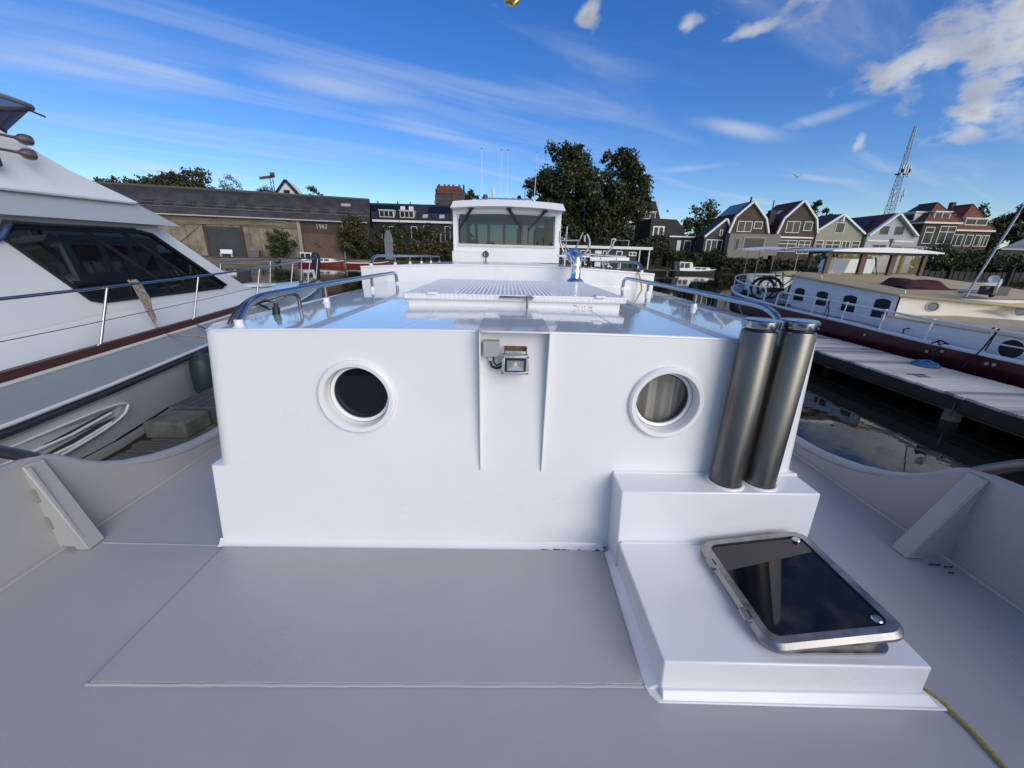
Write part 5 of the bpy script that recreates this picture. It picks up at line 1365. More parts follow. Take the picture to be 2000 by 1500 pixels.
ASHB = mat('ash_timber_cladding', (.20, .185, .16), .8, var=.25, vscale=1.5, stretch=(.3, 1, 8))
BLKB = mat('black_boarding', (.016, .018, .022), .6, var=.3, vscale=2)
GY = .25


def profile_house(name, label, prof, base, y0, depth, wmat, rmats, tmat, group, roof_over=.35):
    """house with the gable outline `prof` facing the harbour; every roof slope and every verge board is a part"""
    xs = [p[0] for p in prof]
    t = thing(name, label, 'house', group, loc=((min(xs) + max(xs)) / 2, y0, base))
    ob('wall', MB().prism([(prof[0][0] + .12, y0, base)] + [(x + (.12 if i == 0 else -.12 if i == len(prof) - 1 else 0), y0, z - .05) for i, (x, z) in enumerate(prof)] + [(prof[-1][0] - .12, y0, base)], (0, depth, 0)), wmat, t, smooth=0)
    for i in range(len(prof) - 1):
        (xa, za), (xb, zb) = prof[i], prof[i + 1]
        d = Vector((xb - xa, 0, zb - za)).normalized(); nrm = Vector((-d.z, 0, d.x))
        a, b = Vector((xa, y0 - .05, za)), Vector((xb, y0 - .05, zb))
        ob('roof', MB().prism([a, b, b + nrm * .16, a + nrm * .16], (0, depth + .3, 0)), rmats[0 if i < (len(prof) - 1) / 2 else -1], t, smooth=0)
        ob('verge_board', MB().prism([a + Vector((0, -roof_over, 0)) - nrm * .10, b + Vector((0, -roof_over, 0)) - nrm * .10, b + Vector((0, -roof_over, 0)) + nrm * .17, a + Vector((0, -roof_over, 0)) + nrm * .17], (0, roof_over + .04, 0)), tmat, t, smooth=0)
    return t


GH = 'houses along the right bank'
# gambrel house with grey timber bay
t = profile_house('gambrel_house', 'brown brick gambrel house with a grey timber bay and solar panels', [(37.75, 6.05), (38.45, 8.6), (40.97, 11.0), (43.66, 8.4), (44.55, 6.15)], GY, 70, 6.5, BRN, [TILE_M, TILE_D], WTRIM, GH)
window(t, 39.1, 41.6, 6.3, 8.0, 70, CTRIM, 2); window(t, 41.9, 43.35, 6.85, 8.0, 70, CTRIM, 1)
ob('solar_array', MB().hexa([(38.65, 70.6, 9.05), (40.55, 70.6, 10.9), (40.55, 76, 10.9), (38.65, 76, 9.05), (38.55, 70.6, 9.15), (40.45, 70.6, 11.0), (40.45, 76, 11.0), (38.55, 76, 9.15)]), mat('bright_solar', (.10, .12, .16), .2), t)
ob('timber_bay', MB().box(37.4, 46.0, 68.6, 69.9, 2.6, 5.95), ASHB, t)
window(t, 39.8, 43.6, 3.2, 5.5, 68.6, mat('grey_frame', (.25, .24, .21), .6), 1, t=.25)
window(t, 38.5, 39.2, 3.3, 5.2, 68.6, mat('grey_frame', (.25, .24, .21), .6), 1)
ob('balcony_front', MB().box(37.2, 44.2, 68.0, 68.5, 2.0, 2.9), ASHB, t)
ob('flue', MB().tube([(41.7, 72, 10.3), (41.7, 72, 12.0)], .15, 8), BLKB, t)
# lean-to wing at the left of it
t = profile_house('wing_house', 'low dark boarded wing with a white verge left of the gambrel house', [(34.0, 5.35), (37.3, 8.3), (38.6, 6.2)], GY, 70.6, 3, BLKB, [TILE_D, TILE_D], WTRIM, GH)
window(t, 34.5, 37.4, 2.6, 5.0, 70.6, WTRIM, 3, t=.14)
window(t, 36.6, 37.1, 5.6, 6.6, 70.6, WTRIM, 1, t=.08)
# second gambrel, red roof
t = profile_house('gambrel_house', 'brown brick gambrel house with a red roof and chimney', [(46.1, 6.1), (46.73, 8.5), (49.4, 11.35), (52.24, 8.6), (52.95, 6.4)], GY, 70, 6.5, BRN, [TILE_M, TILE_M], WTRIM, GH)
window(t, 47.5, 49.85, 6.35, 8.2, 70, CTRIM, 2); window(t, 50.5, 51.95, 6.75, 8.2, 70, CTRIM, 1)
ob('lintel_band', MB().box(46.5, 52.5, 69.8, 69.95, 5.5, 5.75), WTRIM, t)
window(t, 46.8, 50.0, 3.3, 5.2, 70, CTRIM, 2, trans=True); window(t, 50.3, 52.4, 3.0, 5.2, 70, CTRIM, 2, trans=True)
ob('chimney', MB().box(45.3, 46.2, 71.5, 72.4, 7.6, 10.0).tube([(45.75, 72, 10.0), (45.75, 72, 11.6)], .1, 6), DKBR, t)
ob('link_block', MB().box(44.5, 46.1, 72, 78, GY, 8.1), mat('grey_render', (.22, .24, .25), .8), t)
ob('skylight', MB().obox((47.75, 73.2, 9.85), (.9, 1.1, .1), (0, R(-47), 0)), mat('skylight_pane', (.4, .45, .5), .1), t)
# sage gable
t = profile_house('gable_house', 'sage green boarded gable house with white verge boards', [(52.95, 6.75), (56.7, 9.45), (61.25, 6.45)], GY, 70, 7, SAGE, [TILE_D, TILE_D], WTRIM, GH)
window(t, 56.0, 57.6, 6.5, 8.2, 70, CTRIM, 1)
window(t, 53.2, 54.6, 3.4, 5.3, 70, CTRIM, 1, trans=True); window(t, 55.0, 57.6, 3.2, 5.3, 70, CTRIM, 2, trans=True); window(t, 57.9, 59.3, 3.4, 5.3, 70, CTRIM, 2); window(t, 59.6, 61.0, 3.4, 5.3, 70, CTRIM, 1, trans=True)
ob('finial', MB().box(56.6, 56.85, 69.5, 69.62, 8.4, 9.3), WTRIM, t)
# pale gable
t = profile_house('gable_house', 'pale grey boarded gable house with a broad white verge', [(61.5, 6.2), (65.6, 9.75), (69.9, 6.3)], GY, 69.6, 12, PALE, [TILE_M, TILE_D], WTRIM, GH, .6)
window(t, 63.6, 65.0, 6.5, 7.8, 69.6, mat('dark_frame', (.08, .08, .09), .5), 1); window(t, 66.1, 67.6, 6.5, 7.8, 69.6, mat('dark_frame', (.08, .08, .09), .5), 1)
ob('string_course', MB().box(61.8, 69.8, 69.5, 69.59, 5.3, 5.55), WTRIM, t)
window(t, 63.0, 65.4, 2.9, 4.9, 69.6, PALE, 2); window(t, 66.2, 68.2, 2.9, 4.9, 69.6, PALE, 2)
ob('side_block', MB().box(69.5, 71.0, 69.9, 75, GY, 6.2), PALE, t)
ob('solar_array', MB().hexa([(61.8, 72, 6.65), (64.3, 72, 8.85), (64.3, 79, 8.85), (61.8, 79, 6.65), (61.7, 72, 6.85), (64.2, 72, 9.05), (64.2, 79, 9.05), (61.7, 79, 6.85)]), SOLAR, t)


def hip_house(name, label, x0, x1, y0, y1, ze, zp, xp0, yp0, yp1, wmat, rleft, rfront, group):
    t = thing(name, label, 'house', group, loc=((x0 + x1) / 2, y0, GY))
    ob('wall', MB().box(x0, x1, y0, y1, GY, ze), wmat, t, smooth=0)
    ob('cornice', MB().box(x0 - .3, x1 + .3, y0 - .35, y1 + .3, ze - .02, ze + .26), CTRIM, t, smooth=0)
    e = [(x0 - .2, y0 - .25, ze + .28), (x1 + .2, y0 - .25, ze + .28), (x1 + .2, y1 + .2, ze + .28), (x0 - .2, y1 + .2, ze + .28)]
    a, b = (xp0, yp0, zp), (xp0, yp1, zp)
    ob('roof', MB().add([e[0], e[1], a], [(0, 1, 2)]), rfront, t, smooth=0)
    ob('roof', MB().add([e[3], e[0], a, b], [(0, 1, 2, 3)]), rleft, t, smooth=0)
    ob('roof', MB().add([e[1], e[2], b, a], [(0, 1, 2, 3)]), rfront, t, smooth=0)
    ob('roof', MB().add([e[2], e[3], b], [(0, 1, 2)]), rfront, t, smooth=0)
    ob('ridge_tiles', MB().tube([a, b], .14, 6).tube([e[0], a], .12, 6).tube([e[1], a], .12, 6), rfront, t)
    return t


def dormer(t, x0, x1, z0, z1, y, mull, yb):
    d = ob('dormer', MB().box(x0, x1, y + .05, yb, z0, z1), CTRIM, t, smooth=0)
    ob('dormer_roof', MB().box(x0 - .14, x1 + .14, y - .2, yb, z1, z1 + .13), WTRIM, d, smooth=0)
    m_ = MB().box(x0 + .12, x1 - .12, y + .0, y + .045, z0 + .15, z1 - .12)
    ob('pane', m_, HPANE, d, smooth=0)
    m_ = MB()
    for i in range(mull + 1):
        x = x0 + .1 + (x1 - x0 - .2) * i / mull; m_.box(x - .06, x + .06, y - .04, y - .002, z0 + .1, z1 - .1)
    m_.box(x0 + .05, x1 - .05, y - .04, y - .002, z0 + .04, z0 + .16).box(x0 + .05, x1 - .05, y - .04, y - .002, z1 - .14, z1 - .04)
    ob('dormer_frame', m_, CTRIM, d, smooth=0)


t = hip_house('hipped_house', 'dark brown house with a red hipped roof and white window frames', 71.1, 77.2, 70, 77, 8.45, 11.95, 74.3, 72, 75.2, BRN2, TILE_D, TILE_R, GH)
window(t, 71.7, 73.3, 5.2, 7.9, 70, CTRIM, 1, trans=True); window(t, 74.2, 77.0, 5.2, 8.1, 70, CTRIM, 2, trans=True)
window(t, 71.2, 77.1, 1.2, 4.6, 70, CTRIM, 5, t=.18, trans=True)
dormer(t, 72.6, 75.4, 9.1, 10.3, 70.2, 2, 72.2)
dl = ob('dormer', MB().box(71.0, 73.4, 71.9, 74.6, 8.9, 10.3), CTRIM, t); ob('pane', MB().box(70.94, 70.99, 72.1, 74.4, 9.15, 10.1), HPANE, dl); ob('dormer_roof', MB().box(70.75, 73.6, 71.7, 74.8, 10.3, 10.5), WTRIM, dl)
t = hip_house('hipped_house', 'brown house with a tall red hipped roof at the right end of the row', 77.6, 84.6, 71, 78, 7.45, 11.95, 81.3, 72.6, 76, BRN, TILE_R, TILE_R, GH)
for a, b in ((77.8, 79.9), (80.4, 81.6), (82.0, 83.0), (83.2, 84.5)): window(t, a, b, 5.0, 6.9, 71, CTRIM, 2 if b - a > 1.25 else 1)
window(t, 77.7, 79.6, 1.6, 4.2, 71, CTRIM, 1); window(t, 82.6, 84.5, 1.6, 4.2, 71, CTRIM, 2, trans=True)
ob('door_canopy', MB().box(79.8, 82.4, 70.2, 71, 3.9, 4.1), WTRIM, t)
dormer(t, 79.2, 83.2, 8.4, 9.5, 71.0, 2, 72.4)
ob('chimney', MB().box(80.4, 81.1, 75.2, 75.8, 11.2, 12.6), DKBR, t)
ob('skylight', MB().obox((79.2, 73.6, 10.0), (.1, 1.2, .9), (0, R(40), 0)), mat('skylight_pane', (.4, .45, .5), .1), t)
# waterside pavilion, far right
t = thing('pavilion', 'grey roofed waterside pavilion with glazed front at the right edge', 'building', loc=(80, 62, GY))
ob('roof', MB().add([(75.2, 61, 4.35), (90, 61, 4.35), (90, 65, 4.35), (79.5, 65, 4.35), (81.8, 63, 6.5), (88, 63, 6.5)], [(0, 1, 5, 4), (1, 2, 5), (2, 3, 4, 5), (3, 0, 4)]), mat('slate_grey', (.13, .14, .16), .6, var=.2, vscale=1), t, smooth=0)
ob('eave_board', MB().box(75.1, 90, 60.9, 61.05, 4.15, 4.4), mat('grey_trim', (.3, .31, .32), .6), t)
ob('deck_edge', MB().box(75.2, 90, 60.6, 61, 1.2, 1.45), mat('grey_trim', (.3, .31, .32), .6), t)
for i in range(6): window(t, 76 + 2.2 * i, 78.1 + 2.2 * i, 1.6, 4.1, 62, mat('slim_grey_frame', (.16, .17, .18), .5), 1, t=.12)
ob('wall', MB().box(76, 90, 62, 65, GY, 4.2), BLKB, t)
# low mansard house behind the bank
t = thing('mansard_house', 'dark mansard roofed house beside the white trimmed terrace', 'house', GH, loc=(30, 76, GY))
ob('wall', MB().box(26.5, 32.6, 76, 84, GY, 5.3), BRN2, t)
ob('roof', MB().prism([(26.3, 75.8, 5.0), (33.1, 75.8, 5.0), (32.7, 75.8, 6.8), (31.0, 75.8, 8.5), (26.3, 75.8, 8.6)], (0, 9, 0)), TILE_D, t, smooth=0)
window(t, 26.8, 28.9, 4.4, 7.3, 75.75, WTRIM, 2, t=.22); window(t, 30.2, 31.3, 2.3, 4.4, 76, WTRIM, 1)
t = thing('garden_annexe', 'long low dark annexe with a white roof edge left of the gambrel house', 'house', GH, loc=(35, 75, GY))
ob('wall', MB().box(29.8, 38.5, 74.8, 80, GY, 5.4), BRN2, t); ob('roof_edge', MB().box(29.6, 38.6, 74.5, 80.1, 5.4, 5.65), WTRIM, t)
for x in (32.5, 34.6, 37.0): window(t, x, x + 1.3, 3.0, 4.9, 74.8, WTRIM, 1)
ob('door', MB().box(31.2, 31.9, 74.7, 74.79, 2.0, 4.9), WTRIM, t)

# terraces behind the wheelhouse
def terrace(name, label, x0, x1, y0, ze, zp, dorm, win, pan, sky, rd=4.5):
    t = thing(name, label, 'terrace', 'dark terraces across the water', loc=((x0 + x1) / 2, y0, GY))
    ob('wall', MB().box(x0, x1, y0, y0 + 9, GY, ze), BLKB, t)
    ob('roof', MB().prism([(x0 - .2, y0 - .4, ze), (x0 - .2, y0 + rd, zp), (x0 - .2, y0 + 2 * rd, ze)], (x1 - x0 + .4, 0, 0)), TILE_D, t, smooth=0)
    ob('gutter_board', MB().box(x0 - .2, x1 + .2, y0 - .65, y0 - .38, ze - .2, ze + .22), WTRIM, t)
    sl = (zp - ze) / (rd + .4)
    for a, b, n_ in dorm:
        dormer(t, a, b, ze + .75, ze + 2.15, y0 + .2, n_, y0 + 3.5)
    for a, b, z0, z1, n_ in win: window(t, a, b, z0, z1, y0, WTRIM, n_)
    an = math.atan(sl)
    for xc, w in pan: ob('solar_array', MB().obox((xc, y0 + 2.9, ze + sl * 3.3 + .12), (w, 2.2, .1), (an, 0, 0)), SOLAR, t)
    for xc in sky: ob('skylight', MB().obox((xc, y0 + 1.0, ze + sl * 1.4 + .12), (1.1, 1.2, .12), (an, 0, 0)), mat('skylight_pane', (.4, .45, .5), .1), t)
    return t


t = terrace('terraced_houses', 'long dark roofed terrace with two white dormers left of the wheelhouse', -34.5, -9, 90, 7.9, 11.9, [(-27.6, -24.5, 3), (-23.2, -20.2, 3)], [(-27.3, -25.8, 3.8, 6.9, 2), (-25.6, -24.4, 3.8, 6.9, 1), (-20.9, -19.6, 4.2, 7.0, 1), (-18.2, -16.9, 5.0, 7.2, 1), (-13.6, -12.4, 4.0, 7.2, 1), (-20.8, -18.5, 2.4, 3.6, 2), (-26, -24.6, 2.3, 3.6, 1)], [(-31.8, 3.2), (-26.0, 9.0), (-15.0, 5.0)], [-17.9, -14.3])
for x in (-29, -24.6, -21.8, -13): ob('chimney_pot', MB().lathe([(.16, 0), (.14, .5), (.001, .52)], (x, 94.5, 11.85), n=8), DKBR, t)
for x in (-23.0, -21.2): ob('aircon_unit', MB().box(x, x + .9, 90.2, 90.8, 10.25, 10.95), WTRIM, t, bevel=.05)
t = terrace('terraced_houses', 'dark terrace with white dormers behind the large tree', 14, 33.0, 90, 9.0, 13.9, [(22.1, 25.6, 3), (27.5, 32.1, 4)], [(27.6, 28.9, 5.8, 8.2, 1), (29.2, 31.9, 5.6, 8.2, 3), (23.0, 24.6, 5.6, 8.2, 1), (17, 18.4, 5.6, 8.2, 1)], [], [])
ob('awning', MB().box(28.4, 31.6, 88.0, 90, 4.5, 4.9).box(22.0, 25.5, 89.4, 90, 8.2, 8.7), WTRIM, t)
ob('verge_board', MB().prism([(33.25, 89.6, 8.8), (33.25, 94.5, 13.9), (33.25, 94.5, 14.1), (33.25, 89.4, 9.0)], (.1, 0, 0)), WTRIM, t)
ob('party_wall', MB().prism([(33.0, 89.5, GY), (33.0, 94.5, GY), (33.0, 94.5, 13.7), (33.0, 89.5, 8.6)], (.2, 0, 0)), BRN2, t)

# apartment tower far away
t = thing('apartment_tower', 'distant red and grey apartment tower left of the wheelhouse roof', 'tower', loc=(-35.6, 265, 0))
ob('wall', MB().box(-44.4, -26.8, 258, 276, 0, 35.5), brick('tower_grey', (.07, .06, .055), (.09, .075, .07), .6), t)
ob('red_crown', MB().box(-43.0, -29.0, 257.6, 275, 36.2, 40.4).box(-33.5, -29.5, 257.5, 258, 30, 36.2), mat('tower_red', (.15, .040, .026), .8, var=.2, vscale=.3), t)
ob('roof_deck', MB().box(-44.2, -40.5, 259, 275, 35.5, 39.0).box(-30, -26.9, 259, 275, 35.5, 38.8), mat('tower_dark', (.06, .055, .055), .8), t)
for x in (-42.8, -39.5, -37, -34.2, -30.5, -27.9): ob('roof_stack', MB().box(x, x + 1.0, 262, 264, 38.5, 41.9), mat('tower_dark', (.06, .055, .055), .8), t)
for r_ in range(8):
    for c_ in range(9):
        z = 9.6 + r_ * 3.6; x = -43.7 + c_ * 1.92
        window(t, x, x + 1.15, z, z + 2.0, 257.45 if z > 27 and -43.5 < x < -28.6 else 258, mat('tower_frame', (.16, .15, .15), .6), 1, t=.15)
    if r_ % 2 == 0: ob('balcony', MB().box(-44.8, -42.3, 256.8, 258, 9.0 + r_ * 3.6, 10.1 + r_ * 3.6), mat('tower_balcony', (.12, .11, .11), .7), t)

# ------------------------------------------------------------------ warehouse with the year on it
sh = thing('warehouse', 'old waterside warehouse with corrugated roof and the year 1947 on its brick end', 'warehouse', loc=(-52.84, 64, GY), rz=math.atan2(8, 27.4))
WS = WM[sh]


def W(m_): m_.v = [tuple(WS @ Vector((x, y, z - GY))) for x, y, z in m_.v]; return m_


def wob(name, m_, ma, parent=None, **k): return ob(name, W(m_), ma, parent or sh, **k)


OLDW = mat('old_cream_boards', (.21, .172, .125), .85, var=.4, vscale=.7, bump=.4, bscale=6, bdist=.02, col2=(.29, .245, .18))
OLDW2 = mat('old_grey_boards', (.165, .145, .10), .9, var=.5, vscale=.8, stretch=(.35, 1, 5), bump=.4, bscale=6, bdist=.02)
CORR = mat('corrugated_sheet', (.048, .046, .046), .8, var=.35, vscale=.5, col2=(.078, .073, .07))
SHUT = mat('dark_shutter', (.035, .04, .042), .6, var=.2, vscale=1)
wob('wall', MB().box(-9, 18.7, .02, 14, GY, 5.3), OLDW, smooth=0)
for i in range(5): wob('weather_board', MB().hexa([(-9, -.10 - (.0), 5.20 + i * .21), (18.75, -.10, 5.20 + i * .21), (18.75, .1, 5.20 + i * .21), (-9, .1, 5.20 + i * .21), (-9, -.05, 5.42 + i * .21), (18.75, -.05, 5.42 + i * .21), (18.75, .1, 5.42 + i * .21), (-9, .1, 5.42 + i * .21)]), OLDW2, smooth=0)
wob('shadow_board', MB().box(-9, 18.7, -.16, .02, 5.05, 5.18), OLDW2, smooth=0)
us = [-9, -6, -3.2, -.6, 1.1, 3.0, 4.2, 5.35]
for a, b in zip(us, us[1:]): wob('door_panel', MB().box(a + .05, b - .05, -.09, .02, GY + .1, 5.0), OLDW, smooth=0)
us = [10.75, 11.6, 13.0, 14.2, 15.4, 16.6, 17.8, 18.6]
for a, b in zip(us, us[1:]): wob('door_panel', MB().box(a + .05, b - .05, -.09, .02, GY + .1, 5.0), OLDW, smooth=0)
wob('door_brace', MB().bar((2.0, -.16, 2.3), (4.9, -.16, 4.7), .12, .22, up=(0, 1, 0)), OLDW2)
wob('sliding_rail', MB().box(10.8, 18.6, -.22, -.1, 4.85, 5.0).box(-.5, 5.3, -.22, -.1, 4.85, 5.0), OLDW2)
sd = wob('shutter_door', MB().box(5.85, 10.4, -.02, .0, GY, 4.75), SHUT, smooth=0)
for i in range(22): wob('shutter_slat', MB().box(5.85, 10.4, -.06, -.025, GY + .05 + i * .2, GY + .22 + i * .2), SHUT, sd, smooth=0)
wob('door_post', MB().box(5.35, 5.8, -.25, -.02, GY, 5.0), mat('brown_post', (.055, .035, .03), .8)); wob('door_post', MB().box(10.45, 10.75, -.25, -.02, GY, 5.0), mat('brown_post', (.055, .035, .03), .8))
wob('brick_end', MB().box(18.7, 29.6, .01, 14, GY, 6.3), DKBR, smooth=0)
wob('brick_infill', MB().box(19.4, 25.3, -.06, .0, GY, 4.15), REDB, smooth=0)
wob('corner_post', MB().box(18.65, 19.15, -.15, .0, GY, 6.2), mat('pale_post', (.30, .28, .23), .8)); wob('down_pipe', MB().tube([(25.6, -.15, GY), (25.6, -.15, 6.2)], .12, 8), mat('pale_pipe', (.34, .33, .30), .7))
wob('gutter_pipe', MB().tube([(13.7, -.25, 6.2), (14.1, -.25, 5.95), (17.2, -.25, 5.75), (17.5, -.25, 5.5)], .07, 6), mat('pale_pipe', (.34, .33, .30), .7))
# year in wall figures
SEG = {'1': [[(.25, .85), (.5, 1.0), (.5, 0)]], '9': [[(.85, .55), (.6, .42), (.25, .45), (.12, .7), (.25, .95), (.6, 1.0), (.82, .85), (.88, .55), (.75, .2), (.4, 0)]],
       '4': [[(.75, 0), (.75, 1.0), (.1, .35), (.95, .35)]], '7': [[(.1, 1.0), (.9, 1.0), (.4, 0)]]}
for i, ch in enumerate('1947'):
    m_ = MB()
    for s_ in SEG[ch]:
        for a, b in zip(s_, s_[1:]): m_.bar((21.55 + i * .45 + a[0] * .34, -.05, 5.0 + a[1] * .72), (21.55 + i * .45 + b[0] * .34, -.05, 5.0 + b[1] * .72), .08, .085, up=(0, 1, 0))
    wob('year_figure', m_, mat('pale_figure', (.55, .53, .46), .7), smooth=0)
gl = MB()
for k_ in range(5): gl.tube([(20.9 + k_ * .12, -.09, 2.2 + .3 * math.sin(k_)), (21.1 + k_ * .22, -.09, 3.0 - .2 * k_), (20.95 + k_ * .25, -.09, 2.5 - .1 * k_), (21.5, -.09, 2.9 - .25 * k_)], .035, 4)
wob('graffiti', gl, mat('dark_spray', (.05, .045, .06), .8))
# corrugated roof: ridge 7 m behind the eave, wave runs along the building
cr_ = MB(); n_ = 330; u0, u1 = -10.0, 30.2
for i in range(n_ + 1):
    u = u0 + (u1 - u0) * i / n_; wv = .06 * math.sin(i * math.pi / 1.5)
    cr_.v += [(u, -.6, 6.30 + wv), (u, 3.2, 8.60 + wv), (u, 7.0, 10.70 + wv), (u, 14.6, 6.3 + wv)]
cr_.f = [(4 * i + j, 4 * i + 4 + j, 4 * i + 5 + j, 4 * i + 1 + j) for i in range(n_) for j in range(3)]
rf_ = wob('roof', cr_, CORR, smooth=60)
wob('ridge_cap', MB().tube([(u0, 7, 10.74), (10, 7, 10.78), (u1, 7, 10.72)], .22, 8), mat('ridge_grey', (.09, .08, .075), .9), rf_)
sl_ = 2.30 / 3.8
for i in range(11):
    u = -2.0 + i * 2.75
    wob('roof_light', MB().obox((u, 2.15, 6.3 + sl_ * 2.75 + .075), (1.45, 1.3, .03), (math.atan(sl_), 0, 0)), mat('grimy_roof_light', (.026, .025, .025), .9), rf_, smooth=0)
wob('roof_light', MB().obox((26.2, 4.3, 9.35), (1.5, 1.0, .08), (math.atan(.55), 0, 0)), mat('pale_roof_light', (.42, .42, .40), .6), rf_, smooth=0)
wob('snow_rail', MB().tube([(u0, .9, 7.45), (10, .9, 7.4), (u1, .9, 7.43)], .05, 6).tube([(u0, 1.9, 8.0), (10, 1.9, 7.98), (u1 - 1, 1.9, 8.0)], .04, 6), mat('rail_grey', (.16, .155, .15), .6), rf_)
wob('gutter', MB().tube([(u0, -.68, 6.22), (-1, -.68, 6.17), (12, -.68, 6.20), (29.7, -.68, 6.22)], .11, 8), mat('pale_gutter', (.42, .42, .41), .6), rf_)
wob('gable_fill', MB().prism([(29.55, .02, 6.2), (29.55, 7, 10.6), (29.55, 13.9, 6.2)], (.05, 0, 0)), DKBR)
# quay edge in front
qd = thing('quay_wall', 'timber faced quay edge in front of the warehouse', 'quay', loc=(-52.84, 64, GY), rz=math.atan2(8, 27.4))
WM[qd] = WS
for i in range(3): ob('quay_timber', W(MB().box(-14, 30, -4.35, -4.15, -.80 + i * .33, -.50 + i * .33)), OLDW2, qd, smooth=0)
ob('quay_deck', W(MB().box(-14, 30, -4.3, -.3, GY - .02, GY + .03)), mat('quay_paving', (.12, .11, .10), .9, var=.3, vscale=1), qd, smooth=0)
def place(o): return o
b_ = thing('garden_bench', 'small white garden bench on the quay before the dark shutter door', 'bench', loc=tuple(WS @ Vector((8.6, -2.5, .03))), rz=math.atan2(8, 27.4))
def WB_(m_, q): m_.v = [tuple(WM[q] @ Vector(v)) for v in m_.v]; return m_
WP = mat('white_bench_paint', (.72, .73, .72), .5)
ob('seat', WB_(MB().box(-.8, .8, -.3, .2, .42, .50), b_), WP, b_); ob('backrest', WB_(MB().box(-.8, .8, .2, .27, .5, 1.05), b_), WP, b_)
for x in (-.75, .68):
    for y in (-.28, .18): ob('leg', WB_(MB().box(x, x + .07, y, y + .07, 0, .42), b_), WP, b_)
b_ = thing('skip_bin', 'grey bin standing on the quay between the shutter door and the shrub', 'bin', loc=tuple(WS @ Vector((12.4, -2.4, .03))), rz=math.atan2(8, 27.4))
ob('body', WB_(MB().hexa([(-.7, -.5, 0), (.7, -.5, 0), (.7, .5, 0), (-.7, .5, 0), (-.85, -.55, .95), (.85, -.55, .95), (.85, .55, .95), (-.85, .55, .95)]), b_), mat('bin_grey', (.10, .11, .12), .5), b_)
ob('lid', WB_(MB().box(-.9, .9, -.6, .6, .96, 1.06), b_), mat('bin_lid', (.16, .15, .09), .5), b_, bevel=.03)
o = ob('tyre_fender', W(MB().tube([(16.0 + .38 * math.cos(a), -4.5, -.05 + .38 * math.sin(a)) for a in [2 * math.pi * i / 20 for i in range(20)]], .14, 8, closed=True)), BLACK); tag(o, 'black tyre hung on the warehouse quay edge', 'tyre')


# small boats at the warehouse quay and the right bank
def small_boat(name, label, loc, rz_, L_, Wd, hullm, deckm, cabin, group):
    t = thing(name, label, 'boat', group)
    st = [(-.5, .42, .45), (-.3, .5, .42), (0, .5, .44), (.25, .42, .52), (.4, .25, .62), (.5, .02, .74)]
    hb_ = MB()
    for a, w, h in st:
        x = a * L_; w *= Wd
        hb_.v += [(x, -w, h), (x * .96, -w * .75, -.15), (x * .96, w * .75, -.15), (x, w, h)]
    hb_.f = [(4 * i + j, 4 * i + 4 + j, 4 * i + 5 + j, 4 * i + 1 + j) for i in range(5) for j in range(3)] + [(0, 1, 2, 3)]
    ob('hull', hb_, hullm, t, smooth=60)
    dk = MB(); dk.v = [p for a, w, h in st for p in ((a * L_, -w * Wd, h - .02), (a * L_, w * Wd, h - .02))]; dk.f = [(2 * i, 2 * i + 2, 2 * i + 3, 2 * i + 1) for i in range(5)]
    ob('deck', dk, deckm, t, smooth=60)
    for s in (-1, 1): ob('gunwale', MB().tube([(a * L_, s * w * Wd, h) for a, w, h in st], .05, 6), deckm, t)
    if cabin:
        w2 = Wd * .38
        cb_ = ob('cabin', MB().prism([(-.12 * L_, -w2, .40), (.33 * L_, -w2 * .9, .55), (.28 * L_, -w2 * .9, .98), (-.10 * L_, -w2, 1.02)], (0, 2 * w2, 0)), deckm, t, bevel=.04)
        ws = ob('wheel_shelter', MB().prism([(-.40 * L_, -w2, .4), (-.10 * L_, -w2, .4), (-.11 * L_, -w2, 1.15), (-.14 * L_, -w2, 1.75), (-.42 * L_, -w2, 1.8)], (0, 2 * w2, 0)), deckm, t, bevel=.03)
        for a, b, z0, z1 in ((-.05, .07, .68, .92), (.10, .20, .68, .90)): ob('window', MB().box(a * L_, b * L_, -w2 - .02, -w2 - .004, z0, z1), HPANE, cb_)
        for a, b in ((-.40, -.32), (-.30, -.19)): ob('window', MB().box(a * L_, b * L_, -w2 - .02, -w2 - .004, .85, 1.62), HPANE, ws)
        ob('bow_rail', MB().tube([(.28 * L_, -.25 * Wd, .95), (.42 * L_, -.15 * Wd, .98), (.5 * L_, 0, 1.0), (.42 * L_, .15 * Wd, .98)], .02, 6), STEEL, t)
    t.location = loc; t.rotation_euler = (0, 0, rz_)
    return t


DKH = mat('brown_hull', (.05, .05, .04), .4); RDH = mat('red_hull', (.17, .025, .02), .5, var=.2, vscale=2); SWH = mat('boat_white', (.68, .69, .68), .35)
t = small_boat('cabin_boat', 'small white cabin boat with outboard moored below the far bank', (31.1, 66, WZ + .08), R(6), 7.6, 2.4, DKH, SWH, True, None)
ob_ = thing('outboard_motor', 'black covered outboard motor on the white cabin boat', 'motor', loc=(27.6, 65.4, WZ))
ob('cowl', MB().lathe([(.001, 1.5), (.4, 1.4), (.55, 1.0), (.5, .4), (.3, -.2)], (27.4, 65.2, WZ), n=12), BLACK, ob_); ob('leg', MB().box(27.25, 27.55, 65.1, 65.3, WZ - .6, WZ + .3), BLACK, ob_)
small_boat('rowing_boat', 'red and white boat with a small cabin by the warehouse quay', (-27.4, 60, WZ + .1), R(8), 6.2, 2.2, RDH, SWH, True, None)
small_boat('rowing_boat', 'open red and white boat right of the cabin boat at the quay', (-21.0, 61, WZ + .1), R(14), 6.0, 2.0, RDH, SWH, False, None)
t = small_boat('cabin_boat', 'white cabin cruiser seen through the barge wheelhouse windows', (24.5, 31, WZ + .15), R(-168), 9.0, 3.0, SWH, SWH, True, None)
t.scale = (1, 1, 1.35)
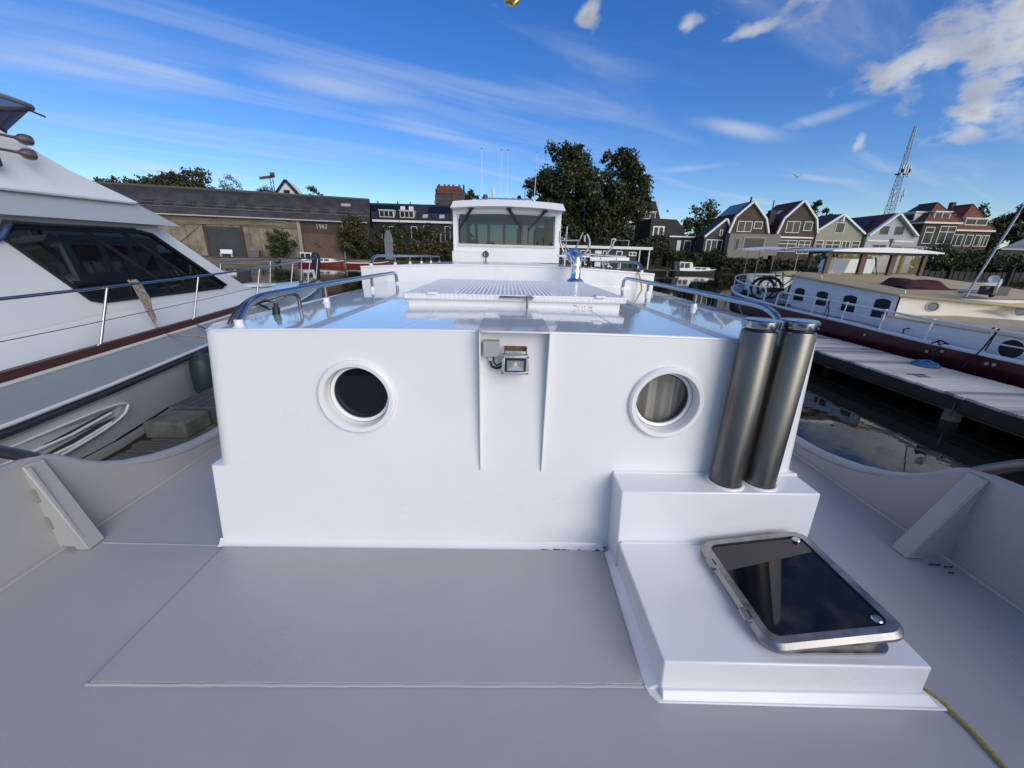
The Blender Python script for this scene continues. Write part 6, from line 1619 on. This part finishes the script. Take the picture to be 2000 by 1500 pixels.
small_boat('covered_boat', 'white hulled boat with a dark cover right of the barge wheelhouse', (56, 47, WZ + .1), R(3), 8, 2.4, SWH, BLKB, False, None)
o = ob('boat_tarpaulin', MB().grid(lambda u, v: (14.2 + 5.2 * u, 22.0 + 3 * v, -.3 + 1.35 * math.sin(math.pi * min(1, max(0, u))) ** .6 * math.sin(math.pi * v) ** .5), 24, 10), mat('tan_tarpaulin', (.42, .32, .14), .8, bump=.4, bscale=3, bdist=.05), smooth=60)
tag(o, 'tan tarpaulin over a boat behind the barge wheelhouse glass', 'tarpaulin')

# black houseboat with white trim
t = thing('houseboat', 'low black houseboat with white trim below the large tree', 'houseboat', loc=(15.5, 63, WZ))
ob('pontoon_hull', MB().box(7, 22, 62.5, 68, WZ - .3, .05), mat('concrete_hull', (.09, .09, .085), .8), t)
ob('wall', MB().box(7.5, 20.3, 63, 68, .05, 2.85), BLKB, t); ob('roof', MB().box(7.2, 22.5, 62.5, 68.5, 2.85, 3.25), WTRIM, t)
for a, b, z0, z1, n_ in ((8.6, 9.3, 1.4, 2.5, 1), (11.4, 13.0, .4, 2.6, 2), (14.9, 15.8, .5, 2.6, 1), (17.0, 18.0, 1.0, 2.6, 1), (19.0, 20.2, 1.9, 2.5, 2)): window(t, a, b, z0, z1, 63, WTRIM, n_, t=.14)
ob('door', MB().box(13.7, 14.7, 62.92, 62.99, .1, 2.6), WTRIM, t)
for x in (20.5, 22.0): ob('porch_post', MB().box(x, x + .15, 62.6, 62.75, .0, 2.85), WTRIM, t)
o = ob('jetty_deck', MB().box(20, 27, 62, 64, -.15, .0).box(21, 21.2, 62, 62.2, -1.2, 0).box(25, 25.2, 62, 62.2, -1.2, 0), WEATH2); tag(o, 'low dark jetty beside the black houseboat', 'jetty')
st_ = thing('steel_frame', 'thin white steel frame standing behind the houseboat roof', 'frame', loc=(18, 69, GY))
ob('tube', MB().tube([(17.6, 69, GY), (17.6, 69, 4.4), (20.6, 69, 4.4), (20.6, 69, GY)], .06, 6), WTRIM, st_)
# street lamp, white gable house and crane behind the warehouse roof
o = ob('lamp_post', MB().tube([(-13.6, 84, GY), (-13.6, 84, 5.0)], .10, 8).lathe([(.2, 0), (.26, .25), (.05, .35), (.001, .36)], (-13.6, 84, 5.0), n=10), mat('pale_lamp', (.45, .46, .45), .5)); tag(o, 'pale lamp post among the shrubs left of the wheelhouse', 'lamp post')
o = ob('lamp_post', MB().tube([(9.6, 72, GY), (9.6, 72, 4.6)], .10, 8).lathe([(.16, 0), (.2, .2), (.001, .3)], (9.6, 72, 4.6), n=10), mat('pale_lamp', (.45, .46, .45), .5)); tag(o, 'pale bollard lamp behind the wheelhouse right of it', 'lamp post')
t = thing('white_gable_house', 'white gabled attic rising above the warehouse roof', 'house', loc=(-47.6, 92, GY))
ob('wall', MB().prism([(-50.4, 92, GY), (-44.9, 92, GY), (-44.9, 92, 12.3), (-47.5, 92, 15.4), (-50.4, 92, 12.3)], (0, 3.5, 0)), mat('white_render', (.66, .66, .64), .8), t, smooth=0)
for a, b in (((-50.8, 12.0), (-47.5, 15.6)), ((-47.5, 15.6), (-44.5, 12.0))): ob('verge_board', MB().bar((a[0], 91.9, a[1]), (b[0], 91.9, b[1]), .5, .22, up=(0, 1, 0)), BLKB, t)
window(t, -48.2, -46.9, 12.0, 13.7, 92, BLKB, 1, t=.18)
for a, b in (((-50.6, 12.2), (-47.5, 15.5)), ((-47.5, 15.5), (-44.6, 12.2))): ob('roof', MB().prism([(a[0], 92.1, a[1]), (b[0], 92.1, b[1]), (b[0], 92.1, b[1] + .25), (a[0], 92.1, a[1] + .25)], (0, .5, 0)), TILE_D, t)
t = thing('harbour_crane', 'small rusty harbour crane beside the white gable above the warehouse', 'crane', loc=(-49.3, 86, GY))
cm = MB()
for dx in (-.35, .35): cm.tube([(-48.2 + dx, 88, GY), (-48.2 + dx * .8, 88, 15.2)], .07, 5)
for i in range(6): cm.tube([(-48.6, 88, 10 + i), (-47.9, 88, 11 + i)], .05, 4)
ob('mast', cm, mat('rusty_steel', (.10, .07, .055), .8), t); ob('jib', MB().bar((-50.5, 88, 15.2), (-47.7, 88, 15.6), .5, .4).obox((-47.9, 88, 15.9), (.7, .5, .8)), mat('rusty_steel', (.10, .07, .055), .8), t)

# lattice radio mast
t = thing('radio_mast', 'tall lattice radio mast rising behind the houses on the right', 'mast', loc=(147.5, 160, 0))
def mw(z): return 1.9 - 1.55 * min(1, max(0, (z - 8) / 42))
MST = mat('mast_steel', (.32, .35, .40), .5, metal=.4); MSR = mat('mast_red', (.40, .24, .22), .6)
lv = [8 + i * 1.4 for i in range(31)]
for k_ in range(4):
    a = math.pi / 4 + k_ * math.pi / 2
    ob('mast_leg', MB().tube([(147.5 + mw(z) * math.cos(a), 160 + mw(z) * math.sin(a), z) for z in (0, 20, 35, 50)], .13, 5), MST, t)
    m_ = MB(); b = a + math.pi / 2
    for i, (z, zn) in enumerate(zip(lv, lv[1:])):
        p, q = (a, b) if i % 2 else (b, a)
        m_.tube([(147.5 + mw(z) * math.cos(p), 160 + mw(z) * math.sin(p), z), (147.5 + mw(zn) * math.cos(q), 160 + mw(zn) * math.sin(q), zn)], .07, 4)
        m_.tube([(147.5 + mw(z) * math.cos(a), 160 + mw(z) * math.sin(a), z), (147.5 + mw(z) * math.cos(b), 160 + mw(z) * math.sin(b), z)], .05, 4)
    ob('lattice', m_, MST, t)
for z, dxs in ((35.5, (-1.5, -.6, .5, 1.3)), (34.2, (-1.5, 1.3)), (27.4, (-1.9, 1.8)), (25.8, (-1.7, 1.6))):
    for dx in dxs: ob('antenna_panel', MB().box(147.5 + dx - .25, 147.5 + dx + .25, 158.2, 158.6, z - 1.3, z + 1.3), MST, t)
ob('platform', MB().lathe([(.3, 0), (1.9, 0), (1.9, .25), (.3, .25)], (147.5, 160, 34.0), n=12), MST, t)
ob('tip', MB().tube([(147.5, 160, 49.5), (147.5, 160, 52)], .06, 5), MSR, t)

# fence along the right bank
t = thing('plank_fence', 'dark plank fence along the bank at the far right', 'fence', loc=(66, 56, GY))
FN = mat('dark_fence', (.022, .022, .018), .8, var=.4, vscale=1)
for i in range(26): ob('board', MB().box(60 + i * .8, 60.78 + i * .8, 57.5 - i * .08, 57.56 - i * .08, -.3, .9 + random.uniform(-.05, .05)), FN, t, smooth=0)
for i in range(6): ob('post', MB().box(60 + i * 4, 60.2 + i * 4, 57.2 - i * .4, 57.4 - i * .4, -1, 1.7), FN, t, smooth=0)

# ------------------------------------------------------------------ foliage
LEAF_D = leaf_mat('dark_leaves', (.018, .026, .010), (.042, .052, .018), (.095, .098, .034))
LEAF_G = leaf_mat('mid_leaves', (.020, .034, .010), (.048, .072, .018), (.10, .125, .036))
LEAF_Y = leaf_mat('olive_leaves', (.030, .030, .010), (.065, .062, .020), (.12, .10, .040))
BARK = mat('bark', (.045, .035, .026), .9, var=.4, vscale=3, bump=.8, bscale=8, bdist=.05)
rng = np.random.default_rng(4)


def leaf_obj(name, blobs, n_, size, ma, parent, sub=9, fill=.5):
    """leaf faces gathered in clumps spread through the crown volume"""
    vol = np.array([b[3] * b[4] * b[5] for b in blobs]) ** .75; vol /= vol.sum()
    cs = []
    for b, w in zip(blobs, vol):
        m_ = max(6, int(1.5 * sub * len(blobs) * w))
        d = rng.normal(size=(m_, 3)); d /= np.linalg.norm(d, axis=1)[:, None]
        rad = rng.uniform(.2, 1.0, (m_, 1)) ** .45
        c = np.array(b[:3]) + d * rad * np.array(b[3:6])
        r = rng.uniform(.18, .44, (m_, 1)) * (b[3] * b[4] * b[5]) ** (1 / 3)
        cs.append(np.hstack([c, r]))
    cs = np.vstack(cs)
    w = cs[:, 3] ** 2.2; w /= w.sum()
    idx = rng.choice(len(cs), n_, p=w)
    d = rng.normal(size=(n_, 3)); d /= np.linalg.norm(d, axis=1)[:, None]
    P_ = cs[idx, :3] + d * (rng.uniform(0, 1, (n_, 1)) ** (1 / 2.0) * rng.uniform(.7, 1.35, (n_, 1))) * cs[idx, 3:4] * np.array([1.05, 1.05, .85])
    a = rng.normal(size=(n_, 3)); a /= np.linalg.norm(a, axis=1)[:, None]
    b = np.cross(a, rng.normal(size=(n_, 3))); b /= np.linalg.norm(b, axis=1)[:, None]
    s = size * rng.uniform(.55, 1.25, (n_, 1))
    V = np.empty((n_, 4, 3)); V[:, 0] = P_ + a * s; V[:, 1] = P_ + b * s * .55; V[:, 2] = P_ - a * s; V[:, 3] = P_ - b * s * .55
    me = D.meshes.new(name); me.vertices.add(n_ * 4); me.vertices.foreach_set('co', V.reshape(-1))
    me.loops.add(n_ * 4); me.loops.foreach_set('vertex_index', np.arange(n_ * 4, dtype=np.int32))
    me.polygons.add(n_); me.polygons.foreach_set('loop_start', np.arange(0, n_ * 4, 4, dtype=np.int32)); me.polygons.foreach_set('loop_total', np.full(n_, 4, dtype=np.int32))
    me.materials.append(ma); me.update(calc_edges=True); me.validate()
    o = D.objects.new(name, me); link(o, parent)
    return o


def tree(name, label, x, y, z0, blobs, n_, size, ma, cat_='tree', group=None, tr=.35, limbs=7, sub=9):
    """tapered trunk, limbs to the crown clumps, crown of leaf faces; blobs relative to (x, y, z0)"""
    t = thing(name, label, cat_, group, loc=(x, y, z0))
    B = [(x + b[0], y + b[1], z0 + b[2], *b[3:]) for b in blobs]
    top = max(b[2] for b in B)
    h0 = z0 + (min(b[2] - b[5] for b in B) - z0) * .9
    tm = MB().tube([(x, y, z0 - .3), (x + .1, y, z0 + (h0 - z0) * .5), (x - .05, y, h0), (x + .1, y, h0 + (top - h0) * .6)], [tr * 1.3, tr, tr * .85, tr * .35], 8)
    for i in range(limbs):
        b = B[i % len(B)]
        tm.tube([(x, y, h0 + (top - h0) * random.uniform(0, .3)), ((x + b[0]) / 2 + random.uniform(-.5, .5), (y + b[1]) / 2, (h0 + b[2]) / 2 + .3), (b[0] + random.uniform(-.4, .4) * b[3], b[1], b[2] + random.uniform(-.1, .4) * b[5])], [tr * .5, tr * .3, tr * .1], 6)
    ob('trunk', tm, BARK, t, smooth=60)
    leaf_obj('crown', B, n_, size, ma, t, sub)
    return t


random.seed(21)
# big tree right of the wheelhouse
tree('broadleaf_tree', 'large dark broadleaf tree towering right of the wheelhouse', 15, 79, GY, [(-5.5, 0, 15.5, 4.5, 4, 4.6), (-8.2, 0, 12.2, 3.2, 3.5, 3.4), (-3.0, 0, 17.8, 2.8, 3.0, 2.8), (1.2, 0, 13.6, 3.2, 3.6, 3.8), (5.6, 0, 17.2, 3.6, 3.4, 3.2), (8.2, 0, 14.5, 3.0, 3.6, 4.0), (9.0, 0, 10.8, 2.8, 3.2, 3.0), (5.0, -1, 11.0, 4.2, 4.0, 3.6), (0, -1, 10.6, 4.8, 4.2, 3.6), (-5.5, -1, 9.8, 3.8, 3.6, 3.2), (2, -1.5, 6.0, 3.8, 3, 3.0), (-2.5, -1, 5.6, 3, 3, 3.0), (5.5, -1, 5.4, 3, 3, 2.6)], 40000, .33, LEAF_D, tr=.7, limbs=14, sub=16)
G2 = 'trees behind the warehouse roof'
tree('round_tree', 'round dark tree crown above the left part of the warehouse roof', -73.5, 97, GY, [(-3, 0, 14.0, 4.6, 4, 3.4), (2.5, 0, 14.6, 4.2, 4, 3.2), (0, 0, 12, 6, 4, 3)], 9000, .36, LEAF_D, group=G2, sub=24)
tree('birch_tree', 'thin pale birch right of the round dark tree', -62.5, 97, GY, [(0, 0, 14.2, 2.0, 2, 2.4), (.8, 0, 11.5, 2.2, 2, 2)], 2000, .17, LEAF_G, group=G2, tr=.16, limbs=12, sub=22)
tree('low_tree', 'low dark tree crown emerging behind the left yacht\'s flybridge', -87, 97, GY, [(0, 0, 13.2, 5.0, 3, 2.6)], 3200, .36, LEAF_D, group=G2, sub=24)
tree('birch_tree', 'small airy birch left of the crane', -52.5, 93, GY, [(0, 0, 12.4, 2.2, 2, 1.6)], 1300, .17, LEAF_G, group=G2, tr=.13, sub=24)
tree('birch_tree', 'small airy birch right of the white gable', -42.5, 93, GY, [(0, 0, 12.6, 1.6, 2, 1.6), (1.5, 0, 11.6, 1.6, 1.6, 1.2)], 1200, .18, LEAF_G, group=G2, tr=.13)
tree('low_tree', 'little round treetop over the right half of the warehouse roof', -38.2, 105, GY, [(0, 0, 12.5, 1.4, 1.5, 1.1)], 500, .3, LEAF_D, group=G2, tr=.15)
tree('small_tree', 'small dark tree left of the wheelhouse aerials', -7.5, 100, GY, [(0, 0, 13.2, 2.6, 2, 2.2), (1, 0, 11, 3, 2, 2)], 1800, .34, LEAF_D)
G3 = 'trees between the houses'
tree('pale_tree', 'green poplar like tree left of the brown gambrel house', 45.2, 96, GY, [(0, 0, 10.5, 3.2, 3, 3.6), (-2.2, 0, 7.8, 2.6, 3, 3), (3.6, 0, 9.2, 2.2, 2, 2.6), (1, 0, 6, 4.5, 3, 3)], 5200, .34, LEAF_G, group=G3, sub=18)
tree('low_tree', 'dark treetop between the red roofed gambrel and the sage gable', 71, 96, GY, [(0, 0, 11.8, 3.6, 3, 2.8)], 2200, .38, LEAF_D, group=G3)
tree('dark_tree', 'dark spreading tree behind the house at the right end', 115, 96, GY, [(0, 0, 12.2, 6, 4, 3.6), (6, 0, 11.5, 5, 4, 3.4), (-4, 0, 9, 5, 4, 4), (3, 0, 7, 8, 4, 4)], 7500, .42, LEAF_D, group=G3)
tree('dark_tree', 'dark tree filling the right edge above the pavilion', 126, 90, GY, [(0, 0, 9.2, 6, 4, 4.2), (-3, 0, 6, 7, 4, 4)], 4500, .42, LEAF_D, group=G3)
tree('low_tree', 'small tree behind the pale gable house', 86, 110, GY, [(0, 0, 11.6, 3.2, 3, 2)], 1300, .36, LEAF_D, group=G3)
# bank shrubs
G4 = 'shrubs on the far bank'


def shrub(name, label, x, y, w, h, n_, ma, z0=GY, size=.2, dep=1.4):
    t = thing(name, label, 'shrub', G4, loc=(x, y, z0))
    bl_ = []
    k_ = max(2, int(w / max(.9, h * .55)))
    for i in range(k_):
        u = (i + .5) / k_ - .5
        bl_.append((x + u * w * .85, y + random.uniform(-.4, .4), z0 + h * random.uniform(.40, .55), w / k_ * .75, dep, h * random.uniform(.42, .55)))
    for b in bl_: ob('stem', MB().tube([(b[0], b[1], z0 - .2), (b[0] + random.uniform(-.3, .3), b[1], z0 + h * .6)], [.07, .03], 5), BARK, t)
    leaf_obj('foliage', bl_, int(n_ * 1.5), size, ma, t, 18)
    return t


shrub('ivy_clump', 'olive ivy covered clump at the right end of the warehouse', -26.2, 71, 4.0, 7.6, 3200, LEAF_Y, dep=2)
shrub('dark_shrub', 'dark shrub hiding the foot of the warehouse end wall', -24.5, 70, 4.5, 4.4, 2400, LEAF_D)
shrub('green_shrub', 'bright green shrub growing against the warehouse boards', -36.2, 66, 4.4, 4.4, 1600, LEAF_G, dep=1.2)
shrub('hedge', 'brownish green hedge along the bank left of the wheelhouse', -15.8, 71.5, 15, 3.6, 7000, LEAF_Y, size=.2)
shrub('dark_shrub', 'dark leafy bush in front of the terrace under its left dormer', -23.5, 84, 6.5, 7.2, 3000, LEAF_D, size=.28, dep=2)
shrub('dark_conifer', 'dark bush in front of the terrace under its skylights', -16.5, 85, 5.5, 7.2, 2600, LEAF_D, size=.26, dep=2)
shrub('dark_shrub', 'dark bush close to the wheelhouse\'s left side', -9.2, 84, 4.5, 8.5, 2600, LEAF_D, size=.28, dep=2)
shrub('dark_shrub', 'dark shrubs right behind the black houseboat', 14, 71.5, 15, 4.6, 5200, LEAF_D, dep=1.6)
shrub('dark_shrub', 'dark bush between the houseboat and the annexe', 25.4, 70, 6.5, 5.6, 3400, LEAF_D)
shrub('green_shrub', 'garden shrubs before the low dark annexe', 33, 70.5, 9.5, 3.2, 3200, LEAF_G)
shrub('reed_clump', 'olive reeds on the bank right of the white cabin boat', 39.0, 67.2, 8.5, 2.5, 3200, LEAF_Y, z0=-.2, size=.22)
shrub('reed_clump', 'reeds on the bank below the timber bay', 47.5, 66.4, 8, 2.4, 2600, LEAF_Y, z0=-.2, size=.22)
shrub('dark_shrub', 'dark bushes at the foot of the sage gable house', 56, 67, 10, 3.0, 3000, LEAF_D)
shrub('green_shrub', 'rounded green willow bush below the hipped house', 66.3, 60, 6.2, 4.6, 3600, LEAF_G, z0=-.3, dep=2)
shrub('dark_shrub', 'dark bushes at the foot of the tall red roofed house', 75.5, 62.5, 9, 4.2, 3600, LEAF_D, dep=2)
shrub('dark_shrub', 'dark bushes under the pavilion deck', 80, 58, 12, 2.0, 2600, LEAF_D)

o = ob('upended_dinghy', MB().prism([(-20.5, 68.4, .3), (-19.2, 68.4, .3), (-19.1, 68.4, 3.6), (-19.4, 68.4, 4.6), (-19.9, 68.4, 5.1), (-20.3, 68.4, 4.6), (-20.5, 68.4, 3.6)], (0, .5, 0)), mat('grey_dinghy', (.16, .17, .18), .7, var=.15, vscale=1), bevel=.12, bseg=3)
tag(o, 'grey upended dinghy standing between the ivy clump and the hedge', 'dinghy')

# gulls in flight
for x, y, z, s_, a, lb in ((27.1, 40, 9.1, .55, .5, 'gull with raised wings flying over the houses on the right'), (15.35, 40, 5.85, .4, -.3, 'small gull flying right of the large tree')):
    m_ = MB().lathe([(.001, -.5), (.06, -.35), (.11, 0), (.07, .3), (.04, .42), (.001, .5)], (0, 0, 0), (1, .1, .05), 10)
    for sg in (-1, 1): m_.add([(-.12, 0, .05), (.18, 0, .05), (.10, sg * .5, .45 + .1 * sg), (-.25, sg * 1.05, .55 + .25 * sg), (-.18, sg * .5, .40 + .1 * sg)], [(0, 1, 2, 4), (4, 2, 3)])
    o = ob('gull', m_, mat('gull_plumage', (.22, .22, .23), .8), smooth=60); o.location = (x, y, z); o.scale = (s_, s_, s_); o.rotation_euler = (0, R(-15), a)
    tag(o, lb, 'bird', 'gulls')
